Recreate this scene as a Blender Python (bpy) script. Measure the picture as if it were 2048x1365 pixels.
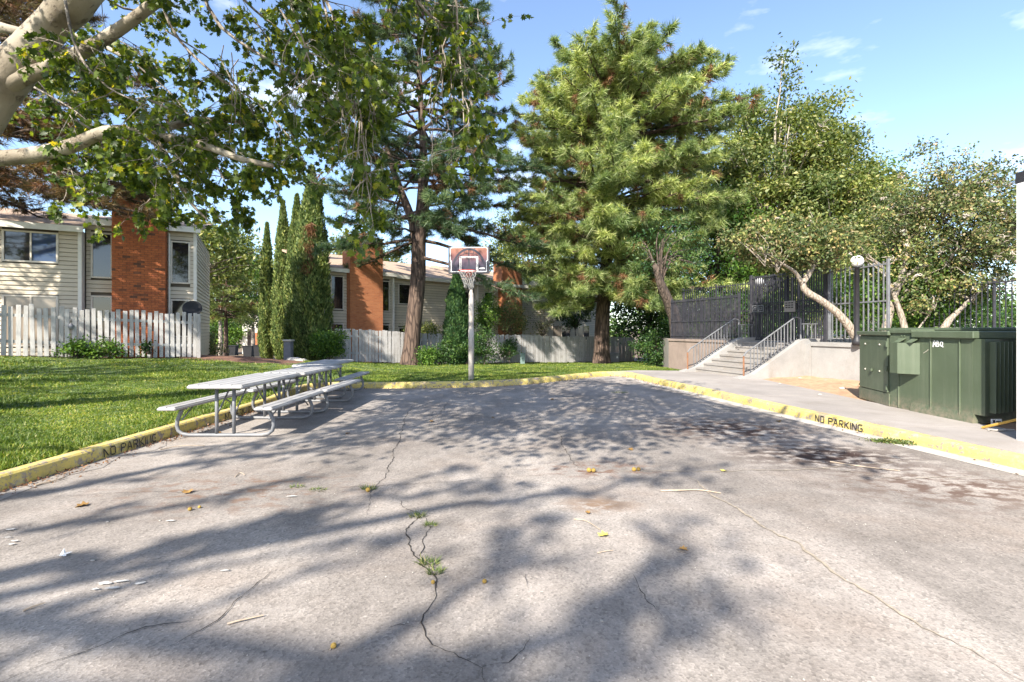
import bpy, math, random
import numpy as np
from mathutils import Vector, Matrix

# ------------------------------------------------------------------ clear
for o in list(bpy.data.objects):
    bpy.data.objects.remove(o, do_unlink=True)
SC = bpy.context.scene
COL = SC.collection
R = math.radians
random.seed(7)
RNG = np.random.default_rng(11)

# ------------------------------------------------------------------ camera
CAMH, FPX, HORIZ = 1.5, 967.0, 660.0          # eye height, focal length and horizon measured in a 2048 px wide frame
cam = bpy.data.cameras.new('camera')
cam.sensor_width = 36.0
cam.lens = 36.0 * FPX / 2048.0
cam.shift_y = -(682.5 - HORIZ) / 2048.0
cam.clip_start, cam.clip_end = 0.05, 3000
cam_o = bpy.data.objects.new('camera', cam)
cam_o.location = (0, 0, CAMH)
cam_o.rotation_euler = (R(90), 0, 0)
COL.objects.link(cam_o)
SC.camera = cam_o

# ------------------------------------------------------------------ sky, sun, exposure
SUN_EL, SUN_DIR = 38.0, (-0.447, -0.894)       # direction towards the sun on the ground plane
world = bpy.data.worlds.new('World')
SC.world = world
world.use_nodes = True
wn, wl = world.node_tree.nodes, world.node_tree.links
wn.clear()
sky = wn.new('ShaderNodeTexSky')
sky.sky_type = 'NISHITA'
sky.sun_disc = False
sky.sun_elevation = R(SUN_EL)
sky.sun_rotation = math.atan2(SUN_DIR[0], SUN_DIR[1])
sky.altitude = 1600
sky.air_density, sky.dust_density, sky.ozone_density = 1.0, 2.6, 1.0
bg = wn.new('ShaderNodeBackground')
bg.inputs['Strength'].default_value = 0.15
out = wn.new('ShaderNodeOutputWorld')
# thin wisps of cloud over the whole sky
tc = wn.new('ShaderNodeTexCoord')
mp = wn.new('ShaderNodeMapping')
mp.inputs['Scale'].default_value = (1.6, 1.6, 5.0)
mp.inputs['Location'].default_value = (0.35, 0.1, 0.6)
cn = wn.new('ShaderNodeTexNoise')
cn.inputs['Scale'].default_value = 2.2
cn.inputs['Detail'].default_value = 6
cn.inputs['Roughness'].default_value = 0.55
cr = wn.new('ShaderNodeValToRGB')
cr.color_ramp.elements[0].position = 0.57
cr.color_ramp.elements[0].color = (0, 0, 0, 1)
cr.color_ramp.elements[1].position = 0.76
cr.color_ramp.elements[1].color = (0.55, 0.55, 0.55, 1)
cm = wn.new('ShaderNodeMixRGB')
cm.inputs['Color2'].default_value = (7.0, 6.7, 6.6, 1)
wl.new(tc.outputs['Generated'], mp.inputs['Vector'])
wl.new(mp.outputs[0], cn.inputs['Vector'])
wl.new(cn.outputs['Fac'], cr.inputs['Fac'])
wl.new(cr.outputs['Color'], cm.inputs['Fac'])
wl.new(sky.outputs[0], cm.inputs['Color1'])
wl.new(cm.outputs[0], bg.inputs['Color'])
wl.new(bg.outputs[0], out.inputs['Surface'])

sun = bpy.data.lights.new('sun', 'SUN')
sun.energy = 4.9
sun.angle = R(0.53)
sun.color = (1.0, 0.93, 0.82)
sun_o = bpy.data.objects.new('sun', sun)
sv = Vector((SUN_DIR[0] * math.cos(R(SUN_EL)), SUN_DIR[1] * math.cos(R(SUN_EL)), math.sin(R(SUN_EL))))
sun_o.rotation_euler = sv.to_track_quat('Z', 'Y').to_euler()
sun_o.location = (-20, -30, 40)
COL.objects.link(sun_o)

SC.view_settings.view_transform = 'Standard'
SC.view_settings.look = 'None'
SC.view_settings.exposure = 1.38
SC.view_settings.gamma = 1.0
SC.view_settings.use_curve_mapping = False
SC.cycles.max_bounces = 6
SC.cycles.transparent_max_bounces = 6
SC.cycles.use_denoising = True

# ------------------------------------------------------------------ measuring helpers
def P(px, py, Y):
    return Vector(((px - 1024) / FPX * Y, Y, CAMH - (py - HORIZ) / FPX * Y))

def G(px, py, z=0.0):
    Y = (CAMH - z) * FPX / (py - HORIZ)
    return Vector(((px - 1024) / FPX * Y, Y, z))

def sstep(a, b, x):
    t = np.clip((x - a) / (b - a), 0, 1)
    return t * t * (3 - 2 * t)

def ground_z(x, y):
    x = np.asarray(x, float); y = np.asarray(y, float)
    rise = 0.053 * np.clip(-5 - x, 0, 14) * (1 - sstep(18, 24, y))
    y0 = 14 + 4 * sstep(4, 8, -x)
    drop = -np.minimum(0.042 * np.clip(y - y0, 0, 1e9), 1.62)
    bump = 0.02 * np.sin(x * 0.9 + 1.3) * np.sin(y * 0.7)
    return 0.125 + rise + drop + bump * sstep(0.3, 3, np.abs(x + 4.9))

def gz(x, y):
    return float(ground_z(x, y))

# ------------------------------------------------------------------ material helpers
def _nt(name):
    m = bpy.data.materials.new(name)
    m.use_nodes = True
    nt = m.node_tree
    b = nt.nodes['Principled BSDF']
    return m, nt, nt.nodes, nt.links, b

def _noise(n, l, scale, detail=5, rough=0.6, vec=None, stretch=None):
    t = n.new('ShaderNodeTexNoise')
    t.inputs['Scale'].default_value = scale
    t.inputs['Detail'].default_value = detail
    t.inputs['Roughness'].default_value = rough
    if vec is not None:
        if stretch:
            mpn = n.new('ShaderNodeMapping')
            mpn.inputs['Scale'].default_value = stretch
            l.new(vec, mpn.inputs['Vector'])
            vec = mpn.outputs[0]
        l.new(vec, t.inputs['Vector'])
    return t.outputs['Fac']

def _ramp(n, l, fac, stops):
    r = n.new('ShaderNodeValToRGB')
    e = r.color_ramp.elements
    while len(e) < len(stops):
        e.new(0.5)
    for i, (p, c) in enumerate(stops):
        e[i].position = p
        e[i].color = (c[0], c[1], c[2], 1) if not isinstance(c, (int, float)) else (c, c, c, 1)
    l.new(fac, r.inputs['Fac'])
    return r.outputs['Color']

def _mix(n, l, fac, a, b, mode='MIX'):
    m = n.new('ShaderNodeMixRGB')
    m.blend_type = mode
    for s, v in ((m.inputs['Fac'], fac), (m.inputs['Color1'], a), (m.inputs['Color2'], b)):
        if isinstance(v, (int, float)):
            s.default_value = v
        elif isinstance(v, tuple):
            s.default_value = (v[0], v[1], v[2], 1)
        else:
            l.new(v, s)
    return m.outputs[0]

def _bump(n, l, b, h, strength=0.3, dist=0.02):
    bp = n.new('ShaderNodeBump')
    bp.inputs['Strength'].default_value = strength
    bp.inputs['Distance'].default_value = dist
    l.new(h, bp.inputs['Height'])
    l.new(bp.outputs[0], b.inputs['Normal'])

def sc3(c, k):
    return tuple(min(1.0, x * k) for x in c[:3])

def mat_plain(name, c, rough=0.75, var=0.18, scale=6, bump=0.15, metal=0.0, objvar=0.0, stretch=None, spec=0.4, dirt=None, dirt_amt=0.5, dirt_scale=3.0):
    m, nt, n, l, b = _nt(name)
    g = n.new('ShaderNodeNewGeometry')
    f = _noise(n, l, scale, 6, 0.65, g.outputs['Position'], stretch)
    col = _ramp(n, l, f, [(0.3, sc3(c, 1 - var)), (0.7, sc3(c, 1 + var))])
    if dirt is not None:
        f2 = _noise(n, l, dirt_scale, 8, 0.7, g.outputs['Position'])
        k = _ramp(n, l, f2, [(0.5, 0.0), (0.72, dirt_amt)])
        col = _mix(n, l, k, col, dirt)
    if objvar:
        oi = n.new('ShaderNodeObjectInfo')
        k = _ramp(n, l, oi.outputs['Random'], [(0.0, 1 - objvar), (1.0, 1.0)])
        col = _mix(n, l, 1.0, col, k, 'MULTIPLY')
    l.new(col, b.inputs['Base Color'])
    b.inputs['Roughness'].default_value = rough
    b.inputs['Metallic'].default_value = metal
    b.inputs['Specular IOR Level'].default_value = spec
    if bump:
        f3 = _noise(n, l, scale * 6, 5, 0.6, g.outputs['Position'], stretch)
        _bump(n, l, b, f3, bump, 0.01)
    return m

def mat_leaf(name, stops, transl=0.35, rough=0.5, per_object=False, tcol=None, macro=None):
    m, nt, n, l, b = _nt(name)
    if per_object:
        src = n.new('ShaderNodeObjectInfo').outputs['Random']
    else:
        src = n.new('ShaderNodeNewGeometry').outputs['Random Per Island']
    col = _ramp(n, l, src, stops)
    if macro:
        gp = n.new('ShaderNodeNewGeometry')
        f = _noise(n, l, macro, 5, 0.6, gp.outputs['Position'])
        k = _ramp(n, l, f, [(0.36, (0.5, 0.6, 0.5)), (0.5, (1.0, 1.0, 0.9)), (0.64, (1.6, 1.4, 1.2))])
        col = _mix(n, l, 1.0, col, k, 'MULTIPLY')
    l.new(col, b.inputs['Base Color'])
    b.inputs['Roughness'].default_value = rough
    b.inputs['Specular IOR Level'].default_value = 0.35
    tr = n.new('ShaderNodeBsdfTranslucent')
    tc_ = _mix(n, l, 1.0, col, tcol or (1.5, 1.5, 0.5), 'MULTIPLY')
    l.new(tc_, tr.inputs['Color'])
    mx = n.new('ShaderNodeMixShader')
    mx.inputs[0].default_value = transl
    l.new(b.outputs[0], mx.inputs[1])
    l.new(tr.outputs[0], mx.inputs[2])
    l.new(mx.outputs[0], n['Material Output'].inputs['Surface'])
    return m

def mat_asphalt():
    m, nt, n, l, b = _nt('asphalt')
    g = n.new('ShaderNodeNewGeometry')
    pos = g.outputs['Position']
    big = _noise(n, l, 0.35, 5, 0.6, pos)
    mid = _noise(n, l, 2.5, 6, 0.7, pos)
    fine = _noise(n, l, 95, 3, 0.8, pos)
    base = _ramp(n, l, big, [(0.32, (0.212, 0.187, 0.168)), (0.5, (0.284, 0.254, 0.230)), (0.68, (0.344, 0.312, 0.284))])
    k = _ramp(n, l, mid, [(0.3, 0.80), (0.7, 1.12)])
    base = _mix(n, l, 1.0, base, k, 'MULTIPLY')
    # worn tracks, old patches and rusty tints
    wr = _ramp(n, l, _noise(n, l, 0.55, 7, 0.7, pos, (1.0, 0.5, 1)), [(0.42, 0.78), (0.5, 1.0), (0.60, 1.14)])
    base = _mix(n, l, 1.0, base, wr, 'MULTIPLY')
    ti = _ramp(n, l, _noise(n, l, 0.9, 5, 0.6, pos, (1, 1.4, 3)), [(0.5, 0.0), (0.7, 0.35)])
    base = _mix(n, l, ti, base, (0.22, 0.170, 0.135))
    sp2 = _ramp(n, l, _noise(n, l, 9, 6, 0.7, pos), [(0.63, 0.0), (0.70, 0.5)])
    base = _mix(n, l, sp2, base, (0.10, 0.08, 0.07))
    v = n.new('ShaderNodeTexVoronoi')
    v.inputs['Scale'].default_value = 70
    l.new(pos, v.inputs['Vector'])
    sp = _ramp(n, l, v.outputs['Color'], [(0.0, 0.58), (0.4, 0.96), (0.8, 1.10), (1.0, 1.4)])
    base = _mix(n, l, 0.9, base, sp, 'MULTIPLY')
    fk = _ramp(n, l, fine, [(0.25, 0.72), (0.75, 1.25)])
    base = _mix(n, l, 0.8, base, fk, 'MULTIPLY')
    # oil stains: blotches with a shape of their own, round three worn spots
    for (cx, cy, rx, ry, col, thr) in [(3.75, 5.75, 1.5, 0.9, (0.042, 0.025, 0.021), 0.47), (3.3, 7.3, 1.6, 1.3, (0.06, 0.036, 0.03), 0.49),
                                       (4.2, 4.6, 1.5, 0.9, (0.11, 0.075, 0.06), 0.52), (0.75, 4.15, 0.45, 0.26, (0.20, 0.14, 0.10), 0.46),
                                       (-2.6, 4.5, 1.6, 0.8, (0.18, 0.12, 0.09), 0.57), (0.9, 5.2, 0.9, 0.4, (0.15, 0.085, 0.06), 0.55)]:
        mpn = n.new('ShaderNodeMapping')
        mpn.vector_type = 'POINT'
        mpn.inputs['Location'].default_value = (-cx / rx, -cy / ry, 0)
        mpn.inputs['Scale'].default_value = (1 / rx, 1 / ry, 0)
        l.new(pos, mpn.inputs['Vector'])
        ln = n.new('ShaderNodeVectorMath')
        ln.operation = 'LENGTH'
        l.new(mpn.outputs[0], ln.inputs[0])
        fall = _ramp(n, l, ln.outputs['Value'], [(0.25, 1.0), (1.0, 0.0)])
        bl = _noise(n, l, 4.5, 5, 0.6, pos, (1.0, 1.6, 1.0))
        bl = _ramp(n, l, bl, [(thr - 0.06, 0.0), (thr + 0.05, 1.0)])
        kk = _mix(n, l, 1.0, fall, bl, 'MULTIPLY')
        base = _mix(n, l, kk, base, col)
    l.new(base, b.inputs['Base Color'])
    b.inputs['Roughness'].default_value = 0.9
    b.inputs['Specular IOR Level'].default_value = 0.25
    h = _mix(n, l, 0.5, fine, v.outputs['Distance'])
    _bump(n, l, b, h, 0.55, 0.006)
    return m

def mat_kerb(name, yellow):
    m, nt, n, l, b = _nt(name)
    g = n.new('ShaderNodeNewGeometry')
    pos = g.outputs['Position']
    f = _noise(n, l, 3.0, 6, 0.7, pos)
    y = _ramp(n, l, f, [(0.3, sc3(yellow, 0.82)), (0.7, sc3(yellow, 1.12))])
    con = _ramp(n, l, _noise(n, l, 30, 4, 0.7, pos), [(0.3, (0.20, 0.155, 0.12)), (0.7, (0.36, 0.31, 0.26))])
    ch = _noise(n, l, 11, 8, 0.72, pos)
    k = _ramp(n, l, ch, [(0.535, 0.0), (0.57, 1.0)])
    col = _mix(n, l, k, y, con)
    k2 = _ramp(n, l, _noise(n, l, 26, 6, 0.7, pos), [(0.555, 0.0), (0.595, 0.8)])
    col = _mix(n, l, k2, col, con)
    pale = _ramp(n, l, _noise(n, l, 4.5, 6, 0.7, pos), [(0.55, 0.0), (0.68, 0.5)])
    col = _mix(n, l, pale, col, (0.52, 0.47, 0.34))
    ch2 = _ramp(n, l, _noise(n, l, 1.6, 7, 0.7, pos), [(0.5, 0.0), (0.68, 0.8)])
    col = _mix(n, l, ch2, col, (0.24, 0.19, 0.13))
    l.new(col, b.inputs['Base Color'])
    b.inputs['Roughness'].default_value = 0.8
    _bump(n, l, b, _mix(n, l, 0.5, ch, k), 0.4, 0.006)
    return m

def mat_concrete(name, c, scale=1.2, stain=(0.16, 0.13, 0.10), amt=0.5):
    m, nt, n, l, b = _nt(name)
    g = n.new('ShaderNodeNewGeometry')
    pos = g.outputs['Position']
    f = _noise(n, l, scale, 7, 0.65, pos)
    col = _ramp(n, l, f, [(0.3, sc3(c, 0.78)), (0.7, sc3(c, 1.15))])
    st = _ramp(n, l, _noise(n, l, 1.4, 6, 0.65, pos, (1, 1, 0.35)), [(0.52, 0.0), (0.72, amt)])
    col = _mix(n, l, st, col, stain)
    fine = _noise(n, l, 70, 4, 0.75, pos)
    col = _mix(n, l, 0.6, col, _ramp(n, l, fine, [(0.25, 0.7), (0.75, 1.3)]), 'MULTIPLY')
    l.new(col, b.inputs['Base Color'])
    b.inputs['Roughness'].default_value = 0.88
    _bump(n, l, b, fine, 0.3, 0.006)
    return m

def mat_soil(name, a, bcol, c, scale=6):
    m, nt, n, l, b = _nt(name)
    g = n.new('ShaderNodeNewGeometry')
    pos = g.outputs['Position']
    f = _noise(n, l, scale, 9, 0.75, pos)
    col = _ramp(n, l, f, [(0.28, a), (0.5, bcol), (0.72, c)])
    f2 = _noise(n, l, 0.7, 4, 0.6, pos)
    col = _mix(n, l, 1.0, col, _ramp(n, l, f2, [(0.3, 0.7), (0.7, 1.2)]), 'MULTIPLY')
    l.new(col, b.inputs['Base Color'])
    b.inputs['Roughness'].default_value = 0.95
    _bump(n, l, b, f, 0.8, 0.03)
    return m

def mat_bark(name, a, bcol, c, scale=4, stretch=(1, 1, 0.16), bump=0.9):
    m, nt, n, l, b = _nt(name)
    g = n.new('ShaderNodeNewGeometry')
    pos = g.outputs['Position']
    mpn = n.new('ShaderNodeMapping')
    mpn.inputs['Scale'].default_value = stretch
    l.new(pos, mpn.inputs['Vector'])
    v = n.new('ShaderNodeTexVoronoi')
    v.feature = 'DISTANCE_TO_EDGE'
    v.inputs['Scale'].default_value = scale * 2.2
    l.new(mpn.outputs[0], v.inputs['Vector'])
    nz = _noise(n, l, scale * 3, 7, 0.7, mpn.outputs[0])
    edge = _ramp(n, l, v.outputs['Distance'], [(0.0, 0.0), (0.16, 1.0)])
    h = _mix(n, l, 0.72, edge, nz)
    col = _ramp(n, l, h, [(0.28, a), (0.5, bcol), (0.78, c)])
    l.new(col, b.inputs['Base Color'])
    b.inputs['Roughness'].default_value = 0.9
    _bump(n, l, b, h, bump, 0.05)
    return m

def mat_sycamore():
    m, nt, n, l, b = _nt('sycamore_bark')
    g = n.new('ShaderNodeNewGeometry')
    pos = g.outputs['Position']
    f = _noise(n, l, 1.6, 5, 0.5, pos)
    col = _ramp(n, l, f, [(0.30, (0.12, 0.095, 0.065)), (0.42, (0.22, 0.185, 0.135)), (0.6, (0.30, 0.262, 0.20)), (0.75, (0.40, 0.36, 0.29))])
    k = _ramp(n, l, _noise(n, l, 5, 8, 0.72, pos), [(0.56, 0.0), (0.60, 0.75)])
    col = _mix(n, l, k, col, (0.14, 0.105, 0.07))
    k3 = _ramp(n, l, _noise(n, l, 22, 5, 0.7, pos), [(0.64, 0.0), (0.70, 0.8)])
    col = _mix(n, l, k3, col, (0.05, 0.035, 0.025))
    l.new(col, b.inputs['Base Color'])
    b.inputs['Roughness'].default_value = 0.8
    _bump(n, l, b, _mix(n, l, 0.5, _noise(n, l, 5, 8, 0.75, pos), k), 0.8, 0.04)
    return m

def mat_brick_obj(per_object):
    m, nt, n, l, b = _nt('brick_face_' + ('single' if per_object else 'mass'))
    src = n.new('ShaderNodeObjectInfo').outputs['Random'] if per_object else n.new('ShaderNodeNewGeometry').outputs['Random Per Island']
    col = _ramp(n, l, src, [(0.0, (0.10, 0.048, 0.03)), (0.05, (0.16, 0.06, 0.03)), (0.09, (0.34, 0.10, 0.034)), (0.5, (0.40, 0.118, 0.040)), (0.85, (0.36, 0.105, 0.036)), (1.0, (0.27, 0.075, 0.03))])
    g = n.new('ShaderNodeNewGeometry')
    f = _noise(n, l, 9, 6, 0.7, g.outputs['Position'])
    col = _mix(n, l, 1.0, col, _ramp(n, l, f, [(0.3, 0.75), (0.7, 1.15)]), 'MULTIPLY')
    l.new(col, b.inputs['Base Color'])
    b.inputs['Roughness'].default_value = 0.9
    return m

def mat_brick_tex(name, tint):
    m, nt, n, l, b = _nt(name)
    tcn = n.new('ShaderNodeTexCoord')
    sp = n.new('ShaderNodeSeparateXYZ')
    l.new(tcn.outputs['Object'], sp.inputs[0])
    ad = n.new('ShaderNodeMath')
    l.new(sp.outputs['X'], ad.inputs[0]); l.new(sp.outputs['Y'], ad.inputs[1])
    cb = n.new('ShaderNodeCombineXYZ')
    l.new(ad.outputs[0], cb.inputs['X']); l.new(sp.outputs['Z'], cb.inputs['Y'])
    br = n.new('ShaderNodeTexBrick')
    br.inputs['Scale'].default_value = 1.0
    br.inputs['Brick Width'].default_value = 0.21
    br.inputs['Row Height'].default_value = 0.078
    br.inputs['Mortar Size'].default_value = 0.006
    br.inputs['Color1'].default_value = (*sc3((0.42, 0.155, 0.06), tint), 1)
    br.inputs['Color2'].default_value = (*sc3((0.34, 0.11, 0.042), tint), 1)
    br.inputs['Mortar'].default_value = (*sc3((0.30, 0.17, 0.10), tint), 1)
    l.new(cb.outputs[0], br.inputs['Vector'])
    dk = _ramp(n, l, _noise(n, l, 6, 3, 0.6, cb.outputs[0], (0.35, 3, 1)), [(0.62, 1.0), (0.70, 0.35)])
    col = _mix(n, l, 1.0, br.outputs['Color'], dk, 'MULTIPLY')
    l.new(col, b.inputs['Base Color'])
    b.inputs['Roughness'].default_value = 0.9
    _bump(n, l, b, br.outputs['Fac'], -0.4, 0.01)
    return m

def mat_glass(name, c, rough=0.04):
    m, nt, n, l, b = _nt(name)
    b.inputs['Base Color'].default_value = (*c, 1)
    b.inputs['Roughness'].default_value = rough
    b.inputs['Specular IOR Level'].default_value = 0.9
    b.inputs['IOR'].default_value = 1.5
    g = n.new('ShaderNodeNewGeometry')
    _bump(n, l, b, _noise(n, l, 1.5, 2, 0.5, g.outputs['Position']), 0.05, 0.02)
    return m

def mat_print():
    # the printed basketball on the backboard: orange fading to navy, a flat print
    m, nt, n, l, b = _nt('backboard_print')
    tcn = n.new('ShaderNodeTexCoord')
    sp = n.new('ShaderNodeSeparateXYZ')
    l.new(tcn.outputs['Object'], sp.inputs[0])
    mr = n.new('ShaderNodeMapRange')
    mr.inputs['From Min'].default_value = -0.33
    mr.inputs['From Max'].default_value = 0.33
    l.new(sp.outputs['Z'], mr.inputs['Value'])
    nz = _noise(n, l, 5, 4, 0.6, tcn.outputs['Object'])
    v = _mix(n, l, 0.22, mr.outputs[0], nz)
    col = _ramp(n, l, v, [(0.25, (0.012, 0.014, 0.035)), (0.45, (0.06, 0.04, 0.065)), (0.64, (0.15, 0.055, 0.055)), (0.82, (0.25, 0.105, 0.07))])
    l.new(col, b.inputs['Base Color'])
    b.inputs['Roughness'].default_value = 0.4
    return m

def mat_enamel():
    # faded green enamel: chalky blotches, runs, dust splashed up from the ground
    m, nt, n, l, b = _nt('green_enamel')
    g = n.new('ShaderNodeNewGeometry')
    pos = g.outputs['Position']
    col = _ramp(n, l, _noise(n, l, 1.1, 6, 0.6, pos), [(0.3, (0.070, 0.093, 0.056)), (0.7, (0.094, 0.121, 0.077))])
    run = _ramp(n, l, _noise(n, l, 3.0, 6, 0.7, pos, (3, 3, 0.18)), [(0.5, 0.0), (0.72, 0.30)])
    col = _mix(n, l, run, col, (0.165, 0.185, 0.13))
    sp = n.new('ShaderNodeSeparateXYZ')
    l.new(pos, sp.inputs[0])
    mr = n.new('ShaderNodeMapRange')
    mr.inputs['From Min'].default_value = 0.14
    mr.inputs['From Max'].default_value = 0.42
    mr.inputs['To Min'].default_value = 0.75
    mr.inputs['To Max'].default_value = 0.0
    l.new(sp.outputs['Z'], mr.inputs['Value'])
    spl = _mix(n, l, 1.0, mr.outputs[0], _ramp(n, l, _noise(n, l, 14, 7, 0.7, pos), [(0.38, 0.0), (0.62, 1.0)]), 'MULTIPLY')
    col = _mix(n, l, spl, col, (0.25, 0.20, 0.15))
    nick = _ramp(n, l, _noise(n, l, 30, 4, 0.6, pos, (1, 1, 0.4)), [(0.72, 0.0), (0.75, 0.8)])
    col = _mix(n, l, nick, col, (0.13, 0.085, 0.055))
    l.new(col, b.inputs['Base Color'])
    l.new(_ramp(n, l, _noise(n, l, 4, 5, 0.6, pos), [(0.3, 0.35), (0.7, 0.6)]), b.inputs['Roughness'])
    _bump(n, l, b, _noise(n, l, 1.7, 3, 0.5, pos), 0.06, 0.03)
    return m

MT = {}
def mats():
    A = MT
    A['asphalt'] = mat_asphalt()
    A['kerb'] = mat_kerb('kerb_yellow', (0.60, 0.475, 0.13))
    A['gutter'] = mat_concrete('gutter_concrete', (0.40, 0.37, 0.335), amt=0.45)
    A['walk'] = mat_concrete('sidewalk_concrete', (0.285, 0.258, 0.238), 0.8, amt=0.35)
    A['stucco_tan'] = mat_concrete('tan_stucco', (0.24, 0.185, 0.155), 1.4, (0.11, 0.08, 0.065), 0.6)
    A['conc'] = mat_concrete('wall_concrete', (0.295, 0.287, 0.275), 1.0, (0.20, 0.17, 0.14), 0.7)
    A['step'] = mat_concrete('step_concrete', (0.265, 0.245, 0.225), 1.2, (0.2, 0.16, 0.12), 0.5)
    A['soil'] = mat_soil('bare_soil', (0.10, 0.068, 0.045), (0.17, 0.12, 0.08), (0.24, 0.18, 0.12), 3)
    A['dirt'] = mat_soil('orange_dirt', (0.25, 0.14, 0.08), (0.42, 0.26, 0.155), (0.52, 0.36, 0.23), 9)
    A['mulch'] = mat_soil('bark_mulch', (0.075, 0.035, 0.02), (0.16, 0.08, 0.05), (0.27, 0.15, 0.10), 12)
    A['turf'] = mat_soil('turf', (0.045, 0.075, 0.016), (0.085, 0.13, 0.028), (0.15, 0.17, 0.05), 5)
    A['grass'] = mat_leaf('grass_blade', [(0.0, (0.05, 0.095, 0.014)), (0.4, (0.10, 0.165, 0.025)), (0.75, (0.18, 0.24, 0.045)), (0.93, (0.27, 0.29, 0.075)), (1.0, (0.36, 0.32, 0.13))], 0.35, 0.5, macro=0.9)
    A['weed'] = mat_leaf('weed_leaf', [(0.0, (0.06, 0.10, 0.025)), (0.6, (0.12, 0.16, 0.05)), (1.0, (0.30, 0.28, 0.11))], 0.3)
    A['pine'] = mat_leaf('pine_needle', [(0.0, (0.085, 0.135, 0.04)), (0.35, (0.20, 0.265, 0.085)), (0.75, (0.36, 0.42, 0.165)), (1.0, (0.52, 0.54, 0.29))], 0.35, 0.42, tcol=(1.3, 1.35, 0.6))
    A['pine_dark'] = mat_leaf('pine_needle_dark', [(0.0, (0.026, 0.056, 0.028)), (0.5, (0.066, 0.115, 0.055)), (1.0, (0.17, 0.22, 0.095))], 0.25, 0.42, tcol=(1.2, 1.35, 0.7))
    A['pine_brown'] = mat_leaf('pine_needle_dead', [(0.0, (0.09, 0.042, 0.022)), (0.5, (0.19, 0.092, 0.042)), (1.0, (0.33, 0.19, 0.095))], 0.25, 0.6, tcol=(1.3, 1.0, 0.6))
    A['pine_rust'] = mat_leaf('pine_needle_rusty', [(0.0, (0.06, 0.035, 0.02)), (0.4, (0.11, 0.075, 0.035)), (0.7, (0.09, 0.10, 0.035)), (1.0, (0.22, 0.12, 0.06))], 0.25, 0.5, tcol=(1.3, 1.1, 0.6))
    A['syc'] = mat_leaf('sycamore_leaf', [(0.0, (0.028, 0.055, 0.013)), (0.5, (0.068, 0.112, 0.019)), (0.85, (0.145, 0.195, 0.032)), (0.96, (0.22, 0.27, 0.035)), (1.0, (0.42, 0.36, 0.05))], 0.48, 0.42, tcol=(1.9, 1.7, 0.5))
    A['syc_one'] = mat_leaf('sycamore_leaf_single', [(0.0, (0.028, 0.055, 0.013)), (0.5, (0.068, 0.112, 0.019)), (0.85, (0.145, 0.195, 0.032)), (0.95, (0.22, 0.27, 0.035)), (1.0, (0.45, 0.38, 0.05))], 0.48, 0.42, True, tcol=(1.9, 1.7, 0.5))
    A['leaf_yellow'] = mat_leaf('leaf_yellow_green', [(0.0, (0.05, 0.078, 0.02)), (0.4, (0.11, 0.15, 0.04)), (0.8, (0.19, 0.22, 0.07)), (1.0, (0.31, 0.29, 0.12))], 0.35, 0.5)
    A['leaf_green'] = mat_leaf('leaf_mid_green', [(0.0, (0.03, 0.075, 0.015)), (0.5, (0.07, 0.15, 0.022)), (1.0, (0.16, 0.25, 0.04))], 0.35, 0.5)
    A['leaf_dark'] = mat_leaf('leaf_dark_green', [(0.0, (0.015, 0.04, 0.014)), (0.5, (0.032, 0.08, 0.022)), (1.0, (0.085, 0.15, 0.035))], 0.3, 0.45)
    A['leaf_olive'] = mat_leaf('leaf_olive_tan', [(0.0, (0.045, 0.07, 0.022)), (0.4, (0.105, 0.145, 0.045)), (0.72, (0.185, 0.205, 0.075)), (0.92, (0.27, 0.21, 0.09)), (1.0, (0.38, 0.29, 0.18))], 0.25, 0.5, tcol=(1.3, 1.3, 0.7))
    A['cyp'] = mat_leaf('cypress_spray', [(0.0, (0.05, 0.085, 0.022)), (0.5, (0.12, 0.175, 0.045)), (1.0, (0.26, 0.29, 0.10))], 0.2, 0.6, tcol=(1.2, 1.2, 0.6))
    A['cyp_dark'] = mat_leaf('cypress_spray_dark', [(0.0, (0.018, 0.05, 0.02)), (0.6, (0.04, 0.095, 0.03)), (1.0, (0.09, 0.15, 0.05))], 0.2, 0.6)
    A['cyp_core'] = mat_plain('cypress_inner_twigs', (0.055, 0.045, 0.022), 0.95, 0.4, 5, 0.5)
    A['bark_pine'] = mat_bark('pine_bark', (0.016, 0.010, 0.008), (0.060, 0.038, 0.028), (0.165, 0.112, 0.082), 3.0)
    A['bark_grey'] = mat_bark('grey_bark', (0.09, 0.075, 0.06), (0.26, 0.22, 0.18), (0.42, 0.37, 0.31), 4.5)
    A['bark_dark'] = mat_bark('dark_bark', (0.02, 0.014, 0.01), (0.07, 0.05, 0.038), (0.15, 0.11, 0.085), 4.5)
    A['twig_pale'] = mat_plain('pale_dead_twigs', (0.42, 0.37, 0.31), 0.9, 0.25, 8, 0.2)
    A['syc_bark'] = mat_sycamore()
    A['bark_tan'] = mat_bark('tan_bark', (0.13, 0.10, 0.075), (0.27, 0.225, 0.175), (0.40, 0.35, 0.29), 6, (1, 1, 0.3), 0.6)
    A['lap_shade'] = mat_plain('wall_core_lap_shade', (0.13, 0.11, 0.085), 0.9, 0.1, 4, 0)  # dark core colour painted in as the shadow lines under the siding laps
    A['fence'] = mat_plain('weathered_white_fence', (0.45, 0.435, 0.415), 0.85, 0.16, 7, 0.3, objvar=0.30, stretch=(6, 6, 0.6), dirt=(0.24, 0.21, 0.18), dirt_amt=0.6)
    A['fence_shaded'] = mat_plain('weathered_white_fence_shaded', (0.37, 0.36, 0.35), 0.85, 0.16, 7, 0.3, objvar=0.25, stretch=(6, 6, 0.6), dirt=(0.2, 0.18, 0.16), dirt_amt=0.6)  # white fence darkened in colour for the shade on the far run
    A['siding'] = mat_plain('cream_vinyl_siding', (0.58, 0.505, 0.385), 0.6, 0.06, 3, 0.05, objvar=0.12, dirt=(0.42, 0.36, 0.27), dirt_amt=0.3, dirt_scale=0.8)
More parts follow.
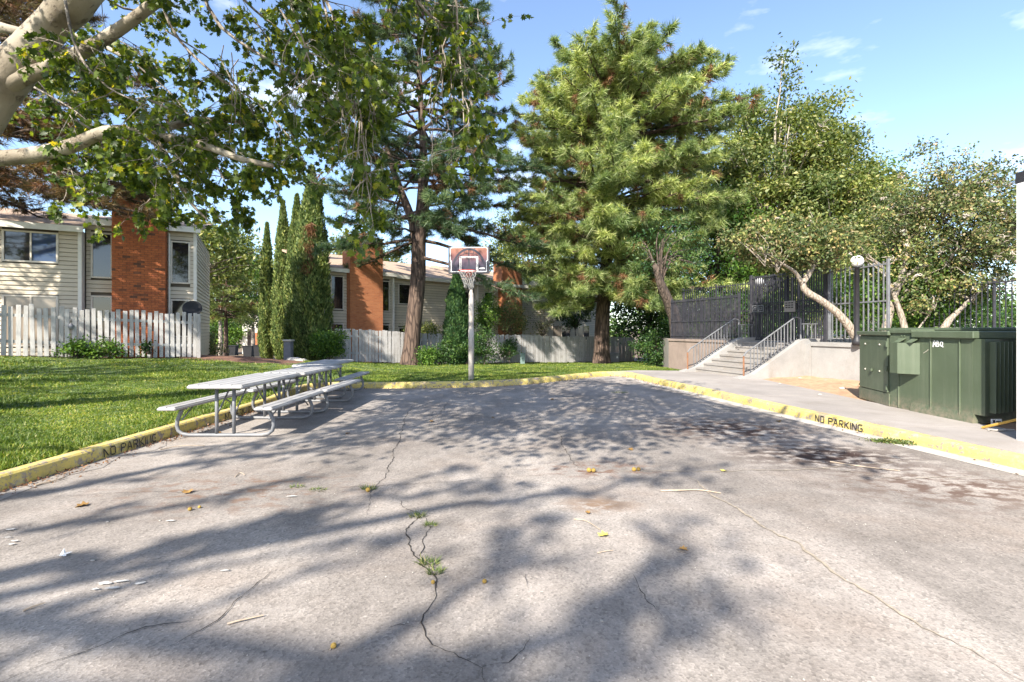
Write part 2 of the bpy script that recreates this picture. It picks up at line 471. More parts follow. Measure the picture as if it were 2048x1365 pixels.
    A['trim'] = mat_plain('white_trim', (0.70, 0.67, 0.60), 0.6, 0.08, 4, 0.05, dirt=(0.4, 0.36, 0.3), dirt_amt=0.3)
    A['roof'] = mat_plain('shingle_roof', (0.37, 0.27, 0.195), 0.9, 0.28, 14, 0.5)
    A['mortar'] = mat_plain('mortar', (0.16, 0.085, 0.05), 0.95, 0.2, 12, 0.3)
    A['brick1'] = mat_brick_obj(True)
    A['brickN'] = mat_brick_obj(False)
    A['bricktex'] = mat_brick_tex('chimney_brickwork', 1.05)
    A['glass'] = mat_glass('window_glass', (0.018, 0.015, 0.016))
    A['glass_sky'] = mat_glass('window_glass_sky_reflection', (0.012, 0.03, 0.09))  # blue of the reflected sky put into the pane colour
    A['glass_pale'] = mat_glass('window_curtained', (0.30, 0.25, 0.20), 0.12)
    A['frame_tan'] = mat_plain('window_frame_tan', (0.62, 0.56, 0.47), 0.5, 0.06, 5, 0)
    A['plastic'] = mat_plain('pale_grey_tabletop', (0.35, 0.345, 0.345), 0.55, 0.10, 5, 0.15, dirt=(0.20, 0.185, 0.165), dirt_amt=0.75, dirt_scale=3.2)
    A['steel'] = mat_plain('grey_powder_coat', (0.155, 0.16, 0.17), 0.5, 0.18, 9, 0.1, dirt=(0.33, 0.30, 0.27), dirt_amt=0.4)
    A['green'] = mat_enamel()
    A['black'] = mat_plain('black_metal', (0.028, 0.028, 0.032), 0.5, 0.2, 6, 0.05)
    A['iron'] = mat_plain('dark_iron', (0.032, 0.032, 0.040), 0.5, 0.3, 8, 0.1, dirt=(0.12, 0.11, 0.11), dirt_amt=0.4)
    A['iron_pale'] = mat_plain('weathered_grey_iron', (0.15, 0.155, 0.165), 0.5, 0.2, 8, 0.1, dirt=(0.10, 0.09, 0.08), dirt_amt=0.5)
    A['rust'] = mat_plain('rusty_steel', (0.20, 0.095, 0.05), 0.9, 0.4, 14, 0.3)
    A['stencil'] = mat_plain('stencil_black', (0.03, 0.028, 0.025), 0.8, 0.3, 20, 0)
    A['white'] = mat_plain('white_paint', (0.78, 0.77, 0.75), 0.6, 0.05, 4, 0.05)
    A['stucco'] = mat_plain('white_stucco', (0.76, 0.75, 0.74), 0.85, 0.04, 4, 0.25)
    A['pole'] = mat_plain('pole_paint', (0.44, 0.41, 0.375), 0.6, 0.12, 5, 0.1, dirt=(0.27, 0.17, 0.10), dirt_amt=0.7, dirt_scale=2)
    A['board'] = mat_plain('backboard_black', (0.045, 0.045, 0.055), 0.45, 0.15, 6, 0.03)
    A['print'] = mat_print()
    A['printline'] = mat_plain('print_line_dark', (0.02, 0.02, 0.035), 0.45, 0.05, 4, 0)
    A['rim'] = mat_plain('rim_red', (0.42, 0.04, 0.03), 0.5, 0.15, 9, 0)
    A['net'] = mat_plain('net_cord', (0.42, 0.40, 0.37), 0.9, 0.1, 9, 0)
    A['globe'] = mat_plain('lamp_globe', (0.80, 0.80, 0.78), 0.25, 0.02, 3, 0)
    A['bin'] = mat_plain('black_bin_plastic', (0.016, 0.017, 0.02), 0.8, 0.15, 4, 0)
    A['crack'] = mat_plain('crack_dark', (0.030, 0.025, 0.022), 0.95, 0.4, 30, 0.3)
    A['crack_pale'] = mat_plain('crack_silt', (0.30, 0.255, 0.20), 0.95, 0.35, 25, 0.3)
    A['fleck'] = mat_plain('worn_white_paint', (0.52, 0.50, 0.47), 0.9, 0.25, 40, 0.2)
    A['stick'] = mat_plain('dry_stick', (0.36, 0.29, 0.22), 0.9, 0.25, 20, 0.2)
    A['leaf_fallen'] = mat_plain('fallen_leaf', (0.30, 0.17, 0.05), 0.8, 0.3, 20, 0.2, objvar=0.4)
    A['leaf_fallen_y'] = mat_plain('fallen_leaf_yellow', (0.48, 0.42, 0.10), 0.8, 0.2, 20, 0.2)
    A['seed'] = mat_plain('seed_ball', (0.38, 0.25, 0.06), 0.95, 0.3, 60, 0.8, objvar=0.3)
    A['pebble'] = mat_plain('pebble', (0.45, 0.42, 0.38), 0.9, 0.2, 20, 0.3, objvar=0.3)
    A['teal'] = mat_plain('grey_green_pedestal', (0.14, 0.20, 0.185), 0.6, 0.1, 4, 0)
    A['grey'] = mat_plain('dull_grey', (0.20, 0.20, 0.215), 0.7, 0.15, 5, 0.1)
    A['orange'] = mat_plain('yellow_strap', (0.50, 0.30, 0.06), 0.7, 0.2, 9, 0.1)
mats()
def tones(name):
    """a lighter and a deeper sibling of a leaf material: foliage differs from bough to bough"""
    for sfx, k in (('_hi', (1.45, 1.35, 1.2)), ('_lo', (0.66, 0.74, 0.72))):
        m = MT[name].copy()
        m.name = MT[name].name + sfx
        for nd in m.node_tree.nodes:
            if nd.type == 'VALTORGB':
                for e in nd.color_ramp.elements:
                    e.color = (min(1, e.color[0] * k[0]), min(1, e.color[1] * k[1]), min(1, e.color[2] * k[2]), 1)
        MT[name + sfx] = m
for _n in ('pine', 'pine_dark', 'pine_rust', 'leaf_yellow', 'leaf_green', 'leaf_dark', 'leaf_olive', 'cyp', 'cyp_dark', 'syc'):
    tones(_n)
# ------------------------------------------------------------------ mesh helpers
class MB:
    def __init__(s):
        s.v, s.f = [], []
    def add(s, v, f):
        k = len(s.v)
        s.v += [tuple(p) for p in v]
        s.f += [tuple(i + k for i in q) for q in f]
        return s
    def box(s, x0, x1, y0, y1, z0, z1, M=None, bev=0.0):
        if bev:
            b = bev
            def ring(z, i):
                return [(x0 + i + b, y0 + i, z), (x1 - i - b, y0 + i, z), (x1 - i, y0 + i + b, z), (x1 - i, y1 - i - b, z),
                        (x1 - i - b, y1 - i, z), (x0 + i + b, y1 - i, z), (x0 + i, y1 - i - b, z), (x0 + i, y0 + i + b, z)]
            v = ring(z0, b) + ring(z0 + b, 0) + ring(z1 - b, 0) + ring(z1, b)
            f = [tuple(range(7, -1, -1)), tuple(range(24, 32))]
            for r in range(3):
                for i in range(8):
                    j = (i + 1) % 8
                    f.append((r * 8 + i, r * 8 + j, r * 8 + 8 + j, r * 8 + 8 + i))
        else:
            v = [(x0, y0, z0), (x1, y0, z0), (x1, y1, z0), (x0, y1, z0), (x0, y0, z1), (x1, y0, z1), (x1, y1, z1), (x0, y1, z1)]
            f = [(3, 2, 1, 0), (4, 5, 6, 7), (0, 1, 5, 4), (1, 2, 6, 5), (2, 3, 7, 6), (3, 0, 4, 7)]
        if M is not None:
            v = [M @ Vector(p) for p in v]
        return s.add(v, f)
    def prism(s, poly, z0, z1):
        """poly: ccw list of (x, y); z0/z1 numbers or per-point lists"""
        n = len(poly)
        za = z0 if isinstance(z0, (list, tuple)) else [z0] * n
        zb = z1 if isinstance(z1, (list, tuple)) else [z1] * n
        v = [(p[0], p[1], za[i]) for i, p in enumerate(poly)] + [(p[0], p[1], zb[i]) for i, p in enumerate(poly)]
        f = [tuple(range(n - 1, -1, -1)), tuple(range(n, 2 * n))]
        for i in range(n):
            j = (i + 1) % n
            f.append((i, j, n + j, n + i))
        return s.add(v, f)
    def slab(s, prof, axis0, axis1, depth):
        """profile polygon (list of Vector) extruded by the vector depth"""
        n = len(prof)
        v = [Vector(p) for p in prof] + [Vector(p) + depth for p in prof]
        f = [tuple(range(n - 1, -1, -1)), tuple(range(n, 2 * n))]
        for i in range(n):
            j = (i + 1) % n
            f.append((i, j, n + j, n + i))
        return s.add(v, f)
    def tube(s, pts, rad, sides=6, caps=True, squash=1.0):
        pts = [Vector(p) for p in pts]
        n = len(pts)
        if not isinstance(rad, (list, tuple)):
            rad = [rad] * n
        k = len(s.v)
        t0 = (pts[1] - pts[0]).normalized()
        ref = Vector((0, 0, 1)) if abs(t0.z) < 0.9 else Vector((1, 0, 0))
        u = t0.cross(ref).normalized()
        for i in range(n):
            t = (pts[min(i + 1, n - 1)] - pts[max(i - 1, 0)]).normalized()
            u = (u - t * u.dot(t)).normalized()
            w = t.cross(u)
            for j in range(sides):
                a = 2 * math.pi * j / sides
                s.v.append(tuple(pts[i] + (u * math.cos(a) + w * math.sin(a) * squash) * rad[i]))
        for i in range(n - 1):
            for j in range(sides):
                j2 = (j + 1) % sides
                s.f.append((k + i * sides + j, k + i * sides + j2, k + (i + 1) * sides + j2, k + (i + 1) * sides + j))
        if caps:
            s.f.append(tuple(k + j for j in range(sides - 1, -1, -1)))
            s.f.append(tuple(k + (n - 1) * sides + j for j in range(sides)))
        return s
    def lathe(s, c, prof, sides=16):
        k = len(s.v)
        c = Vector(c)
        for r, z in prof:
            for j in range(sides):
                a = 2 * math.pi * j / sides
                s.v.append((c.x + r * math.cos(a), c.y + r * math.sin(a), c.z + z))
        for i in range(len(prof) - 1):
            for j in range(sides):
                j2 = (j + 1) % sides
                s.f.append((k + i * sides + j, k + i * sides + j2, k + (i + 1) * sides + j2, k + (i + 1) * sides + j))
        s.f.append(tuple(k + j for j in range(sides - 1, -1, -1)))
        s.f.append(tuple(k + (len(prof) - 1) * sides + j for j in range(sides)))
        return s
    def mesh(s, name, mat, smooth=False):
        me = bpy.data.meshes.new(name)
        me.from_pydata(s.v, [], s.f)
        me.materials.append(MT[mat])
        if smooth:
            me.polygons.foreach_set('use_smooth', [True] * len(me.polygons))
        me.update()
        return me
    def build(s, name, mat, parent=None, smooth=False):
        return link(name, s.mesh(name, mat, smooth), parent)

def link(name, me, parent=None, M=None):
    o = bpy.data.objects.new(name, me)
    COL.objects.link(o)
    if parent is not None:
        o.parent = parent
    if M is not None:
        o.matrix_local = M
    return o

def empty(name, loc=(0, 0, 0), rz=0.0):
    o = bpy.data.objects.new(name, None)
    o.empty_display_size = 0.2
    o.location = loc
    o.rotation_euler = (0, 0, rz)
    COL.objects.link(o)
    return o

def tag(o, label, cat, group=None):
    o['label'] = label
    o['category'] = cat
    if group:
        o['group'] = group
    return o

def struct(o):
    o['kind'] = 'structure'
    return o

def stuff(o):
    o['kind'] = 'stuff'
    return o

def arr_mesh(name, V, F, mat, smooth=False, tone=None):
    """V (N,3), F (M,k) arrays -> mesh"""
    V = np.ascontiguousarray(V, np.float32)
    F = np.ascontiguousarray(F, np.int32)
    m, k = F.shape
    me = bpy.data.meshes.new(name)
    me.vertices.add(len(V))
    me.vertices.foreach_set('co', V.ravel())
    me.loops.add(m * k)
    me.loops.foreach_set('vertex_index', F.ravel())
    me.polygons.add(m)
    me.polygons.foreach_set('loop_start', np.arange(0, m * k, k, dtype=np.int32))
    try:
        me.polygons.foreach_set('loop_total', np.full(m, k, dtype=np.int32))
    except Exception:
        pass
    if smooth:
        me.polygons.foreach_set('use_smooth', np.ones(m, bool))
    me.materials.append(MT[mat])
    if tone is not None:            # 0 plain, 1 light, 2 deep, per face
        me.materials.append(MT[mat + '_hi'])
        me.materials.append(MT[mat + '_lo'])
        me.polygons.foreach_set('material_index', np.ascontiguousarray(tone, np.int32))
    me.update(calc_edges=True)
    return me

def norm(a):
    return a / np.maximum(np.linalg.norm(a, axis=-1, keepdims=True), 1e-9)

def frames(d):
    ref = np.where(np.abs(d[:, 2:3]) < 0.9, np.array([[0, 0, 1.0]]), np.array([[1.0, 0, 0]]))
    u = norm(np.cross(d, ref))
    return u, np.cross(d, u)

def scatter(tv, tf, pos, nrm, axis, size):
    """template (x = width, y = length, z = normal) at pos, blade along axis, facing nrm"""
    y = norm(axis)
    x = norm(np.cross(y, nrm))
    z = np.cross(x, y)
    tv = np.asarray(tv, float)
    V = pos[:, None, :] + size[:, None, None] * (tv[None, :, 0:1] * x[:, None, :] + tv[None, :, 1:2] * y[:, None, :] + tv[None, :, 2:3] * z[:, None, :])
    F = np.asarray(tf)[None] + (np.arange(len(pos)) * len(tv))[:, None, None]
    return V.reshape(-1, 3), F.reshape(-1, len(tf[0]))

# leaf templates: blade starts at the origin and runs along +y
LOBED_V = [(0, 0.12, 0.0), (0.30, 0.02, 0.03), (0.24, 0.20, 0.02), (0.52, 0.38, 0.09), (0.27, 0.50, 0.03), (0.36, 0.78, 0.06), (0.13, 0.72, 0.02), (0, 1.0, -0.04),
           (-0.13, 0.72, 0.02), (-0.36, 0.78, 0.06), (-0.27, 0.50, 0.03), (-0.52, 0.38, 0.09), (-0.24, 0.20, 0.02), (-0.30, 0.02, 0.03), (0, 0.45, -0.02)]
LOBED_F = [(14, i, i + 1) for i in range(0, 13)] + [(14, 13, 0)]
OVAL_V = [(0, 0, 0), (0.26, 0.35, 0.05), (0, 1.0, 0), (-0.26, 0.35, 0.05)]
OVAL_F = [(0, 1, 2), (0, 2, 3)]

def leaf_mesh(name, pos, mat, size, lobed=False, up=0.5, out=None, droop=0.3, jit=0.35, tone=None):
    n = len(pos)
    nr = RNG.normal(size=(n, 3))
    nr = norm(nr) + np.array([0, 0, up])
    if out is not None:
        nr = nr + out * 0.6
    ax = norm(RNG.normal(size=(n, 3))) + np.array([0, 0, -droop])
    sz = size * (1 + jit * RNG.uniform(-1, 1, n))
    V, F = scatter(LOBED_V if lobed else OVAL_V, LOBED_F if lobed else OVAL_F, pos, norm(nr), ax, sz)
    return arr_mesh(name, V, F, mat, tone=None if tone is None else np.repeat(tone, len(LOBED_F if lobed else OVAL_F)))

def needle_arrays(tip, axis, n, length, width, spread=(12, 78), along=0.7):
    m = len(tip)
    length = np.repeat(length * RNG.uniform(0.55, 1.25, m), n)
    ax = np.repeat(norm(axis), n, 0)
    u, w = frames(ax)
    th = np.radians(RNG.uniform(spread[0], spread[1], m * n))[:, None]
    ph = RNG.uniform(0, 2 * math.pi, m * n)[:, None]
    d = ax * np.cos(th) + (u * np.cos(ph) + w * np.sin(ph)) * np.sin(th)
    L = (length * RNG.uniform(0.55, 1.1, m * n))[:, None]
    b = np.repeat(tip, n, 0) - ax * (RNG.uniform(0, along, m * n) * length)[:, None]
    side = norm(np.cross(d, RNG.normal(size=(m * n, 3)))) * width * 0.5
    e = b + d * L
    e[:, 2] -= 0.18 * L[:, 0]
    V = np.stack([b - side, b + side, e], 1).reshape(-1, 3)
    F = np.arange(m * n * 3).reshape(-1, 3)
    return V, F

def bez(pts, n):
    """Catmull-Rom through pts, n samples"""
    pts = [Vector(p) for p in pts]
    if len(pts) == 2:
        return [pts[0].lerp(pts[1], i / (n - 1)) for i in range(n)]
    q = [pts[0] * 2 - pts[1]] + pts + [pts[-1] * 2 - pts[-2]]
    res = []
    m = len(pts) - 1
    for i in range(n):
        t = i / (n - 1) * m
        k = min(int(t), m - 1)
        t -= k
        a, b, c, d = q[k], q[k + 1], q[k + 2], q[k + 3]
        res.append(0.5 * ((2 * b) + (c - a) * t + (2 * a - 5 * b + 4 * c - d) * t * t + (3 * b - a - 3 * c + d) * t ** 3))
    return res

def interp(xs, ys, x):
    return float(np.interp(x, xs, ys))

def in_poly(x, y, poly):
    x = np.asarray(x); y = np.asarray(y)
    r = np.zeros(x.shape, bool)
    n = len(poly)
    j = n - 1
    for i in range(n):
        xi, yi = poly[i]; xj, yj = poly[j]
        c = ((yi > y) != (yj > y)) & (x < (xj - xi) * (y - yi) / (yj - yi + 1e-12) + xi)
        r ^= c
        j = i
    return r

# ------------------------------------------------------------------ ground, lot, kerb, lawn, walk
KL = [(-4.75, -26), (-4.75, 4), (-4.75, 9.5), (-4.95, 11.3), (-5.05, 12.0)]
KF = [(-4.6, 12.42), (-3.6, 12.35), (-2.2, 12.4), (-0.8, 12.65), (0.3, 13.15), (1.2, 13.95), (2.0, 14.8), (2.8, 15.5), (3.3, 15.72)]
KR = [(3.62, 15.5), (3.78, 14.6), (3.95, 13.4), (4.3, 11.6), (4.78, 8.7), (5.1, 6.9), (5.42, 5.2), (6.3, 0.5), (7.3, -5), (11, -26)]
KERB = [Vector((x, y, 0)) for x, y in KL + KF + KR]
def resample(poly, step):
    fine = []
    for i in range(len(poly) - 1):
        d = (poly[i + 1] - poly[i]).length
        n = max(2, int(d / 0.05))
        fine += [poly[i].lerp(poly[i + 1], k / n) for k in range(n)]
    fine.append(poly[-1])
    for _ in range(14):      # round the corners a little
        fine = [fine[0]] + [(fine[i - 1] + fine[i] * 2 + fine[i + 1]) / 4 for i in range(1, len(fine) - 1)] + [fine[-1]]
    out_, acc = [fine[0]], 0
    for i in range(1, len(fine)):
        acc += (fine[i] - fine[i - 1]).length
        if acc >= step:
            out_.append(fine[i]); acc = 0
    out_.append(fine[-1])
    return out_
KC = resample(KERB, 0.22)
def kerb_normals(c):
    r = []
    for i in range(len(c)):
        t = (c[min(i + 1, len(c) - 1)] - c[max(i - 1, 0)]).normalized()
        r.append(Vector((-t.y, t.x, 0)))      # to the left of travel = away from the lot
    return r
KN = kerb_normals(KC)
KW = 0.17
KOUT = [p + n * KW for p, n in zip(KC, KN)]

# big ground sheet
def build_ground():
    xs = np.concatenate([[-900, -400, -150, -80, -50], np.arange(-36, 40, 1.0), [45, 60, 100, 200, 500, 900]])
    ys = np.concatenate([[-600, -200, -80, -45], np.arange(-30, 75, 1.0), [80, 100, 150, 300, 700, 1500]])
    X, Y = np.meshgrid(xs, ys, indexing='ij')
    Z = ground_z(X, Y) - 0.06
    lot = in_poly(X, Y, [(p.x, p.y) for p in KOUT] + [(60, -60), (-10, -60)])
    Z = np.where(lot | ((X > -7) & (Y < 17) & (X < 14)), np.minimum(Z, -0.12), Z)
    n, m = X.shape
    V = np.stack([X, Y, Z], -1).reshape(-1, 3)
    idx = np.arange(n * m).reshape(n, m)
    F = np.stack([idx[:-1, :-1], idx[1:, :-1], idx[1:, 1:], idx[:-1, 1:]], -1).reshape(-1, 4)
    struct(link('ground', arr_mesh('ground', V, F, 'soil', True)))
build_ground()

lot = MB()
lp = [(p.x, p.y, 0.0) for p in KC[::-1]] + [(-4.75, -26.2, 0), (11, -26.2, 0)]
lot.v = [(p.x - n.x * -0.03, p.y - n.y * -0.03, 0.0) for p, n in zip(KC, KN)]
lot.f = [tuple(range(len(lot.v) - 1, -1, -1))]
LOT = struct(lot.build('parking_lot', 'asphalt'))

# concrete gutter along the right kerb, dusty strip along the left one
def gutter():
    mb = MB()
    idx = [i for i, p in enumerate(KC) if p.x > 3.6 and -8 < p.y < 15.3]
    for a, b in zip(idx[:-1], idx[1:]):
        w = 0.24
        q = [KC[a], KC[b], KC[b] - KN[b] * w, KC[a] - KN[a] * w]
        mb.add([(p.x, p.y, 0.004 + (0.006 if i < 2 else 0)) for i, p in enumerate(q)], [(0, 3, 2, 1)])
    struct(mb.build('gutter', 'gutter'))
    mb = MB()
    idx = [i for i, p in enumerate(KC) if p.x < -4.5 and 1 < p.y < 12.0]
    ed = [0.22 + 0.08 * math.sin(k * 1.7) + 0.05 * math.sin(k * 4.1) for k in range(len(idx))]
    for k in range(len(idx) - 1):
        a, b = idx[k], idx[k + 1]
        q = [KC[a], KC[b], KC[b] - KN[b] * ed[k + 1], KC[a] - KN[a] * ed[k]]
        mb.add([(p.x, p.y, 0.004) for p in q], [(0, 3, 2, 1)])
    struct(mb.build('gutter_dust', 'walk'))
gutter()

# kerb blocks
def kerb():
    root = struct(empty('kerb', (0, 0, 0)))
    prof = [(0.0, -0.06), (0.006, 0.085), (0.018, 0.128), (0.042, 0.148), (KW - 0.02, 0.150), (KW, 0.135), (KW, -0.12)]
    n = len(KC)
    per = 9
    i = 0
    while i < n - 1:
        j = min(i + per, n - 1)
        if KC[i].y < -10:
            i = j
            continue
        mb = MB()
        seg = list(range(i, j + 1))
        dz = random.uniform(-0.006, 0.006)
        dw = random.uniform(-0.006, 0.006)
        for s_, k in enumerate(seg):
            p, nn = KC[k], KN[k]
            if s_ == len(seg) - 1:
                p = p.lerp(KC[k - 1], 0.045)
                nn = KN[k]
            sq = 0.15 + 0.0
            for (o_, z_) in prof:
                q = p + nn * (o_ + dw)
                mb.v.append((q.x, q.y, z_ + dz))
        m = len(prof)
        for s_ in range(len(seg) - 1):
            for q in range(m - 1):
                mb.f.append((s_ * m + q, s_ * m + q + 1, (s_ + 1) * m + q + 1, (s_ + 1) * m + q))
        mb.f.append(tuple(range(m - 1, -1, -1)))
        mb.f.append(tuple((len(seg) - 1) * m + q for q in range(m)))
        mb.build('kerb_block', 'kerb', root)
        i = j
    return root
KERB_O = kerb()

# lawn outline: left of the lot and behind it
LF0, LF1 = Vector((P(-70, 700, 14.25).x, 14.25, 0)), Vector((P(390, 700, 17.2).x, 17.2, 0))     # left fence line
RF0, RF1 = Vector((P(672, 700, 23.5).x, 23.5, 0)), Vector((P(1264, 700, 32.5).x, 32.5, 0))      # far fence line
far_out = [(p.x, p.y) for p in KOUT if (p.y > -20 and p.x < 3.3 and p.y < 20)]
LAWN = far_out + [(4.2, 15.95), (5.95, 16.0), (6.6, 20.2), (6.9, 23.5), (9.2, 33.6), (RF1.x, RF1.y), (RF0.x, RF0.y), (-9.0, 20.5), (-7.4, 17.4), (-9.0, 16.6), (-10.7, 16.9),
                  (LF1.x, LF1.y), (LF0.x, LF0.y), (-40, -2), (-40, -20)]
def lawn():
    st = 0.3
    xs = np.arange(-24, 10, st); ys = np.arange(-12, 34, st)
    X, Y = np.meshgrid(xs, ys, indexing='ij')
    Z = ground_z(X, Y) + 0.015
    n, m = X.shape
    ins = in_poly(X, Y, LAWN)
    # snap the border vertices that fall over the kerb
    V = np.stack([X, Y, Z], -1).reshape(-1, 3)
    idx = np.arange(n * m).reshape(n, m)
    cell = ins[:-1, :-1] | ins[1:, :-1] | ins[1:, 1:] | ins[:-1, 1:]
    inlot = in_poly(X, Y, [(p.x, p.y) for p in KOUT] + [(60, -60), (-10, -60)])
    # vertices over the lot slide down under the kerb
    V[:, 2] = np.where(inlot.ravel(), -0.1, V[:, 2])
    F = np.stack([idx[:-1, :-1], idx[1:, :-1], idx[1:, 1:], idx[:-1, 1:]], -1)[cell]
    o = link('lawn', arr_mesh('lawn', V, F, 'turf', True))
    struct(o)
    # blades
    P_, S_ = [], []
    N = 420000
    x = RNG.uniform(-23, 9, N); y = RNG.uniform(1.0, 33, N)
    d = np.sqrt(x * x + y * y)
    vis = (np.abs(x) < y * 1.13 + 0.4) & in_poly(x, y, LAWN)
    pr = np.clip(55 / (d * d), 0.10, 1.0) * np.where(y < 14, 1.0, 0.8)
    thin = 0.5 + 0.5 * np.sin(x * 0.8 + 1.7 * np.sin(y * 0.45)) * np.sin(y * 0.62 + 1.1 * np.sin(x * 0.5))
    keep = vis & (RNG.uniform(0, 1, N) < pr * 1.4 * np.clip(1.25 - 0.75 * thin, 0.35, 1))
    x, y, d = x[keep], y[keep], d[keep]
    # more blades along the kerb and near the eye
    k = 8 if len(x) < 30000 else 4
    xs2 = np.repeat(x, k) + RNG.normal(0, 0.045, len(x) * k)
    ys2 = np.repeat(y, k) + RNG.normal(0, 0.045, len(x) * k)
    ok = in_poly(xs2, ys2, LAWN)
    xs2, ys2 = xs2[ok], ys2[ok]
    dd = np.sqrt(xs2 ** 2 + ys2 ** 2)
    pos = np.stack([xs2, ys2, ground_z(xs2, ys2) + 0.01], 1)
    n = len(pos)
    ax = norm(RNG.normal(size=(n, 3)) * np.array([0.55, 0.55, 0.15]) + np.array([0, 0, 0.8]))
    side = norm(np.cross(ax, RNG.normal(size=(n, 3))))
    patch = 0.75 + 0.5 * np.sin(xs2 * 1.3 + 0.6 * np.sin(ys2)) * np.sin(ys2 * 1.1)
    h = RNG.uniform(0.035, 0.085, n)[:, None] * np.clip(patch, 0.5, 1.2)[:, None]
    w = (0.004 + 0.0006 * dd)[:, None]
    V = np.stack([pos - side * w, pos + side * w, pos + ax * h], 1).reshape(-1, 3)
    g = link('grass', arr_mesh('grass', V, np.arange(3 * n).reshape(-1, 3), 'grass'))
    stuff(g)
    g['label'] = 'short green lawn grass beside and behind the lot'
    g['category'] = 'grass'
lawn()

# mulch and dirt beyond the lawn on the left
def mulch():
    xs = np.linspace(-14, -6, 34); ys = np.linspace(16.2, 30, 50)
    X, Y = np.meshgrid(xs, ys, indexing='ij')
    Z = ground_z(X, Y) - 0.01 + 0.10 * np.exp(-((X + 10.6) ** 2 + (Y - 18.6) ** 2) / 2.2) + 0.02 * np.sin(X * 5) * np.sin(Y * 4)
    poly = [(-11.4, 16.95), (-10.7, 16.7), (-9, 16.45), (-7.3, 17.2), (-8.8, 20.4), (-8.9, 23.4), (-9.5, 30), (-14, 30), (-13, 19)]
    ins = in_poly(X, Y, poly)
    cell = ins[:-1, :-1] | ins[1:, 1:]
    n, m = X.shape
    idx = np.arange(n * m).reshape(n, m)
    F = np.stack([idx[:-1, :-1], idx[1:, :-1], idx[1:, 1:], idx[:-1, 1:]], -1)[cell]
    struct(link('mulch_bed', arr_mesh('mulch_bed', np.stack([X, Y, Z + 0.02], -1).reshape(-1, 3), F, 'mulch', True)))
mulch()

# pavement on the right: slabs with joints between kerb and dirt
def walk_right_x(y):
    return interp([-8, 5.0, 9.4, 13.4, 13.7, 15.9], [9.4, 6.78, 6.76, 6.9, 6.62, 5.98], y)
def kerb_out_x(y):
    ps = sorted([(p.y, p.x) for p in KOUT if p.x > 3.5 and p.y < 15.8])
    return interp([a for a, b in ps], [b for a, b in ps], y)
def sidewalk():
    root = struct(empty('sidewalk', (0, 0, 0)))
    ys = [-6, -4.4, -2.8, -1.2, 0.4, 2.0, 3.6, 5.2, 6.8, 8.4, 10.0, 11.6, 13.2, 14.6, 15.75]
    for a, b in zip(ys[:-1], ys[1:]):
        g_ = 0.007
        k = 6
        yy = [a + g_ + (b - a - 2 * g_) * i / k for i in range(k + 1)]
        poly = [(walk_right_x(y), y) for y in yy] + [(kerb_out_x(y) + 0.006, y) for y in yy[::-1]]
        MB().prism(poly, -0.1, 0.142 + random.uniform(-0.004, 0.004)).build('paving_slab', 'walk', root)
    # short piece that turns to the far corner
    MB().prism([(3.45, 15.93), (3.72, 15.765), (5.9, 15.765), (5.9, 16.05), (4.2, 16.25)], -0.1, 0.14).build('paving_slab', 'walk', root)
sidewalk()

# ------------------------------------------------------------------ terrace, retaining wall, stairs
CD = Vector((0.953, 0.302, 0))          # climbing direction of the stairs
ND = Vector((0.302, -0.953, 0))         # along the treads, towards the viewer
S0 = Vector((5.98, 15.72, 0))           # far end of the lowest riser
SW, TREAD, NST, RISE = 2.15, 0.315, 7, 0.137
TOPZ = 0.14 + NST * RISE
ST_TOP_FAR = S0 + CD * (TREAD * (NST - 1))
ST_TOP_NEAR = ST_TOP_FAR + ND * SW
WL = 3.9
W_FAR = ST_TOP_FAR - ND * (WL + 0.2)           # far end of the wall
W_NEAR = ST_TOP_NEAR + ND * 8.6

def terrace():
    a = W_FAR + CD * 0.28; b = W_NEAR + CD * 0.28
    poly = [(a.x, a.y), (b.x, b.y), (b.x + 40, b.y), (a.x + 40, a.y + 30), (a.x + 2, a.y + 12)]
    c = ST_TOP_FAR; d = ST_TOP_NEAR
    mb = MB().prism(poly, -0.3, TOPZ - 0.012)
    struct(mb.build('terrace', 'step'))
    # orange dirt between pavement and wall
    mb = MB()
    n = 24
    rows = []
    for i in range(n + 1):
        y = 5.0 + (13.95 - 5.0) * i / n
        x0 = walk_right_x(min(y, 13.3)) - 0.02
        t = (y - ST_TOP_NEAR.y) / ND.y
        x1 = ST_TOP_NEAR.x + ND.x * t + 0.1
        row = []
        for j in range(13):
            f = j / 12
            x = x0 + (x1 - x0) * f
            row.append((x, y, 0.125 + 0.05 * f + 0.025 * math.sin(x * 7 + y * 3) * math.sin(y * 5) * min(1, f * 4)))
        rows.append(row)
    for row in rows:
        mb.v += row
    for i in range(n):
        for j in range(12):
            mb.f.append((i * 13 + j, i * 13 + j + 1, (i + 1) * 13 + j + 1, (i + 1) * 13 + j))
    struct(mb.build('dirt_patch', 'dirt', None, True))
terrace()

def obox(mb, p, d, length, thick, z0, z1, side=1, z1b=None):
    """box from p along d; thickness to the side of CD-like left normal; optional sloping top"""
    nn = Vector((-d.y, d.x, 0)) * side
    q = [p, p + d * length, p + d * length + nn * thick, p + nn * thick]
    if side < 0:
        q = q[::-1]
        zt = [z1, z1 if z1b is None else z1b, z1 if z1b is None else z1b, z1]
    else:
        zt = [z1, z1 if z1b is None else z1b, z1 if z1b is None else z1b, z1]
    if side < 0 and z1b is not None:
        zt = [z1, z1b, z1b, z1][::-1]
    mb.prism([(v.x, v.y) for v in q], z0, zt)
    return mb

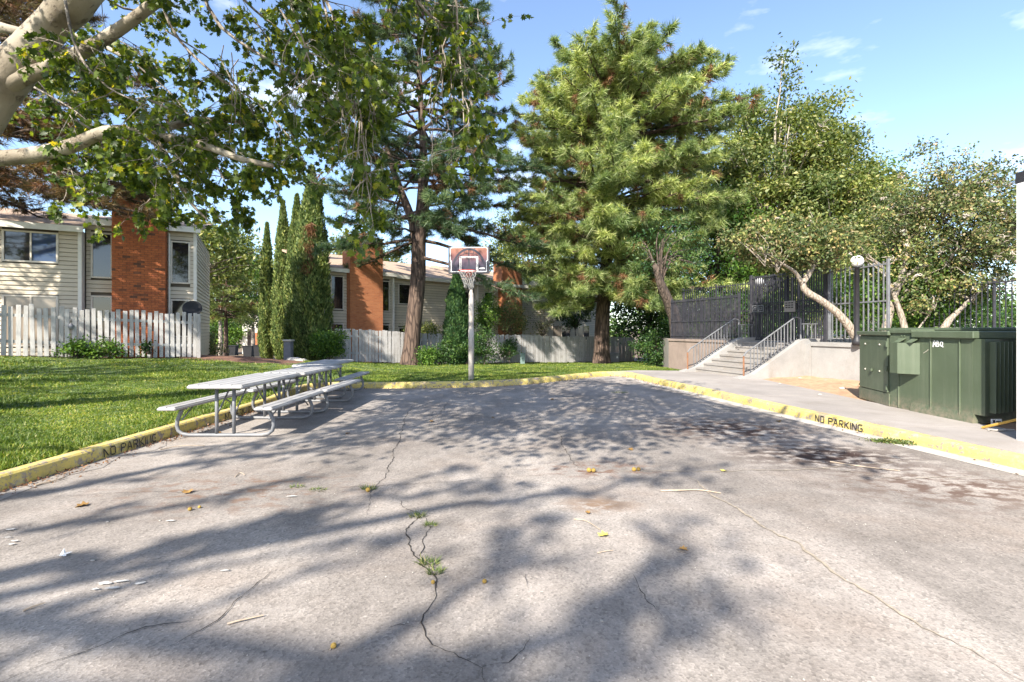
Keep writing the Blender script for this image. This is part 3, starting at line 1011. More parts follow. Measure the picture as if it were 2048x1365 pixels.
def retaining():
    root = empty('retaining_wall', (ST_TOP_NEAR.x, ST_TOP_NEAR.y, 0))
    tag(root, 'pale concrete retaining wall holding up the fenced terrace', 'wall')
    off = -Vector((ST_TOP_NEAR.x, ST_TOP_NEAR.y, 0))
    def part(name, mb, mat):
        o = mb.build(name, mat, root)
        o.location = off
        return o
    # near run, in panels with open joints
    L = 8.6
    n = 3
    for i in range(n):
        p = ST_TOP_NEAR + ND * (0.45 + (L - 0.45) * i / n)
        part('wall_panel', obox(MB(), p, ND, (L - 0.45) / n - 0.012, 0.26, -0.2, TOPZ - 0.06), 'conc')
    part('coping', obox(MB(), ST_TOP_NEAR + ND * 0.45 - CD * 0.04, ND, L - 0.45, 0.36, TOPZ - 0.058, TOPZ + 0.055), 'conc')
    part('pilaster', obox(MB(), ST_TOP_NEAR + ND * 0.02 - CD * 0.06, ND, 0.42, 0.4, -0.2, TOPZ - 0.02), 'conc')
    # far run beyond the stairs
    for i in range(2):
        p = W_FAR + ND * (WL * i / 2)
        part('wall_panel', obox(MB(), p, ND, WL / 2 - 0.012, 0.26, -0.6, TOPZ - 0.06), 'stucco_tan')
    part('coping', obox(MB(), W_FAR - CD * 0.04, ND, WL, 0.36, TOPZ - 0.058, TOPZ + 0.03), 'stucco_tan')
retaining()

def stairs():
    root = empty('concrete_staircase', (S0.x, S0.y, 0))
    tag(root, 'worn concrete steps climbing to the gate between sloping cheek walls', 'staircase')
    off = -Vector((S0.x, S0.y, 0))
    for k in range(NST):
        mb = MB()
        p = S0 + CD * (TREAD * k)
        ln = TREAD + 0.02 if k < NST - 1 else 0.95
        z1 = 0.14 + RISE * (k + 1)
        obox(mb, p - CD * 0.02, ND, SW, ln, z1 - 0.045, z1)            # nosing slab
        obox(mb, p + CD * 0.004, ND, SW, ln - 0.03, -0.1, z1 - 0.045)
        o = mb.build('step', 'step', root); o.location = off
    # cheeks: near one is the big pale sloping wall, far one a low kerb
    for (p0, th, nm, side) in ((S0 + ND * (SW + 0.002), 0.26, 'cheek_wall', 1), (S0 - ND * 0.262, 0.26, 'cheek_wall', 1)):
        zs = [(-0.5, -0.2), (-0.45, 0.165), (0.0, 0.26), (TREAD * 6 - 0.25, TOPZ + 0.05), (TREAD * 6 + 0.06, TOPZ + 0.14), (TREAD * 6 + 0.75, TOPZ + 0.14), (TREAD * 6 + 0.75, -0.2)]
        prof = [p0 + CD * a + Vector((0, 0, z)) for a, z in zs]
        mb = MB().slab(prof[::-1], None, None, ND * th)
        o = mb.build(nm, 'conc', root); o.location = off
stairs()

def handrail(q, label):
    """sloping iron rail along one cheek"""
    root = empty('stair_railing', (q.x, q.y, 0.2))
    tag(root, label, 'railing', 'iron railings of the concrete steps')
    off = -Vector((q.x, q.y, 0.2))
    L = TREAD * 6
    def base(a):
        return 0.26 + (TOPZ + 0.05 - 0.26) * max(0, min(1, a / (L - 0.25))) if a < L else TOPZ + 0.14
    def pt(a, h):
        p = q + CD * a
        return Vector((p.x, p.y, base(a) + h))
    def part(mb, name, mat):
        o = mb.build(name, mat, root); o.location = off
    part(MB().tube([pt(-0.22, 0.50), pt(-0.12, 0.62), pt(0.1, 0.68), pt(L - 0.25, 0.72), pt(L - 0.05, 0.68)], 0.021, 8), 'handrail', 'iron_pale')
    part(MB().tube([pt(-0.2, 0.07), pt(0.1, 0.08), pt(L - 0.28, 0.08)], 0.016, 6), 'bottom_rail', 'iron')
    part(MB().tube([pt(-0.22, -0.12), pt(-0.22, 0.50)], 0.024, 8), 'end_post', 'rust')
    part(MB().tube([pt(L - 0.05, -0.05), pt(L - 0.05, 0.68)], 0.024, 8), 'end_post', 'iron_pale')
    n = 14
    for i in range(n):
        a = 0.02 + (L - 0.32) * i / (n - 1)
        part(MB().box(-0.011, 0.011, -0.011, 0.011, 0, 0.62, Matrix.Translation(pt(a, 0.07))), 'baluster', 'iron_pale')
    for i in range(5):
        a = L + 0.06 + i * 0.15
        part(MB().box(-0.011, 0.011, -0.011, 0.011, 0, 0.42, Matrix.Translation(pt(a, 0.0))), 'baluster', 'iron_pale')
    part(MB().tube([pt(L + 0.0, 0.43), pt(L + 0.72, 0.43)], 0.018, 6), 'landing_rail', 'iron_pale')
handrail(S0 + ND * (SW + 0.13), 'near railing on the broad pale cheek wall, with a rusty foot post')
handrail(S0 - ND * 0.13, 'far railing of the steps, in front of the dark screened fence')

# ------------------------------------------------------------------ iron fence and gate on the terrace
def iron_fence(p0, p1, h, pitch, mat, label, w=0.011, rails=(0.12, 0.5, 0.97), skip=None):
    d = (p1 - p0)
    L = d.length
    d.normalize()
    rz = math.atan2(d.y, d.x)
    root = empty('iron_fence', (p0.x, p0.y, TOPZ), rz)
    tag(root, label, 'fence', 'iron fences of the terrace')
    me = MB().box(-w, w, -w, w, 0.03, h).mesh('picket', mat)
    n = int(L / pitch)
    for i in range(n + 1):
        link('picket', me, root, Matrix.Translation((i * pitch, 0, 0)))
    for r in rails:
        MB().box(0, L, -0.016 - w, -w - 0.001, h * r - 0.018, h * r + 0.018).build('rail', mat, root)
    pm = MB().box(-0.03, 0.03, -0.03, 0.03, 0, h + 0.06, bev=0.006).mesh('post', mat)
    m = max(1, round(L / 2.4))
    for i in range(m + 1):
        link('post', pm, root, Matrix.Translation((L * i / m, 0.045, 0)))
    return root
FH = 2.12
iron_fence(ST_TOP_NEAR + CD * 0.5 + ND * 0.55, ST_TOP_NEAR + CD * 0.22 + ND * 2.35, FH, 0.145, 'iron_pale', 'tall pale open pickets between the dark gate and the lamp post', 0.012, (0.06, 0.53, 0.965))
iron_fence(ST_TOP_NEAR + CD * 4.2 + ND * 0.2, ST_TOP_NEAR + CD * 4.2 + ND * 9.0, 1.75, 0.13, 'iron', 'dark picket fence behind the many-stemmed tree and the transformer', 0.011, (0.06, 0.965))
fl = iron_fence(W_FAR + CD * 0.12, ST_TOP_FAR + CD * 0.12 - ND * 0.35, 1.62, 0.078, 'iron', 'close-set black iron fence on the low wall beyond the steps', 0.013, (0.1, 0.45, 0.95))
iron_fence(W_FAR + CD * 2.2 - ND * 2, ST_TOP_FAR + CD * 2.6, 2.3, 0.13, 'iron', 'black iron fence farther back on the terrace under the trees', 0.012)
# low rail with pale pickets in front of it
def gate():
    p0 = ST_TOP_FAR + CD * 0.55 - ND * 0.2
    p1 = ST_TOP_NEAR + CD * 0.55 + ND * 0.45
    d = p1 - p0
    L = d.length
    d.normalize()
    root = empty('iron_gate', (p0.x, p0.y, TOPZ), math.atan2(d.y, d.x))
    tag(root, 'tall dark iron gate with a key-pattern band at the head of the steps', 'gate')
    h = FH + 0.1
    me = MB().box(-0.017, 0.017, -0.014, 0.014, 0.05, h).mesh('picket', 'iron')
    n = int(L / 0.08)
    for i in range(n + 1):
        link('picket', me, root, Matrix.Translation((i * 0.08, 0, 0)))
    for x in (0.0, L * 0.52, L):
        MB().box(x - 0.045, x + 0.045, -0.05, 0.04, 0, h + 0.05, bev=0.008).build('gate_post', 'iron', root)
    for z in (0.08, 0.95, 1.28, h - 0.06):
        MB().box(0.05, L * 0.52 - 0.05, -0.036, -0.014, z - 0.02, z + 0.02).build('gate_rail', 'iron', root)
        MB().box(L * 0.52 + 0.05, L - 0.05, -0.036, -0.014, z - 0.02, z + 0.02).build('gate_rail', 'iron', root)
    # key pattern squares in the band
    def key(x, z, s):
        mb = MB()
        for (a, b) in ((s, 0.012), (s * 0.45, 0.010)):
            mb.box(x - a, x + a, -0.05, -0.04, z - a, z - a + 2 * b)
            mb.box(x - a, x + a, -0.05, -0.04, z + a - 2 * b, z + a)
            mb.box(x - a, x - a + 2 * b, -0.05, -0.04, z - a + 2 * b, z + a - 2 * b)
            mb.box(x + a - 2 * b, x + a, -0.05, -0.04, z - a + 2 * b, z + a - 2 * b)
        return mb
    x = 0.2
    while x < L - 0.1:
        if abs(x - L * 0.52) > 0.12:
            key(x, 1.115, 0.115).build('key_ornament', 'iron_pale' if x < 0.5 else 'iron', root)
        x += 0.25
    # small notice on the gate
    sg = empty('notice_sign', p0 + d * 1.62 - Vector((-d.y, d.x, 0)) * 0.075 + Vector((0, 0, TOPZ + 1.13)), math.atan2(d.y, d.x))
    tag(sg, 'small pale notice board with dark lines, fixed on the dark gate', 'sign')
    MB().box(-0.2, 0.2, -0.012, 0.012, -0.17, 0.17, bev=0.004).build('panel', 'walk', sg)
    for k, z in enumerate((0.09, 0.02, -0.05)):
        for j in range(3):
            MB().box(-0.15 + j * 0.105, -0.15 + j * 0.105 + 0.08, -0.0155, -0.0135, z, z + 0.035).build('notice_print', 'stencil', sg)
gate()

def globe_lamp(px, py, Y, r, base, label, postr=0.055):
    c = P(px, py, Y)
    root = empty('globe_lamp', (c.x, c.y, base))
    tag(root, label, 'lamp post', 'globe lamps')
    h = c.z - base
    MB().lathe((0, 0, 0), [(postr * 1.9, 0), (postr * 1.9, 0.12), (postr * 1.1, 0.2), (postr, 0.25), (postr, h - r * 1.15), (postr * 1.5, h - r * 1.1), (postr * 1.5, h - r * 0.9)], 12).build('post', 'black', root, True)
    prof = [(r * math.sin(math.pi * i / 12) + 0.001, h - r * math.cos(math.pi * i / 12)) for i in range(13)]
    MB().lathe((0, 0, 0), prof, 20).build('globe', 'globe', root, True)
globe_lamp(1714, 523, 12.5, 0.15, TOPZ, 'white globe on a black post rising beside the leaning tree trunk')
globe_lamp(1519, 564, 17.6, 0.15, TOPZ, 'white globe lamp just behind the far edge of the gate')
globe_lamp(1738, 617, 24, 0.2, TOPZ, 'small distant white globe lamp seen low through the pickets')
# ------------------------------------------------------------------ houses
class Facade:
    """vertical plane through (px, Y) seen in the photo, running at angle a; local x = along, -y = outwards"""
    def __init__(s, px, Y, a):
        s.a = R(a)
        s.o = Vector(((px - 1024) / FPX * Y, Y, 0))
        s.d = Vector((math.cos(s.a), math.sin(s.a), 0))
        s.n = Vector((math.sin(s.a), -math.cos(s.a), 0))
    def u(s, px, w=0.0):
        r = (px - 1024) / FPX
        o = s.o + s.n * w
        return (r * o.y - o.x) / (s.d.x - r * s.d.y)
    def Y(s, px, w=0.0):
        return (s.o + s.n * w + s.d * s.u(px, w)).y
    def z(s, px, py, w=0.0):
        return CAMH - (py - HORIZ) / FPX * s.Y(px, w)
    def pt(s, u, w, z):
        p = s.o + s.d * u + s.n * w
        return Vector((p.x, p.y, z))

BOARD = MB().add([(0, 0, 0), (1, 0, 0), (1, -0.036, 0), (0, -0.036, 0), (0, 0, 1), (1, 0, 1), (1, -0.006, 1), (0, -0.006, 1)],
                 [(0, 1, 2, 3), (7, 6, 5, 4), (3, 2, 6, 7), (1, 5, 6, 2), (0, 3, 7, 4)]).mesh('siding_board', 'siding')

def siding(wall, u0, u1, z0, z1, w, holes=(), course=0.145, M=Matrix.Identity(4)):
    n = math.ceil((z1 - z0) / course)
    for i in range(n):
        za = z0 + i * course
        zb = min(za + course, z1)
        if zb - za < 0.02:
            continue
        ivs = [(u0, u1)]
        for (a, b, c, d) in holes:
            if c < zb - 0.01 and d > za + 0.01:
                nx = []
                for (p, q) in ivs:
                    if b <= p or a >= q:
                        nx.append((p, q)); continue
                    if a > p: nx.append((p, a))
                    if b < q: nx.append((b, q))
                ivs = nx
        for (p, q) in ivs:
            if q - p > 0.02:
                link('siding_board', BOARD, wall, M @ Matrix.Translation((p, -w, za)) @ Matrix.Diagonal((q - p, 1, (zb - za) * 0.91, 1)))

def window(root, u0, u1, z0, z1, w, panes=('glass',), t=0.055, mat='frame_tan', M=None):
    mb = MB()
    y0, y1 = -w - 0.045, -w + 0.03
    mb.box(u0 - t, u1 + t, y0, y1, z0 - t, z0, M)
    mb.box(u0 - t, u1 + t, y0, y1, z1, z1 + t, M)
    mb.box(u0 - t, u0, y0, y1, z0, z1, M)
    mb.box(u1, u1 + t, y0, y1, z0, z1, M)
    n = len(panes)
    for k in range(1, n):
        x = u0 + (u1 - u0) * k / n
        mb.box(x - 0.022, x + 0.022, y0 + 0.008, y1, z0, z1, M)
    o = mb.build('window', mat, root)
    for k, pm in enumerate(panes):
        a = u0 + (u1 - u0) * k / n + (0.022 if k else 0)
        b = u0 + (u1 - u0) * (k + 1) / n - (0.022 if k < n - 1 else 0)
        MB().box(a, b, -w - 0.012 + 0.006 * (k % 2), -w + 0.004 + 0.006 * (k % 2), z0, z1, M).build('pane', pm, o)
    return o

def roof_slab(root, u0, u1, w, z, depth, pitch, over=0.3, th=0.12):
    """single slope rising away from the eave, with fascia"""
    y0, y1 = -w - over, -w + depth
    rise = (y1 - y0) * math.tan(R(pitch))
    mb = MB()
    mb.add([(u0, y0, z), (u1, y0, z), (u1, y1, z + rise), (u0, y1, z + rise), (u0, y0, z + th), (u1, y0, z + th), (u1, y1, z + rise + th), (u0, y1, z + rise + th)],
           [(3, 2, 1, 0), (4, 5, 6, 7), (1, 2, 6, 5), (3, 0, 4, 7), (2, 3, 7, 6), (0, 1, 5, 4)])
    rf = mb.build('roof', 'roof', root)
    MB().box(u0 - 0.02, u1 + 0.02, y0 - 0.03, y0 - 0.003, z - 0.1, z + th - 0.02).build('fascia', 'trim', rf)
    return rf

def chimney_bricks(root, u0, u1, w0, w1, zb, zt, zvis):
    """brick chimney standing w1-w0 proud of the wall; bricks one by one on its face"""
    ch = MB().box(u0 + 0.012, u1 - 0.012, -w1 + 0.012, -w0 + 0.3, zb, zt - 0.02).build('chimney', 'mortar', root)
    course, bl = 0.078, 0.205
    me = MB().box(0, bl - 0.011, -0.012, 0.06, 0, course - 0.011, bev=0.003).mesh('brick', 'brick1')
    rest = MB()
    cnt = 0
    rows = int((zt - zb) / course)
    W = u1 - u0
    nper = W / bl
    spots = []
    for r in range(rows):
        z = zb + r * course
        x = u0 - (bl / 2 if r % 2 else 0)
        while x < u1 - 0.01:
            a, b = max(x, u0), min(x + bl, u1)
            if b - a > 0.03:
                spots.append((a, b - 0.011 - a, z, 0))
            x += bl
        x = 0
        dep = w1 - w0
        for side in (0, 1):
            y = -w1 + (bl / 2 if r % 2 else 0)
            spots.append((side, bl / 2 - 0.011, z, 2)) if r % 2 else None
            while y < -w0:
                spots.append((y, min(bl - 0.011, -w0 - y), z, 3 + side))
                y += bl
    front = sorted([s for s in spots if s[3] == 0 and s[1] > bl - 0.03 and s[2] > zvis], key=lambda s: s[2])
    single = set(id(s) for s in front[40:340])
    for s in spots:
        a, ln, z, k = s
        if id(s) in single:
            link('brick', me, ch, Matrix.Translation((a, -w1 + 0.012 - random.uniform(0, 0.006), z)))
        elif k == 0:
            rest.box(a, a + ln, -w1 - random.uniform(0, 0.006), -w1 + 0.07, z, z + course - 0.011)
        elif k == 3:
            if ln > 0.02:
                rest.box(u0 - random.uniform(0, .004), u0 + 0.06, a + 0.002, a + ln, z + 0.0005, z + course - 0.0115)
        elif k == 4:
            if ln > 0.02:
                rest.box(u1 - 0.06, u1 + random.uniform(0, .004), a + 0.002, a + ln, z + 0.0005, z + course - 0.0115)
    stuff(rest.build('brickwork', 'brickN', ch))
    MB().box(u0 - 0.05, u1 + 0.05, -w1 - 0.05, -w0 + 0.35, zt - 0.02, zt + 0.06).build('chimney_cap', 'mortar', ch)
    return ch

def left_house():
    f = Facade(203, 17.0, 28)
    root = empty('town_house', f.o, f.a)
    tag(root, 'cream sided town house with tall orange brick chimney behind the picket fence', 'house')
    zg = 0.35
    WW = 0.30                                    # left wing stands proud
    zE = f.z(163, 462, WW)
    uL, uW = f.u(0, WW) - 4.0, f.u(163, WW)
    uC0, uC1 = f.u(230), f.u(335)
    uE = f.u(392)
    zE2 = f.z(203, 448)
    # wall cores, dark so the gaps between boards read as lap shadows
    wl_ = MB().box(uL, uW - 0.002, -WW + 0.06, 6.0, zg - 0.5, zE).build('wall', 'lap_shade', root)
    wr_ = MB().box(uW + 0.002, uE, 0.06, 6.0, zg - 0.5, zE2).build('wall', 'lap_shade', root)
    w1 = (f.u(9, WW), f.u(113, WW), f.z(60, 522, WW), f.z(60, 466, WW))
    w2 = (f.u(9, WW), f.u(113, WW), f.z(60, 690, WW), f.z(60, 594, WW))
    holes = [(a - .055, b + .055, c - .055, d + .055) for a, b, c, d in (w1, w2)]
    siding(wl_, uL, uW - 0.09, zg, zE, WW, holes)
    window(root, *w1, WW, ('glass', 'glass_sky'))
    window(root, *w2, WW, ('glass_pale', 'glass_pale'))
    t1 = (f.u(186), f.u(222), f.z(203, 554), f.z(203, 469))
    t2 = (f.u(186), f.u(222), f.z(203, 672), f.z(203, 595))
    t3 = (f.u(345), f.u(377), f.z(360, 565), f.z(360, 486))
    t4 = (f.u(345), f.u(377), f.z(360, 672), f.z(360, 602))
    holes = [(a - .055, b + .055, c - .055, d + .055) for a, b, c, d in (t1, t2, t3, t4)]
    siding(wr_, uW + 0.06, uC0 + 0.02, zg, zE2, 0, holes)
    siding(wr_, uC1 - 0.02, uE - 0.08, zg, zE2, 0, holes)
    for t in (t1, t2, t3, t4):
        window(root, *t, 0.0, ('glass',))
    # corner boards
    MB().box(uW - 0.088, uW + 0.012, -WW - 0.035, 0.04, zg, zE - 0.01).build('corner_board', 'trim', root)
    MB().box(uE - 0.078, uE + 0.02, -0.035, 0.12, zg, zE2 - 0.01).build('corner_board', 'trim', root)
    # end wall
    M = Matrix.Translation((uE, 0.12, 0)) @ Matrix.Rotation(R(90), 4, 'Z')
    siding(wr_, 0, 5.9, zg, zE2, 0, (), 0.145, M)
    roof_slab(root, uL, uW + 0.1, WW, zE + 0.0, 5.5, 14, 0.3)
    roof_slab(root, uW + 0.12, uE + 0.15, 0, zE2, 5.5, 12, 0.28)
    chimney_bricks(root, uC0, uC1, 0.0, 0.45, zg - 0.3, f.z(282, 374, .45), f.z(282, 630))
    # downpipe by the chimney
    MB().tube([(uC1 + 0.06, -0.09, zE2 - 0.15), (uC1 + 0.06, -0.07, zE2 - 0.4), (uC1 + 0.06, -0.07, zg)], 0.035, 8).build('downpipe', 'trim', root)
left_house()

def mid_house():
    f = Facade(650, 25.6, 44)
    root = empty('town_house', f.o, f.a)
    tag(root, 'long cream town house with two brick chimneys beyond the far fence', 'house')
    zg = -0.75
    zE = f.z(650, 540)
    uA = 0.0
    uB = f.u(787)
    uD = f.u(955)
    uE = f.u(1040)
    uF = f.u(1196)
    W1 = MB().box(uA + 0.02, uB, 0.06, 6.5, zg, zE).build('wall', 'lap_shade', root)
    W2 = MB().box(uB + 0.002, uD, 0.36, 6.4, zg, zE - 0.003).build('wall', 'lap_shade', root)
    W3 = MB().box(uD + 0.002, uF, 0.06, 6.5, zg, zE + 0.003).build('wall', 'lap_shade', root)
    def rect(x0, x1, y0, y1, w=0.0):
        xm = (x0 + x1) / 2
        return (f.u(x0, w), f.u(x1, w), f.z(xm, y1, w), f.z(xm, y0, w))
    sets = []
    a = [rect(663, 685, 554, 618), rect(663, 685, 649, 690), rect(764, 777, 564, 622), rect(762, 777, 651, 690)]
    b = [rect(798, 840, 571, 608, -0.3), rect(798, 814, 657, 690, -0.3), rect(926, 944, 585, 618, -0.3)]
    c = [rect(969, 984, 586, 614), rect(1105, 1140, 652, 680), rect(1155, 1178, 652, 680), rect(1168, 1182, 610, 640), rect(1110, 1128, 606, 640)]
    for (W, u0, u1, rs, w, z1) in ((W1, 0.1, uB - 0.08, a, 0.0, zE), (W2, uB + 0.05, uD - 0.02, b, -0.3, zE - 0.003), (W3, uD + 0.06, uF, c, 0.0, zE + 0.003)):
        holes = [(p - .05, q + .05, r - .05, s_ + .05) for p, q, r, s_ in rs]
        siding(W, u0, u1, zg + 0.4, z1, w, holes, 0.16)
        for k, r_ in enumerate(rs):
            pan = ('glass',)
            if W is W3 and k in (1, 2):
                pan = ('glass_pale', 'glass')
            window(root, *r_, w, pan, 0.05)
    # wide white corner board on the near gable corner, end wall in its shade
    MB().box(uA - 0.03, uA + 0.10, -0.04, 0.10, zg, zE).build('corner_board', 'trim', root)
    MB().tube([(uA + 0.2, -0.1, zE - 0.1), (uA + 0.2, -0.08, zE - 0.3), (uA + 0.2, -0.08, zg)], 0.05, 8).build('downpipe', 'trim', root)
    MB().box(uB - 0.078, uB + 0.05, -0.04, 0.33, zg, zE - 0.01).build('corner_board', 'trim', root)
    MB().box(uD - 0.02, uD + 0.058, -0.04, 0.33, zg, zE - 0.01).build('corner_board', 'trim', root)
    M = Matrix.Translation((uA, 6.5, 0)) @ Matrix.Rotation(R(-90), 4, 'Z')
    siding(W1, 0, 6.4, zg + 0.4, zE, 0, (), 0.16, M)
    roof_slab(root, uA - 0.25, uB + 0.1, 0.0, zE, 6, 15, 0.35)
    roof_slab(root, uB + 0.11, uD + 0.3, -0.3, zE - 0.05, 6, 15, 0.45)
    roof_slab(root, uD + 0.31, uF + 0.3, 0.0, zE - 0.02, 6, 15, 0.45)
    # brick chimneys
    for (x0, x1, yt) in ((693, 758, 476), (996, 1036, 527)):
        u0, u1 = f.u(x0), f.u(x1)
        xm = (x0 + x1) / 2
        ch = MB().box(u0, u1, -0.45, 0.5, zg, f.z(xm, yt, .45)).build('chimney', 'bricktex', root)
        MB().box(u0 - 0.06, u1 + 0.06, -0.51, 0.56, f.z(xm, yt, .45) + 0.002, f.z(xm, yt, .45) + 0.09).build('chimney_cap', 'mortar', ch)
    # small gable behind the far chimney
    g0, g1 = f.u(1036), f.u(1118)
    zr = f.z(1040, 556)
    pr = [Vector((g0, -0.12, zE - 0.15)), Vector((g1, -0.12, zE - 0.15)), Vector((g1, -0.12, zE + 0.05)), Vector((g0, -0.12, zr + 0.35))]
    MB().slab(pr, None, None, Vector((0, 0.10, 0))).build('gable', 'trim', root)
    # gutter spout beside the far chimney
    MB().tube([(f.u(990), -0.35, zE - 0.05), (f.u(990), -0.2, zE - 0.5), (f.u(984), -0.08, zE - 0.8), (f.u(984), -0.08, zg)], 0.045, 6).build('downpipe', 'trim', root)
mid_house()

def far_house():
    f = Facade(490, 60, 20)
    root = empty('far_house', (f.o.x, f.o.y, -1.5), f.a)
    tag(root, 'small white gabled house far off beyond the rubbish bins', 'house')
    zb = 0
    h1 = f.z(505, 640) + 1.5
    w = f.u(505) - f.u(486)
    u1 = f.u(515)
    MB().box(-0.3, u1, 0, 6, zb, h1).build('wall', 'trim', root)
    pk = f.z(500, 603) + 1.5
    MB().add([(-0.45, -0.2, h1 - 0.1), (u1 * 0.5, -0.2, pk), (u1 + 0.2, -0.2, h1 - 0.1), (-0.45, 6, h1 - 0.1), (u1 * 0.5, 6, pk), (u1 + 0.2, 6, h1 - 0.1)],
             [(0, 2, 1), (3, 4, 5), (0, 1, 4, 3), (1, 2, 5, 4), (2, 0, 3, 5)]).build('roof', 'trim', root)
    MB().box(u1 + 0.02, u1 + 2.6, 0.8, 6, zb, h1 * 0.62).build('garage', 'stucco', root)
    MB().box(u1 - 0.3, u1 + 0.01, -0.25, 0.2, zb, h1 * 0.62).build('brick_pier', 'bricktex', root)
    MB().box(0.25, 0.8, -0.05, -0.002, 1.0, 3.1).build('window', 'glass', root)
    MB().add([(u1, -0.3, h1 * 0.62), (u1 + 3, 0.4, h1 * 0.62), (u1 + 3, 6, h1 * 0.95), (u1, 6, h1 * 0.95), (u1, -0.3, h1 * 0.66), (u1 + 3, 0.4, h1 * 0.66), (u1 + 3, 6, h1), (u1, 6, h1)],
             [(3, 2, 1, 0), (4, 5, 6, 7), (0, 1, 5, 4), (1, 2, 6, 5), (2, 3, 7, 6), (3, 0, 4, 7)]).build('roof', 'roof', root)
far_house()

# white building at the right edge of the view
def white_building():
    root = empty('white_building', (6.84, 6.54, 0))
    tag(root, 'white stucco building with dark roof edge, cut off by the right border', 'building')
    off = Vector((-6.84, -6.54, 0))
    poly = [(6.23, 5.97), (6.85, -8), (16, -8), (16, 5.97)]
    o = MB().prism(poly, 0.0, 3.30).build('wall', 'stucco', root); o.location = off
    poly = [(6.235, 5.99), (6.84, -8.1), (16.1, -8.1), (16.1, 5.99)]
    o = MB().prism(poly, 3.302, 3.44).build('roof', 'black', root); o.location = off
white_building()

# ------------------------------------------------------------------ picket fences
def picket_fence(p0, p1, label, h, pitch, pw, fm='fence', ragged=0.05, skip=()):
    d = p1 - p0
    L = d.length
    d.normalize()
    rz = math.atan2(d.y, d.x)
    root = empty('picket_fence', (p0.x, p0.y, 0), rz)
    tag(root, label, 'fence', 'white picket fences')
    vs = []
    for k in range(5):
        hh = 1.0
        mb = MB().box(-pw / 2, pw / 2, -0.011, 0.011, 0, 1.0, bev=0.003)
        vs.append(mb.mesh('picket', fm))
    n = int(L / pitch)
    for i in range(n + 1):
        x = i * pitch
        if any(a < x < b for a, b in skip):
            continue
        p = p0 + d * x
        z = gz(p.x, p.y) + 0.05 + random.uniform(-0.015, 0.03)
        hh = h + random.uniform(-ragged, ragged)
        M = Matrix.Translation((x + random.uniform(-0.006, 0.006), random.uniform(-0.004, 0.004), z)) @ Matrix.Rotation(random.gauss(0, 0.011), 4, 'Y') @ Matrix.Diagonal((random.uniform(0.93, 1.04), 1, hh, 1))
        link('picket', vs[i % 5], root, M)
    segs = max(2, round(L / 2.4))
    for i in range(segs):
        a, b = L * i / segs, L * (i + 1) / segs
        za = gz(*(p0 + d * a).xy); zb = gz(*(p0 + d * b).xy)
        for r in (0.28, 0.8):
            mb = MB()
            mb.add([(a, 0.014, za + h * r), (b, 0.014, zb + h * r), (b, 0.055, zb + h * r), (a, 0.055, za + h * r),
                    (a, 0.014, za + h * r + 0.09), (b, 0.014, zb + h * r + 0.09), (b, 0.055, zb + h * r + 0.09), (a, 0.055, za + h * r + 0.09)],
                   [(3, 2, 1, 0), (4, 5, 6, 7), (0, 1, 5, 4), (1, 2, 6, 5), (2, 3, 7, 6), (3, 0, 4, 7)])
            mb.build('rail', fm, root)
    for i in range(segs + 1):
        a = L * i / segs
        z = gz(*(p0 + d * a).xy)
        MB().box(a - 0.045, a + 0.045, 0.057, 0.147, z - 0.1, z + h * 0.98).build('post', fm, root)
    return root, d, L
fr, fd, fL = picket_fence(LF0, LF1, 'weathered white picket fence in front of the town house with tall chimney', 1.55, 0.162, 0.112, 'fence', 0.05)
# end post of the left fence and its return towards the house
MB().box(fL + 0.06, fL + 0.17, -0.06, 0.05, gz(LF1.x, LF1.y) - 0.1, gz(LF1.x, LF1.y) + 1.6, bev=0.006).build('end_post', 'fence', fr)
fr2, _, rL = picket_fence(RF0, RF1, 'long white picket fence behind the basketball pole and the two big pines', 1.6, 0.163, 0.146, 'fence_shaded', 0.022)
zc = gz(RF1.x, RF1.y)
MB().box(rL + 0.05, rL + 0.16, -0.06, 0.05, zc - 0.1, zc + 1.62, bev=0.006).build('end_post', 'fence_shaded', fr2)

# black dish on the end of the left fence, small round ornament on the pickets
def fence_bits():
    c = P(385, 619, 17.6)
    root = empty('satellite_dish', (c.x, c.y, gz(c.x, c.y)))
    tag(root, 'round black dish standing up behind the end of the picket fence', 'dish')
    M = Matrix.Translation((0, 0, c.z - gz(c.x, c.y))) @ Matrix.Rotation(R(62), 4, 'X') @ Matrix.Rotation(R(25), 4, 'Y')
    mb = MB()
    prof = [(0.001, 0.0), (0.10, 0.008), (0.2, 0.035), (0.29, 0.075), (0.31, 0.085), (0.31, 0.062), (0.2, 0.012), (0.001, -0.03)]
    mb.lathe((0, 0, 0), prof, 24)
    mb.v = [tuple(M @ Vector(v)) for v in mb.v]
    mb.build('dish', 'bin', root, True)
    MB().tube([(0, 0.06, 0), (0, 0.06, c.z - gz(c.x, c.y))], 0.028, 8).build('mast', 'bin', root)
    q = P(138, 648, 15.4)
    t = (q.x - LF0.x) / fd.x
    q = LF0 + fd * t + Vector((0.5, -0.87, 0)) * 0.05
    root = empty('fence_ornament', (q.x, q.y, gz(q.x, q.y) + 1.02), math.atan2(fd.y, fd.x))
    tag(root, 'small grey round fitting fixed to the pickets of the near white fence', 'ornament')
    MB().lathe((0, 0, 0), [(0.02, -0.09), (0.05, -0.07), (0.07, -0.02), (0.065, 0.03), (0.03, 0.07), (0.012, 0.1)], 14).build('globe', 'grey', root, True)
    MB().box(-0.03, 0.03, 0.03, 0.045, -0.06, 0.1).build('bracket', 'grey', root)
fence_bits()

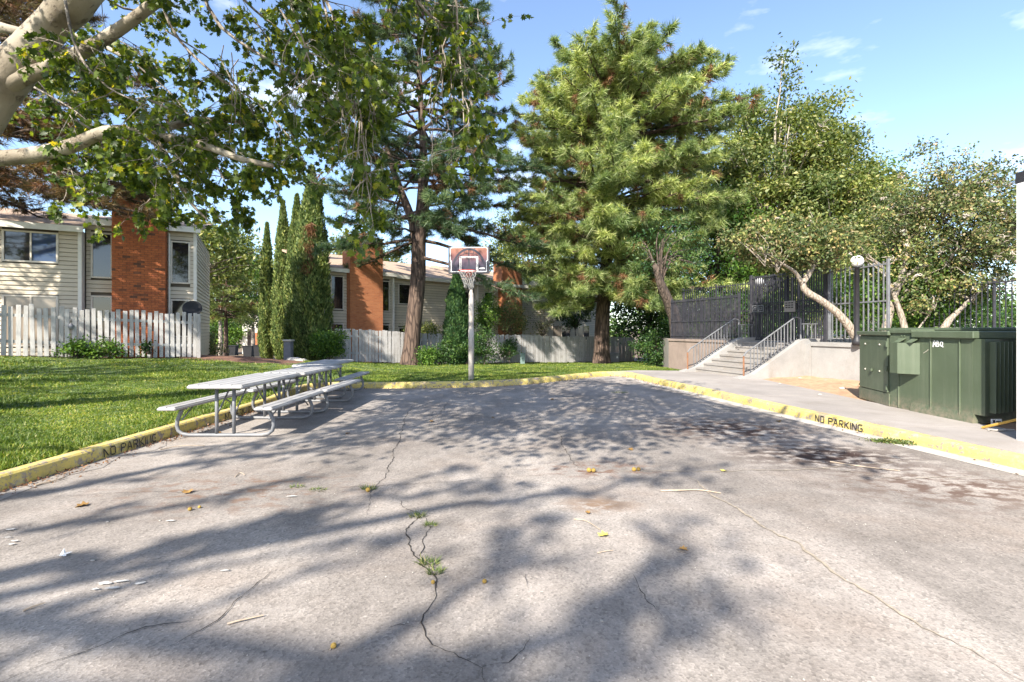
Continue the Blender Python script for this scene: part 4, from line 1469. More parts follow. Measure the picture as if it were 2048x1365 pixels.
# ------------------------------------------------------------------ picnic tables
def make_table(loc, rz, label):
    root = empty('picnic_table', loc, rz)
    tag(root, label, 'picnic table', 'picnic tables set end to end')
    L = 1.86
    def plank_top(x0, x1, z1, th, nm, nb):
        # moulded slab: rounded corners, shallow grooves between the plank bands
        mb = MB()
        r = 0.06
        xs = [x0 + (x1 - x0) * i / nb for i in range(nb + 1)]
        base = mb.box(x0, x1, -L / 2, L / 2, z1 - th, z1, None, 0.012)
        o = base.build(nm, 'plastic', root)
        for i in range(nb):
            a, b = xs[i] + (0.016 if i == 0 else 0.009), xs[i + 1] - (0.016 if i == nb - 1 else 0.009)
            MB().box(a, b, -L / 2 + 0.018, L / 2 - 0.018, z1 - 0.004, z1 + 0.010, None, 0.004).build('plank', 'plastic', o)
        return o
    plank_top(-0.375, 0.375, 0.745, 0.045, 'tabletop', 5)
    plank_top(-0.775, -0.525, 0.445, 0.04, 'seat', 2)
    plank_top(0.525, 0.775, 0.445, 0.04, 'seat', 2)
    for sgn in (-1, 1):
        y = sgn * (L / 2 - 0.26)
        path = [(-0.60, 0.40), (-0.625, 0.33), (-0.665, 0.24), (-0.675, 0.16), (-0.655, 0.09), (-0.60, 0.045), (-0.50, 0.028), (0, 0.026), (0.50, 0.028), (0.60, 0.045), (0.655, 0.09), (0.675, 0.16), (0.665, 0.24), (0.625, 0.33), (0.60, 0.40)]
        MB().tube([(x, y, z) for x, z in path], 0.026, 10).build('leg_frame', 'steel', root, True)
        for x in (-0.12, 0.12):
            MB().tube([(x, y, 0.05), (x, y, 0.69)], 0.024, 10).build('post', 'steel', root, True)
            MB().tube([(x, y, 0.30), (x, y - sgn * 0.36, 0.69)], 0.012, 6).build('brace', 'steel', root, True)
        MB().box(-0.33, 0.33, y - 0.025, y + 0.025, 0.675, 0.698).build('cross_bar', 'steel', root)
        for x in (-0.65, 0.65):
            MB().box(x - 0.11, x + 0.11, y - 0.022, y + 0.022, 0.385, 0.404).build('seat_bracket', 'steel', root)
            MB().tube([(x * 0.93, y, 0.24), (x * 0.97, y - sgn * 0.3, 0.40)], 0.010, 6).build('brace', 'steel', root, True)
    return root
make_table((-4.02, 7.44, 0.0), R(0.6), 'nearest of the three grey picnic tables, beside the stencilled kerb')
make_table((-3.98, 9.36, 0.0), R(-0.4), 'middle of the three grey picnic tables in a row')
make_table((-4.33, 11.22, 0.0), R(0.8), 'farthest grey picnic table, set back at the lot corner')

# ------------------------------------------------------------------ basketball hoop
def hoop():
    b = Vector((-1.11, 13.15, gz(-1.11, 13.15)))
    root = empty('basketball_hoop', (b.x, b.y, b.z))
    tag(root, 'basketball hoop with printed backboard on a pale pole behind the yellow kerb', 'basketball hoop')
    MB().lathe((0, 0, -0.1), [(0.078, 0), (0.078, 1.45), (0.070, 1.5), (0.070, 2.75), (0.072, 2.78), (0.05, 2.82)], 14).build('pole', 'pole', root, True)
    for dx in (-0.09, 0.09):
        MB().tube([(dx * 0.6, 0, 2.62), (dx, -0.20, 2.9), (dx * 1.4, -0.42, 3.12)], 0.025, 6).build('arm', 'black', root, True)
        MB().tube([(dx * 0.6, 0, 2.35), (dx, -0.2, 2.6), (dx * 1.2, -0.42, 2.8)], 0.02, 6).build('arm', 'black', root, True)
    # backboard, slightly turned
    bb = MB().box(-0.545, 0.545, -0.02, 0.025, -0.355, 0.355, None, 0.012).build('backboard', 'board', root)
    bb.location = (-0.02, -0.45, 3.20)
    bb.rotation_euler = (0, 0, R(-3))
    MB().box(-0.475, 0.475, -0.0235, -0.0215, -0.29, 0.325).build('print', 'print', bb)
    def arc(cx, cz, rx, rz, a0, a1, w, y, n=20):
        mb = MB()
        for i in range(n):
            p = []
            for k in (i, i + 1):
                a = R(a0 + (a1 - a0) * k / n)
                for rr in (-w / 2, w / 2):
                    p.append((cx + (rx + rr) * math.cos(a), y, cz + (rz + rr) * math.sin(a)))
            mb.add([p[0], p[1], p[3], p[2]], [(0, 1, 2, 3)])
        return mb
    y = -0.0250
    arc(0, -0.29, 0.43, 0.58, 5, 175, 0.055, y).build('print_line', 'printline', bb)
    arc(0, -0.29, 0.43, 0.47, 5, 175, 0.014, y - 0.0004).build('print_line', 'printline', bb)
    arc(-0.24, 0.22, 0.12, 0.12, -40, 90, 0.014, y - 0.0008, 10).build('print_line', 'printline', bb)
    arc(0.24, 0.22, 0.12, 0.12, 90, 220, 0.014, y - 0.0008, 10).build('print_line', 'printline', bb)
    MB().add([(-0.008, y - .0012, 0.32), (0.008, y - .0012, 0.32), (0.03, y - .0012, -0.26), (-0.03, y - .0012, -0.26)], [(0, 3, 2, 1)]).build('print_line', 'printline', bb)
    MB().add([(-0.26, y - .0012, 0.02), (-0.22, y - .0012, 0.02), (-0.20, y - .0012, -0.28), (-0.29, y - .0012, -0.28)], [(0, 3, 2, 1)]).build('print_line', 'printline', bb)
    MB().add([(0.26, y - .0012, 0.02), (0.22, y - .0012, 0.02), (0.20, y - .0012, -0.28), (0.29, y - .0012, -0.28)], [(0, 1, 2, 3)]).build('print_line', 'printline', bb)
    def band(pts, w, yy, nm):
        mb = MB()
        for i in range(len(pts)):
            (x0, z0), (x1, z1) = pts[i], pts[(i + 1) % len(pts)]
            dx, dz = x1 - x0, z1 - z0
            l_ = math.hypot(dx, dz)
            ux, uz = dx / l_ * w / 2, dz / l_ * w / 2
            px_, pz_ = -uz, ux
            e = yy - 0.0002 * i
            mb.add([(x0 - ux + px_, e, z0 - uz + pz_), (x1 + ux + px_, e, z1 + uz + pz_), (x1 + ux - px_, e, z1 + uz - pz_), (x0 - ux - px_, e, z0 - uz - pz_)], [(0, 1, 2, 3)])
        return mb.build(nm, 'white', bb)
    band([(-0.49, 0.30), (-0.46, 0.33), (0.46, 0.33), (0.49, 0.30), (0.49, 0.0), (0.465, -0.03), (0.465, -0.30), (-0.465, -0.30), (-0.465, -0.03), (-0.49, 0.0)], 0.018, y - 0.002, 'border_line')
    band([(-0.235, -0.28), (-0.235, 0.09), (0.235, 0.09), (0.235, -0.28)], 0.018, y - 0.005, 'target_line')
    band([(-0.20, -0.27), (-0.20, 0.06), (0.20, 0.06), (0.20, -0.27)], 0.010, y - 0.007, 'target_line')
    MB().box(0.28, 0.42, -0.036, -0.030, -0.235, -0.205).build('maker_plate', 'white', bb)
    # rim and net
    rc = Vector((-0.02, -0.45 - 0.02 - 0.15 - 0.228, 3.05 - b.z + 0.0))
    rz_ = rc.z - 0.05
    ring = [(rc.x + 0.228 * math.cos(2 * math.pi * i / 24), rc.y + 0.228 * math.sin(2 * math.pi * i / 24), rz_) for i in range(25)]
    rim = MB().tube(ring, 0.011, 8, False).build('rim', 'rim', root, True)
    MB().add([(rc.x - 0.09, -0.475, rz_ + 0.03), (rc.x + 0.09, -0.475, rz_ + 0.03), (rc.x + 0.05, rc.y + 0.215, rz_ - 0.004), (rc.x - 0.05, rc.y + 0.215, rz_ - 0.004),
              (rc.x - 0.07, -0.475, rz_ - 0.13), (rc.x + 0.07, -0.475, rz_ - 0.13)], [(0, 3, 2, 1), (4, 5, 2, 3), (0, 4, 3), (1, 2, 5)]).build('rim_bracket', 'rim', rim)
    n = 12
    lev = [(0.225, 0.0), (0.20, -0.09), (0.165, -0.18), (0.135, -0.27), (0.12, -0.35), (0.125, -0.42)]
    mb = MB()
    for i in range(n):
        for s_ in (-1, 1):
            pts = []
            for k, (r, z) in enumerate(lev):
                a = 2 * math.pi * (i + s_ * (0.5 if k % 2 else 0.0)) / n + 0.15 * math.sin(i)
                pts.append((rc.x + r * math.cos(a) + 0.03 * k * 0.25, rc.y + r * math.sin(a), rz_ + z - 0.02 * math.sin(i * 2.1) * k / 5))
            mb.tube(pts, 0.0036, 4, False)
    mb.build('net', 'net', root)
hoop()

# ------------------------------------------------------------------ green transformer cabinet
def transformer():
    A, B, C = Vector((6.93, 9.62, 0)), Vector((6.69, 8.55, 0)), Vector((6.69, 7.02, 0))
    z0, z1 = 0.145, 1.46
    root = empty('utility_transformer', (B.x, B.y, z0))
    tag(root, 'green enamelled utility transformer cabinet on the pavement edge', 'transformer')
    off = -Vector((B.x, B.y, z0))
    def part(mb, name, mat='green', parent=None, smooth=False):
        o = mb.build(name, mat, parent or root, smooth)
        if parent is None:
            o.location = off
        return o
    dAB = (A - B).normalized()
    nAB = Vector((-dAB.y, dAB.x, 0))        # outward
    body = MB().prism([(C.x, C.y), (C.x + 1.25, C.y + 0.1), (8.35, 9.8), (A.x + 0.01, A.y), (B.x, B.y)], z0 + 0.001, z1)
    body = part(body, 'cabinet')
    # sloped plinth below the main face
    part(MB().slab([Vector((C.x, 0, z0)), Vector((C.x - 0.035, 0, z0)), Vector((C.x - 0.003, 0, z0 + 0.14)), Vector((C.x, 0, z0 + 0.14))], None, None, Vector((0, 0, 0))) if False else
         MB().add([(C.x - 0.03, C.y - 0.02, z0), (C.x - 0.03, 8.1, z0), (C.x - 0.002, 8.1, z0 + 0.15), (C.x - 0.002, C.y - 0.02, z0 + 0.15), (C.x + 0.2, C.y - 0.02, z0), (C.x + 0.2, 8.1, z0)],
                  [(0, 3, 2, 1), (0, 4, 3), (1, 2, 5)]), 'skirt')
    # door on the far end with plinth, hinges, bolts, lock
    L = (A - B).length
    rz = math.atan2(-dAB.y, -dAB.x)
    Md = Matrix.Translation((A.x, A.y, 0)) @ Matrix.Rotation(rz, 4, 'Z')      # x runs from A to B, -y... outwards
    sg = -1 if (Md.to_3x3() @ Vector((0, -1, 0))).dot(nAB) > 0 else 1
    def ob(x0, x1, d0, d1, za, zb, bev=0.0):
        ya, yb = sorted((sg * d0, sg * d1))
        return MB().box(x0, x1, ya, yb, za, zb, Md, bev)
    door = part(ob(0.03, L - 0.04, 0.004, 0.026, z0 + 0.235, z1 - 0.085, 0.006), 'door')
    for zz in (z1 - 0.22, z0 + 0.66, z0 + 0.33):
        part(ob(L - 0.075, L - 0.03, 0.027, 0.05, zz - 0.05, zz + 0.05, 0.006), 'hinge')
    for xx in (0.27, 0.80):
        for zz in (z1 - 0.23, z0 + 0.60):
            part(ob(xx - 0.014, xx + 0.014, 0.027, 0.04, zz - 0.014, zz + 0.014, 0.004), 'bolt', 'frame_tan')
    part(ob(0.50, 0.56, 0.027, 0.06, z0 + 0.57, z0 + 0.63, 0.012), 'lock')
    part(ob(0.0, L, 0.002, 0.02, z0, z0 + 0.222, 0.004), 'door_plinth')
    part(ob(-0.03, L + 0.03, 0.001, 0.055, z1 - 0.062, z1 + 0.015, 0.01), 'cap')
    # lids of the main face
    X = C.x
    part(MB().box(X - 0.05, X + 1.28, C.y - 0.06, 8.05, z1 - 0.09, z1 + 0.02, None, 0.012), 'lid')
    part(MB().box(X - 0.03, X + 1.27, 8.055, B.y - 0.0, z1 - 0.02, z1 + 0.045, None, 0.008), 'lid')
    part(MB().box(X + 0.35, X + 1.5, 7.3, 9.3, z1 + 0.021, z1 + 0.075, None, 0.01), 'top_cover')
    # pressed seams
    for yy in (8.36, 7.72, 7.22):
        part(MB().box(X - 0.016, X + 0.02, yy - 0.010, yy + 0.010, z0 + 0.01, z1 - 0.10, None, 0.004), 'seam')
    # junction box with angled front, standing off the face
    jy0, jy1, jz0, jz1 = 7.93, 8.34, z0 + 0.62, z1 - 0.18
    part(MB().prism([(X - 0.001, jy0), (X - 0.001, jy1), (X - 0.19, jy1 - 0.02), (X - 0.21, jy0 + 0.20)][::-1], jz0, jz1), 'junction_box')
    for yy in (8.0, 8.26):
        part(MB().add([(X - 0.001, yy - 0.055, jz1 + 0.09), (X - 0.001, yy + 0.055, jz1 + 0.09), (X - 0.13, yy + 0.05, jz1 + 0.012), (X - 0.13, yy - 0.05, jz1 + 0.012), (X - 0.001, yy - 0.055, jz1 + 0.07), (X - 0.001, yy + 0.055, jz1 + 0.07), (X - 0.13, yy + 0.05, jz1 + 0.001), (X - 0.13, yy - 0.05, jz1 + 0.001)],
                      [(0, 1, 2, 3), (7, 6, 5, 4), (0, 3, 7, 4), (1, 5, 6, 2), (3, 2, 6, 7)]), 'bracket')
        for q in (-0.03, 0.03):
            part(MB().box(X - 0.02, X, yy + q - 0.012, yy + q + 0.012, jz1 + 0.1, jz1 + 0.125, None, 0.004), 'bolt')
    # tank with cooling fins at the near end
    e = Vector((0.80, 0.32, 0)).normalized()
    T0 = Vector((X + 0.004, 6.84, 0))
    part(MB().prism([(T0.x, T0.y), ((T0 + e * 0.80).x, (T0 + e * 0.80).y), (X + 1.2, 7.7), (X + 0.004, 7.018)], z0 + 0.13, z1 - 0.092), 'tank')
    nn = Vector((e.y, -e.x, 0))
    for i in range(7):
        p = T0 + e * (0.10 + i * 0.105)
        q = [p + nn * 0.003, p + e * 0.018 + nn * 0.003, p + e * 0.018 + nn * 0.075, p + nn * 0.075]
        part(MB().prism([(v.x, v.y) for v in q][::-1], z0 + 0.17, z1 - 0.13), 'cooling_fin')
    p = T0 + e * 0.62 + nn * 0.08
    for k, dx in enumerate((0.0, 0.10)):
        a, b = p + e * dx, p + e * (dx + 0.075)
        q = [a, b, b + nn * 0.003, a + nn * 0.003]
        part(MB().prism([(v.x, v.y) for v in q][::-1], z1 - 0.33, z1 - 0.2), 'label_plate', 'white')
    # small white tag under the tank
    part(MB().box(X + 0.05, X + 0.2, 6.80, 6.806, z0 + 0.03, z0 + 0.10), 'tag_plate', 'white')
    part(MB().box(X + 0.075, X + 0.10, 6.796, 6.799, z0 + 0.045, z0 + 0.085), 'tag_print', 'stencil')
    part(MB().box(X + 0.115, X + 0.18, 6.796, 6.799, z0 + 0.055, z0 + 0.07), 'tag_print', 'stencil')
    # hand-written letters A B Q in white paint; x runs towards the viewer
    strokes = {'A': [[(0, 0), (0.1, 0.8), (0.25, 1.0), (0.38, 0.7), (0.42, 0.1)], [(0.02, 0.42), (0.42, 0.46)]],
               'B': [[(0.05, 0.1), (0.08, 0.95)], [(0.08, 0.95), (0.35, 0.85), (0.3, 0.62), (0.1, 0.55), (0.42, 0.45), (0.4, 0.15), (0.05, 0.1)]],
               'Q': [[(0.3, 0.85), (0.08, 0.7), (0.05, 0.35), (0.25, 0.15), (0.45, 0.35), (0.45, 0.7), (0.3, 0.85)], [(0.3, 0.35), (0.55, 0.02)]]}
    y0_, zb_ = 7.68, z1 - 0.235
    k = 0
    for ch in 'ABQ':
        mb = MB()
        for st in strokes[ch]:
            pts = [(X - 0.0055 - 0.0003 * k, y0_ - 0.105 * px_, zb_ + 0.105 * pz_) for px_, pz_ in st]
            mb.tube(pts, 0.0085, 6, True)
            k += 1
        mb.v = [(X - 0.004 + (v[0] - (X - 0.0055)) * 0.25, v[1], v[2]) for v in mb.v]
        part(mb, 'letter', 'white')
        y0_ -= 0.062
    # scratch
    part(MB().tube([(X - 0.002, 7.86, z1 - 0.34), (X - 0.002, 7.80, z1 - 0.305), (X - 0.002, 7.77, z1 - 0.28)], 0.004, 5), 'scratch', 'frame_tan')
transformer()

def right_bits():
    a, b = Vector((6.44, 6.62, 0.16)), Vector((6.52, 6.10, 0.40))
    o = MB().tube([a, b], 0.018, 6).build('yellow_strap', 'orange')
    tag(o, 'yellow-brown wooden stake leaning against the white building corner', 'stake')
    pts = [(6.36 + 0.05 * i + 0.02 * math.sin(i * 2.3), 6.45 + 0.03 * math.sin(i * 1.7), 0.165) for i in range(7)]
    o = MB().tube(pts, 0.012, 6).build('cable_coil', 'pebble')
    tag(o, 'thin pale cable lying on the pavement by the transformer foot', 'cable')
right_bits()

# ------------------------------------------------------------------ stencilled lettering on the kerbs
GLYPH = {'N': [((0, 0), (0, 7)), ((5, 0), (5, 7)), ((0.6, 6.4), (4.4, 0.6))], 'O': [((0, 0.9), (0, 6.1)), ((5, 0.9), (5, 6.1)), ((0.5, 7), (4.5, 7)), ((0.5, 0), (4.5, 0))],
         'P': [((0, 0), (0, 7)), ((1.1, 7), (4.2, 7)), ((5, 6.4), (5, 4)), ((1.1, 3.4), (4.2, 3.4))], 'A': [((0, 0), (1.9, 6.6)), ((5, 0), (3.1, 6.6)), ((1.7, 2.4), (3.3, 2.4)), ((2.1, 7), (2.9, 7))],
         'R': [((0, 0), (0, 7)), ((1.1, 7), (4.2, 7)), ((5, 6.4), (5, 4)), ((1.1, 3.4), (4.2, 3.4)), ((2.6, 2.8), (5, 0))], 'K': [((0, 0), (0, 7)), ((1.2, 3.6), (4.8, 7)), ((1.8, 3.2), (5, 0))],
         'I': [((0, 0), (0, 7))], 'G': [((0, 0.9), (0, 6.1)), ((0.5, 7), (4.6, 7)), ((0.5, 0), (4.5, 0)), ((5, 0.6), (5, 3.2)), ((3, 3.2), (4.2, 3.2))]}
def lettering(root, o, d, up, text, h, label=None, keep=1.0):
    """flat strokes; o = origin, d = reading direction, up; normal = d x up"""
    nrm_ = d.cross(up).normalized()
    s = h / 7
    x = 0.0
    k = 0
    for ch in text:
        if ch == ' ':
            x += 4.5 * s
            continue
        mb = MB()
        for (p, q) in GLYPH[ch]:
            if random.random() > keep:
                continue
            p0 = o + d * (x + p[0] * s) + up * (p[1] * s) + nrm_ * (0.0025 + 0.0002 * k)
            p1 = o + d * (x + q[0] * s) + up * (q[1] * s) + nrm_ * (0.0025 + 0.0002 * k)
            t = (p1 - p0)
            ln = t.length
            t.normalize()
            w = nrm_.cross(t) * 0.62 * s
            t = t * 0.3 * s
            mb.add([p0 - t - w, p1 + t - w, p1 + t + w, p0 - t + w], [(0, 1, 2, 3)])
            k += 1
        if mb.f:
            mb.build('stencil_letter', 'stencil', root)
        x += (2.2 if ch == 'I' else 7.4) * s
def kerb_text():
    Z = Vector((0, 0, 1))
    # right kerb: read from the lot, left to right runs towards the viewer
    i = min(range(len(KC)), key=lambda k: (KC[k] - Vector((4.95, 7.85, 0))).length)
    a = KC[i] ; d = (KC[i + 5] - KC[i]).normalized()
    upv = (Z + KN[i + 2] * 0.06).normalized()
    lettering(KERB_O, a - KN[i] * 0.007 + Vector((0, 0, 0.022)), d, upv, 'NO PARKING', 0.095)
    # left kerb: runs away from the viewer
    p = Vector((-4.75 + 0.009, 5.62, 0.022))
    lettering(KERB_O, p, Vector((0, 1, 0)), (Z - Vector((0.06, 0, 0))).normalized(), 'NO PARKING', 0.09, None, 0.9)
    p = Vector((-4.75 + 0.009, 8.0, 0.022))
    lettering(KERB_O, p, Vector((0, 1, 0)), (Z - Vector((0.06, 0, 0))).normalized(), 'NO PARKING', 0.085, None, 0.55)
kerb_text()

# ------------------------------------------------------------------ bins, boxes and posts in the background
def wheelie(px, py, Y, h, label, w=0.6, rz=0.2):
    c = P(px, py, Y)
    root = empty('wheelie_bin', (c.x, c.y, c.z), rz)
    tag(root, label, 'bin', 'black wheeled bins')
    a, b = w * 0.40, w * 0.5
    MB().add([(-a, -a, 0.05), (a, -a, 0.05), (a, a, 0.05), (-a, a, 0.05), (-b, -b, h), (b, -b, h), (b, b, h), (-b, b, h)],
             [(3, 2, 1, 0), (4, 5, 6, 7), (0, 1, 5, 4), (1, 2, 6, 5), (2, 3, 7, 6), (3, 0, 4, 7)]).build('body', 'bin', root)
    MB().box(-b - 0.04, b + 0.04, -b - 0.05, b + 0.1, h + 0.002, h + 0.07, None, 0.02).build('lid', 'bin', root)
    for s_ in (-1, 1):
        MB().tube([(s_ * a, a, 0.12), (s_ * (a + 0.06), a, 0.12)], 0.12, 12).build('wheel', 'black', root)
wheelie(464, 712, 48, 0.95, 'squat black bin standing left of the other bins by the far house', 0.95)
wheelie(497, 715, 47, 1.05, 'tall black wheeled bin in front of the small white house', 0.85)
wheelie(517, 714, 46, 1.05, 'black wheeled bin half hidden by the tall cypress', 0.7)

def box_post():
    c = G(577, 728, gz(-10.3, 22.5))
    c = Vector(((577 - 1024) / FPX * 22.5, 22.5, gz(-10.3, 22.5)))
    root = empty('utility_pedestal', c)
    tag(root, 'grey square post with pale cap at the foot of the cypresses', 'pedestal')
    MB().box(-0.16, 0.16, -0.16, 0.16, 0, 0.98, None, 0.01).build('post', 'grey', root)
    MB().box(-0.2, 0.2, -0.2, 0.2, 0.982, 1.06, None, 0.015).build('cap', 'frame_tan', root)
    x = (1045 - 1024) / FPX * 27.6
    root = empty('cable_pedestal', (x, 27.3, gz(x, 27.3)))
    tag(root, 'small grey-green cable pedestal at the foot of the long picket fence', 'pedestal')
    MB().box(-0.13, 0.13, -0.1, 0.1, 0, 0.55, None, 0.012).build('post', 'teal', root)
    MB().box(-0.15, 0.15, -0.12, 0.12, 0.552, 0.61, None, 0.02).build('cap', 'teal', root)
    x = (1219 - 1024) / FPX * 29.6
    root = empty('utility_box', (x, 29.6, gz(x, 29.6)))
    tag(root, 'low dark grey utility box behind the foot of the bushy pine', 'utility box')
    MB().box(-0.55, 0.55, -0.3, 0.3, 0, 0.55, None, 0.02).build('body', 'grey', root)
    MB().box(-0.58, 0.58, -0.33, 0.33, 0.552, 0.61, None, 0.015).build('lid', 'grey', root)
    MB().box(0.36, 0.44, -0.305, -0.302, 0.3, 0.42).build('label_plate', 'white', root)
    # stones edging the mulch
    for k, (px, py, Y, s_) in enumerate(((589, 736, 19.5, 0.26), (603, 737, 19.2, 0.2))):
        x = (px - 1024) / FPX * Y
        root = MB().lathe((0, 0, 0), [(s_ * 0.8, -0.05), (s_, 0.05), (s_ * 0.85, s_ * 0.45), (s_ * 0.4, s_ * 0.62)], 9)
        root.v = [(v[0] * 1.3 + random.uniform(-.02, .02), v[1] + random.uniform(-.02, .02), v[2] + random.uniform(-.015, .015)) for v in root.v]
        o = root.build('border_stone', 'pebble')
        o.location = (x, Y, gz(x, Y))
        tag(o, ('larger' if k == 0 else 'smaller') + ' pale border stone at the mulch edge beyond the tables', 'stone')
box_post()
# ------------------------------------------------------------------ trees
def tree_root(name, base, label, group=None):
    o = empty(name, base)
    tag(o, label, 'tree', group)
    return o

def put(root, name, me, as_stuff=False):
    """mesh given in world coordinates, child of root"""
    o = link(name, me, root)
    o.location = -Vector(root.location)
    if as_stuff:
        stuff(o)
    return o

def limb(mb, pts, r0, r1, n=10, sides=7, power=1.0, wob=0.0):
    q = bez(pts, n)
    if wob:
        q = [q[0]] + [p + Vector((random.gauss(0, wob), random.gauss(0, wob), random.gauss(0, wob))) for p in q[1:-1]] + [q[-1]]
    rad = [(r0 + (r1 - r0) * (i / (n - 1)) ** power) * random.uniform(0.93, 1.09) for i in range(n)]
    mb.tube(q, rad, sides)
    return q, rad

def in_view(p, m=0.03):
    if p[1] < 0.3:
        return False
    px = p[0] / p[1] * FPX / 1024
    py = (HORIZ - (p[2] - CAMH) / p[1] * FPX)
    return abs(px) < 1 + m and -40 < py < 1400

def near_sycamore():
    base = Vector((-8.75, 6.1, gz(-8.75, 6.1)))
    root = tree_root('sycamore_tree', base, 'pale-barked sycamore leaning in from the left, limbs and lobed leaves overhead')
    T = MB()
    B = MB()
    tw = MB()
    H = MB()
    # trunk and thick limb
    trunk = [base + Vector((0, 0, -0.2)), base + Vector((0.1, 0.05, 1.0)), Vector((-8.35, 6.3, 2.3)), Vector((-7.95, 6.4, 3.1)), P(-60, 265, 6.5), P(10, 165, 6.5), P(85, 72, 6.5), P(160, -8, 6.4), P(210, -70, 6.4)]
    limb(T, trunk, 0.42, 0.185, 20, 16, 0.4)
    up = [P(210, -70, 6.4), P(300, -220, 6.2), P(430, -330, 5.8), P(640, -420, 5.4), P(850, -420, 5.0)]
    limb(T, up, 0.20, 0.05, 12, 10)
    up2 = [P(200, -58, 6.4), P(215, -220, 7.0), P(280, -420, 7.6), P(420, -560, 8.2)]
    limb(T, up2, 0.18, 0.06, 10, 9)
    back = [Vector((-8.0, 6.35, 2.9)), Vector((-8.6, 5.4, 4.6)), Vector((-8.2, 4.2, 6.3)), Vector((-7.2, 2.8, 7.8)), Vector((-6.2, 1.2, 8.8))]
    limb(T, back, 0.26, 0.05, 10, 9)
    scaf = []
    def S(pts, r0, r1, n=14, sides=8, tgt=None, dens=1.0):
        q, rad = limb(B if tgt is None else tgt, pts, r0, r1, n, sides)
        scaf.append((q, rad, dens))
    def PP(*a):
        return [P(*t) for t in a]
    S(PP((-20, 205, 6.5), (20, 170, 6.45), (60, 150, 6.45), (120, 128, 6.4), (185, 92, 6.35), (240, 58, 6.3), (318, 0, 6.2), (420, -80, 6.0), (560, -130, 5.8)), 0.115, 0.045, 20, 12, None, 0.8)
    S([Vector((-8.15, 6.35, 2.75))] + PP((-60, 325, 6.5), (0, 318, 6.45), (80, 308, 6.4), (150, 290, 6.35), (200, 268, 6.3), (265, 262, 6.25), (330, 276, 6.15), (405, 290, 6.05), (480, 318, 5.9), (545, 332, 5.75)), 0.128, 0.028, 24, 12, None, 0.9)
    S(PP((255, 264, 6.25), (330, 255, 6.5), (420, 240, 6.8), (520, 250, 7.1)), 0.075, 0.02)
    S(PP((305, 272, 6.2), (335, 320, 6.15), (362, 372, 6.1), (385, 410, 6.0), (415, 440, 5.9)), 0.055, 0.010, dens=0.5)
    S(PP((0, 55, 8), (60, 68, 8), (165, 76, 8), (260, 120, 8)), 0.09, 0.03)
    # limbs that hang in from above
    S(PP((380, -90, 6.0), (430, 40, 6.0), (520, 110, 6.0), (610, 160, 6.0), (690, 195, 6.0), (760, 235, 6)), 0.025, 0.006, tgt=H)
    S(PP((300, -80, 6.6), (345, 60, 6.8), (430, 150, 6.9), (520, 210, 7.0), (600, 300, 7.0)), 0.025, 0.006, tgt=H)
    S(PP((560, -130, 5.8), (640, -20, 5.7), (690, 90, 5.6), (720, 220, 5.6), (735, 380, 5.6)), 0.022, 0.005, tgt=H, dens=0.85)
    S(PP((640, -180, 5.4), (640, -40, 5.2), (660, 60, 5.1), (680, 180, 5.1)), 0.020, 0.005, tgt=H, dens=0.9)
    S(PP((640, -420, 5.4), (760, -120, 5.6), (840, 10, 5.7), (895, 60, 5.8), (915, 110, 5.8), (905, 180, 5.8)), 0.025, 0.006, tgt=H, dens=0.8)
    S(PP((850, -420, 5.0), (905, -100, 5.3), (915, 60, 5.6), (925, 180, 5.7), (928, 250, 5.7), (934, 310, 5.7)), 0.018, 0.003, tgt=H, dens=0.75)
    S(PP((500, -300, 5.0), (560, -60, 4.8), (600, 60, 4.7), (630, 160, 4.7)), 0.018, 0.004, tgt=H, dens=0.85)
    S(PP((120, -60, 6.2), (150, 90, 5.8), (210, 170, 5.6), (300, 215, 5.5)), 0.020, 0.005, tgt=H, dens=0.9)
    S(PP((420, -120, 6.8), (480, -10, 7.2), (560, 60, 7.6), (640, 110, 8)), 0.025, 0.006, tgt=H)
    S(PP((20, 60, 9), (90, 150, 9.2), (200, 200, 9.4), (330, 190, 9.6)), 0.030, 0.007, tgt=H, dens=1.0)
    S(PP((150, 45, 6.5), (190, -10, 7.0), (260, 20, 7.4), (360, 10, 7.8)), 0.030, 0.007, tgt=H, dens=0.9)
    S(PP((700, -200, 6.5), (780, -60, 6.8), (850, 0, 7.0), (960, 20, 7.2)), 0.025, 0.006, tgt=H, dens=0.8)
    # inner layer, farther from the eye
    for (x0, y0, Y0, x1, y1, Y1) in ((120, 40, 8, 330, 150, 8.6), (60, 170, 7.5, 250, 330, 8), (150, 240, 7.2, 330, 400, 7.6), (260, 120, 8, 420, 300, 8.4), (330, 60, 8, 520, 230, 8.6), (430, 150, 7.5, 560, 330, 8),
                                     (560, 20, 7, 660, 250, 7.4), (620, -20, 6.4, 700, 200, 6.6), (40, 300, 8, 160, 390, 8.4), (200, 310, 7, 330, 400, 7.3), (380, 300, 6.6, 470, 410, 6.8), (640, 180, 7, 740, 360, 7.2), (470, 20, 6.5, 560, 140, 6.8), (0, 120, 8.5, 120, 220, 9), (300, 200, 6.4, 440, 330, 6.6)):
        a_, b_ = P(x0, y0, Y0), P(x1, y1, Y1)
        S([a_, a_.lerp(b_, 0.5) + Vector((0.05, 0, 0.15)), b_], 0.016, 0.005, tgt=H, dens=1.2)
    LP, LA = [], []
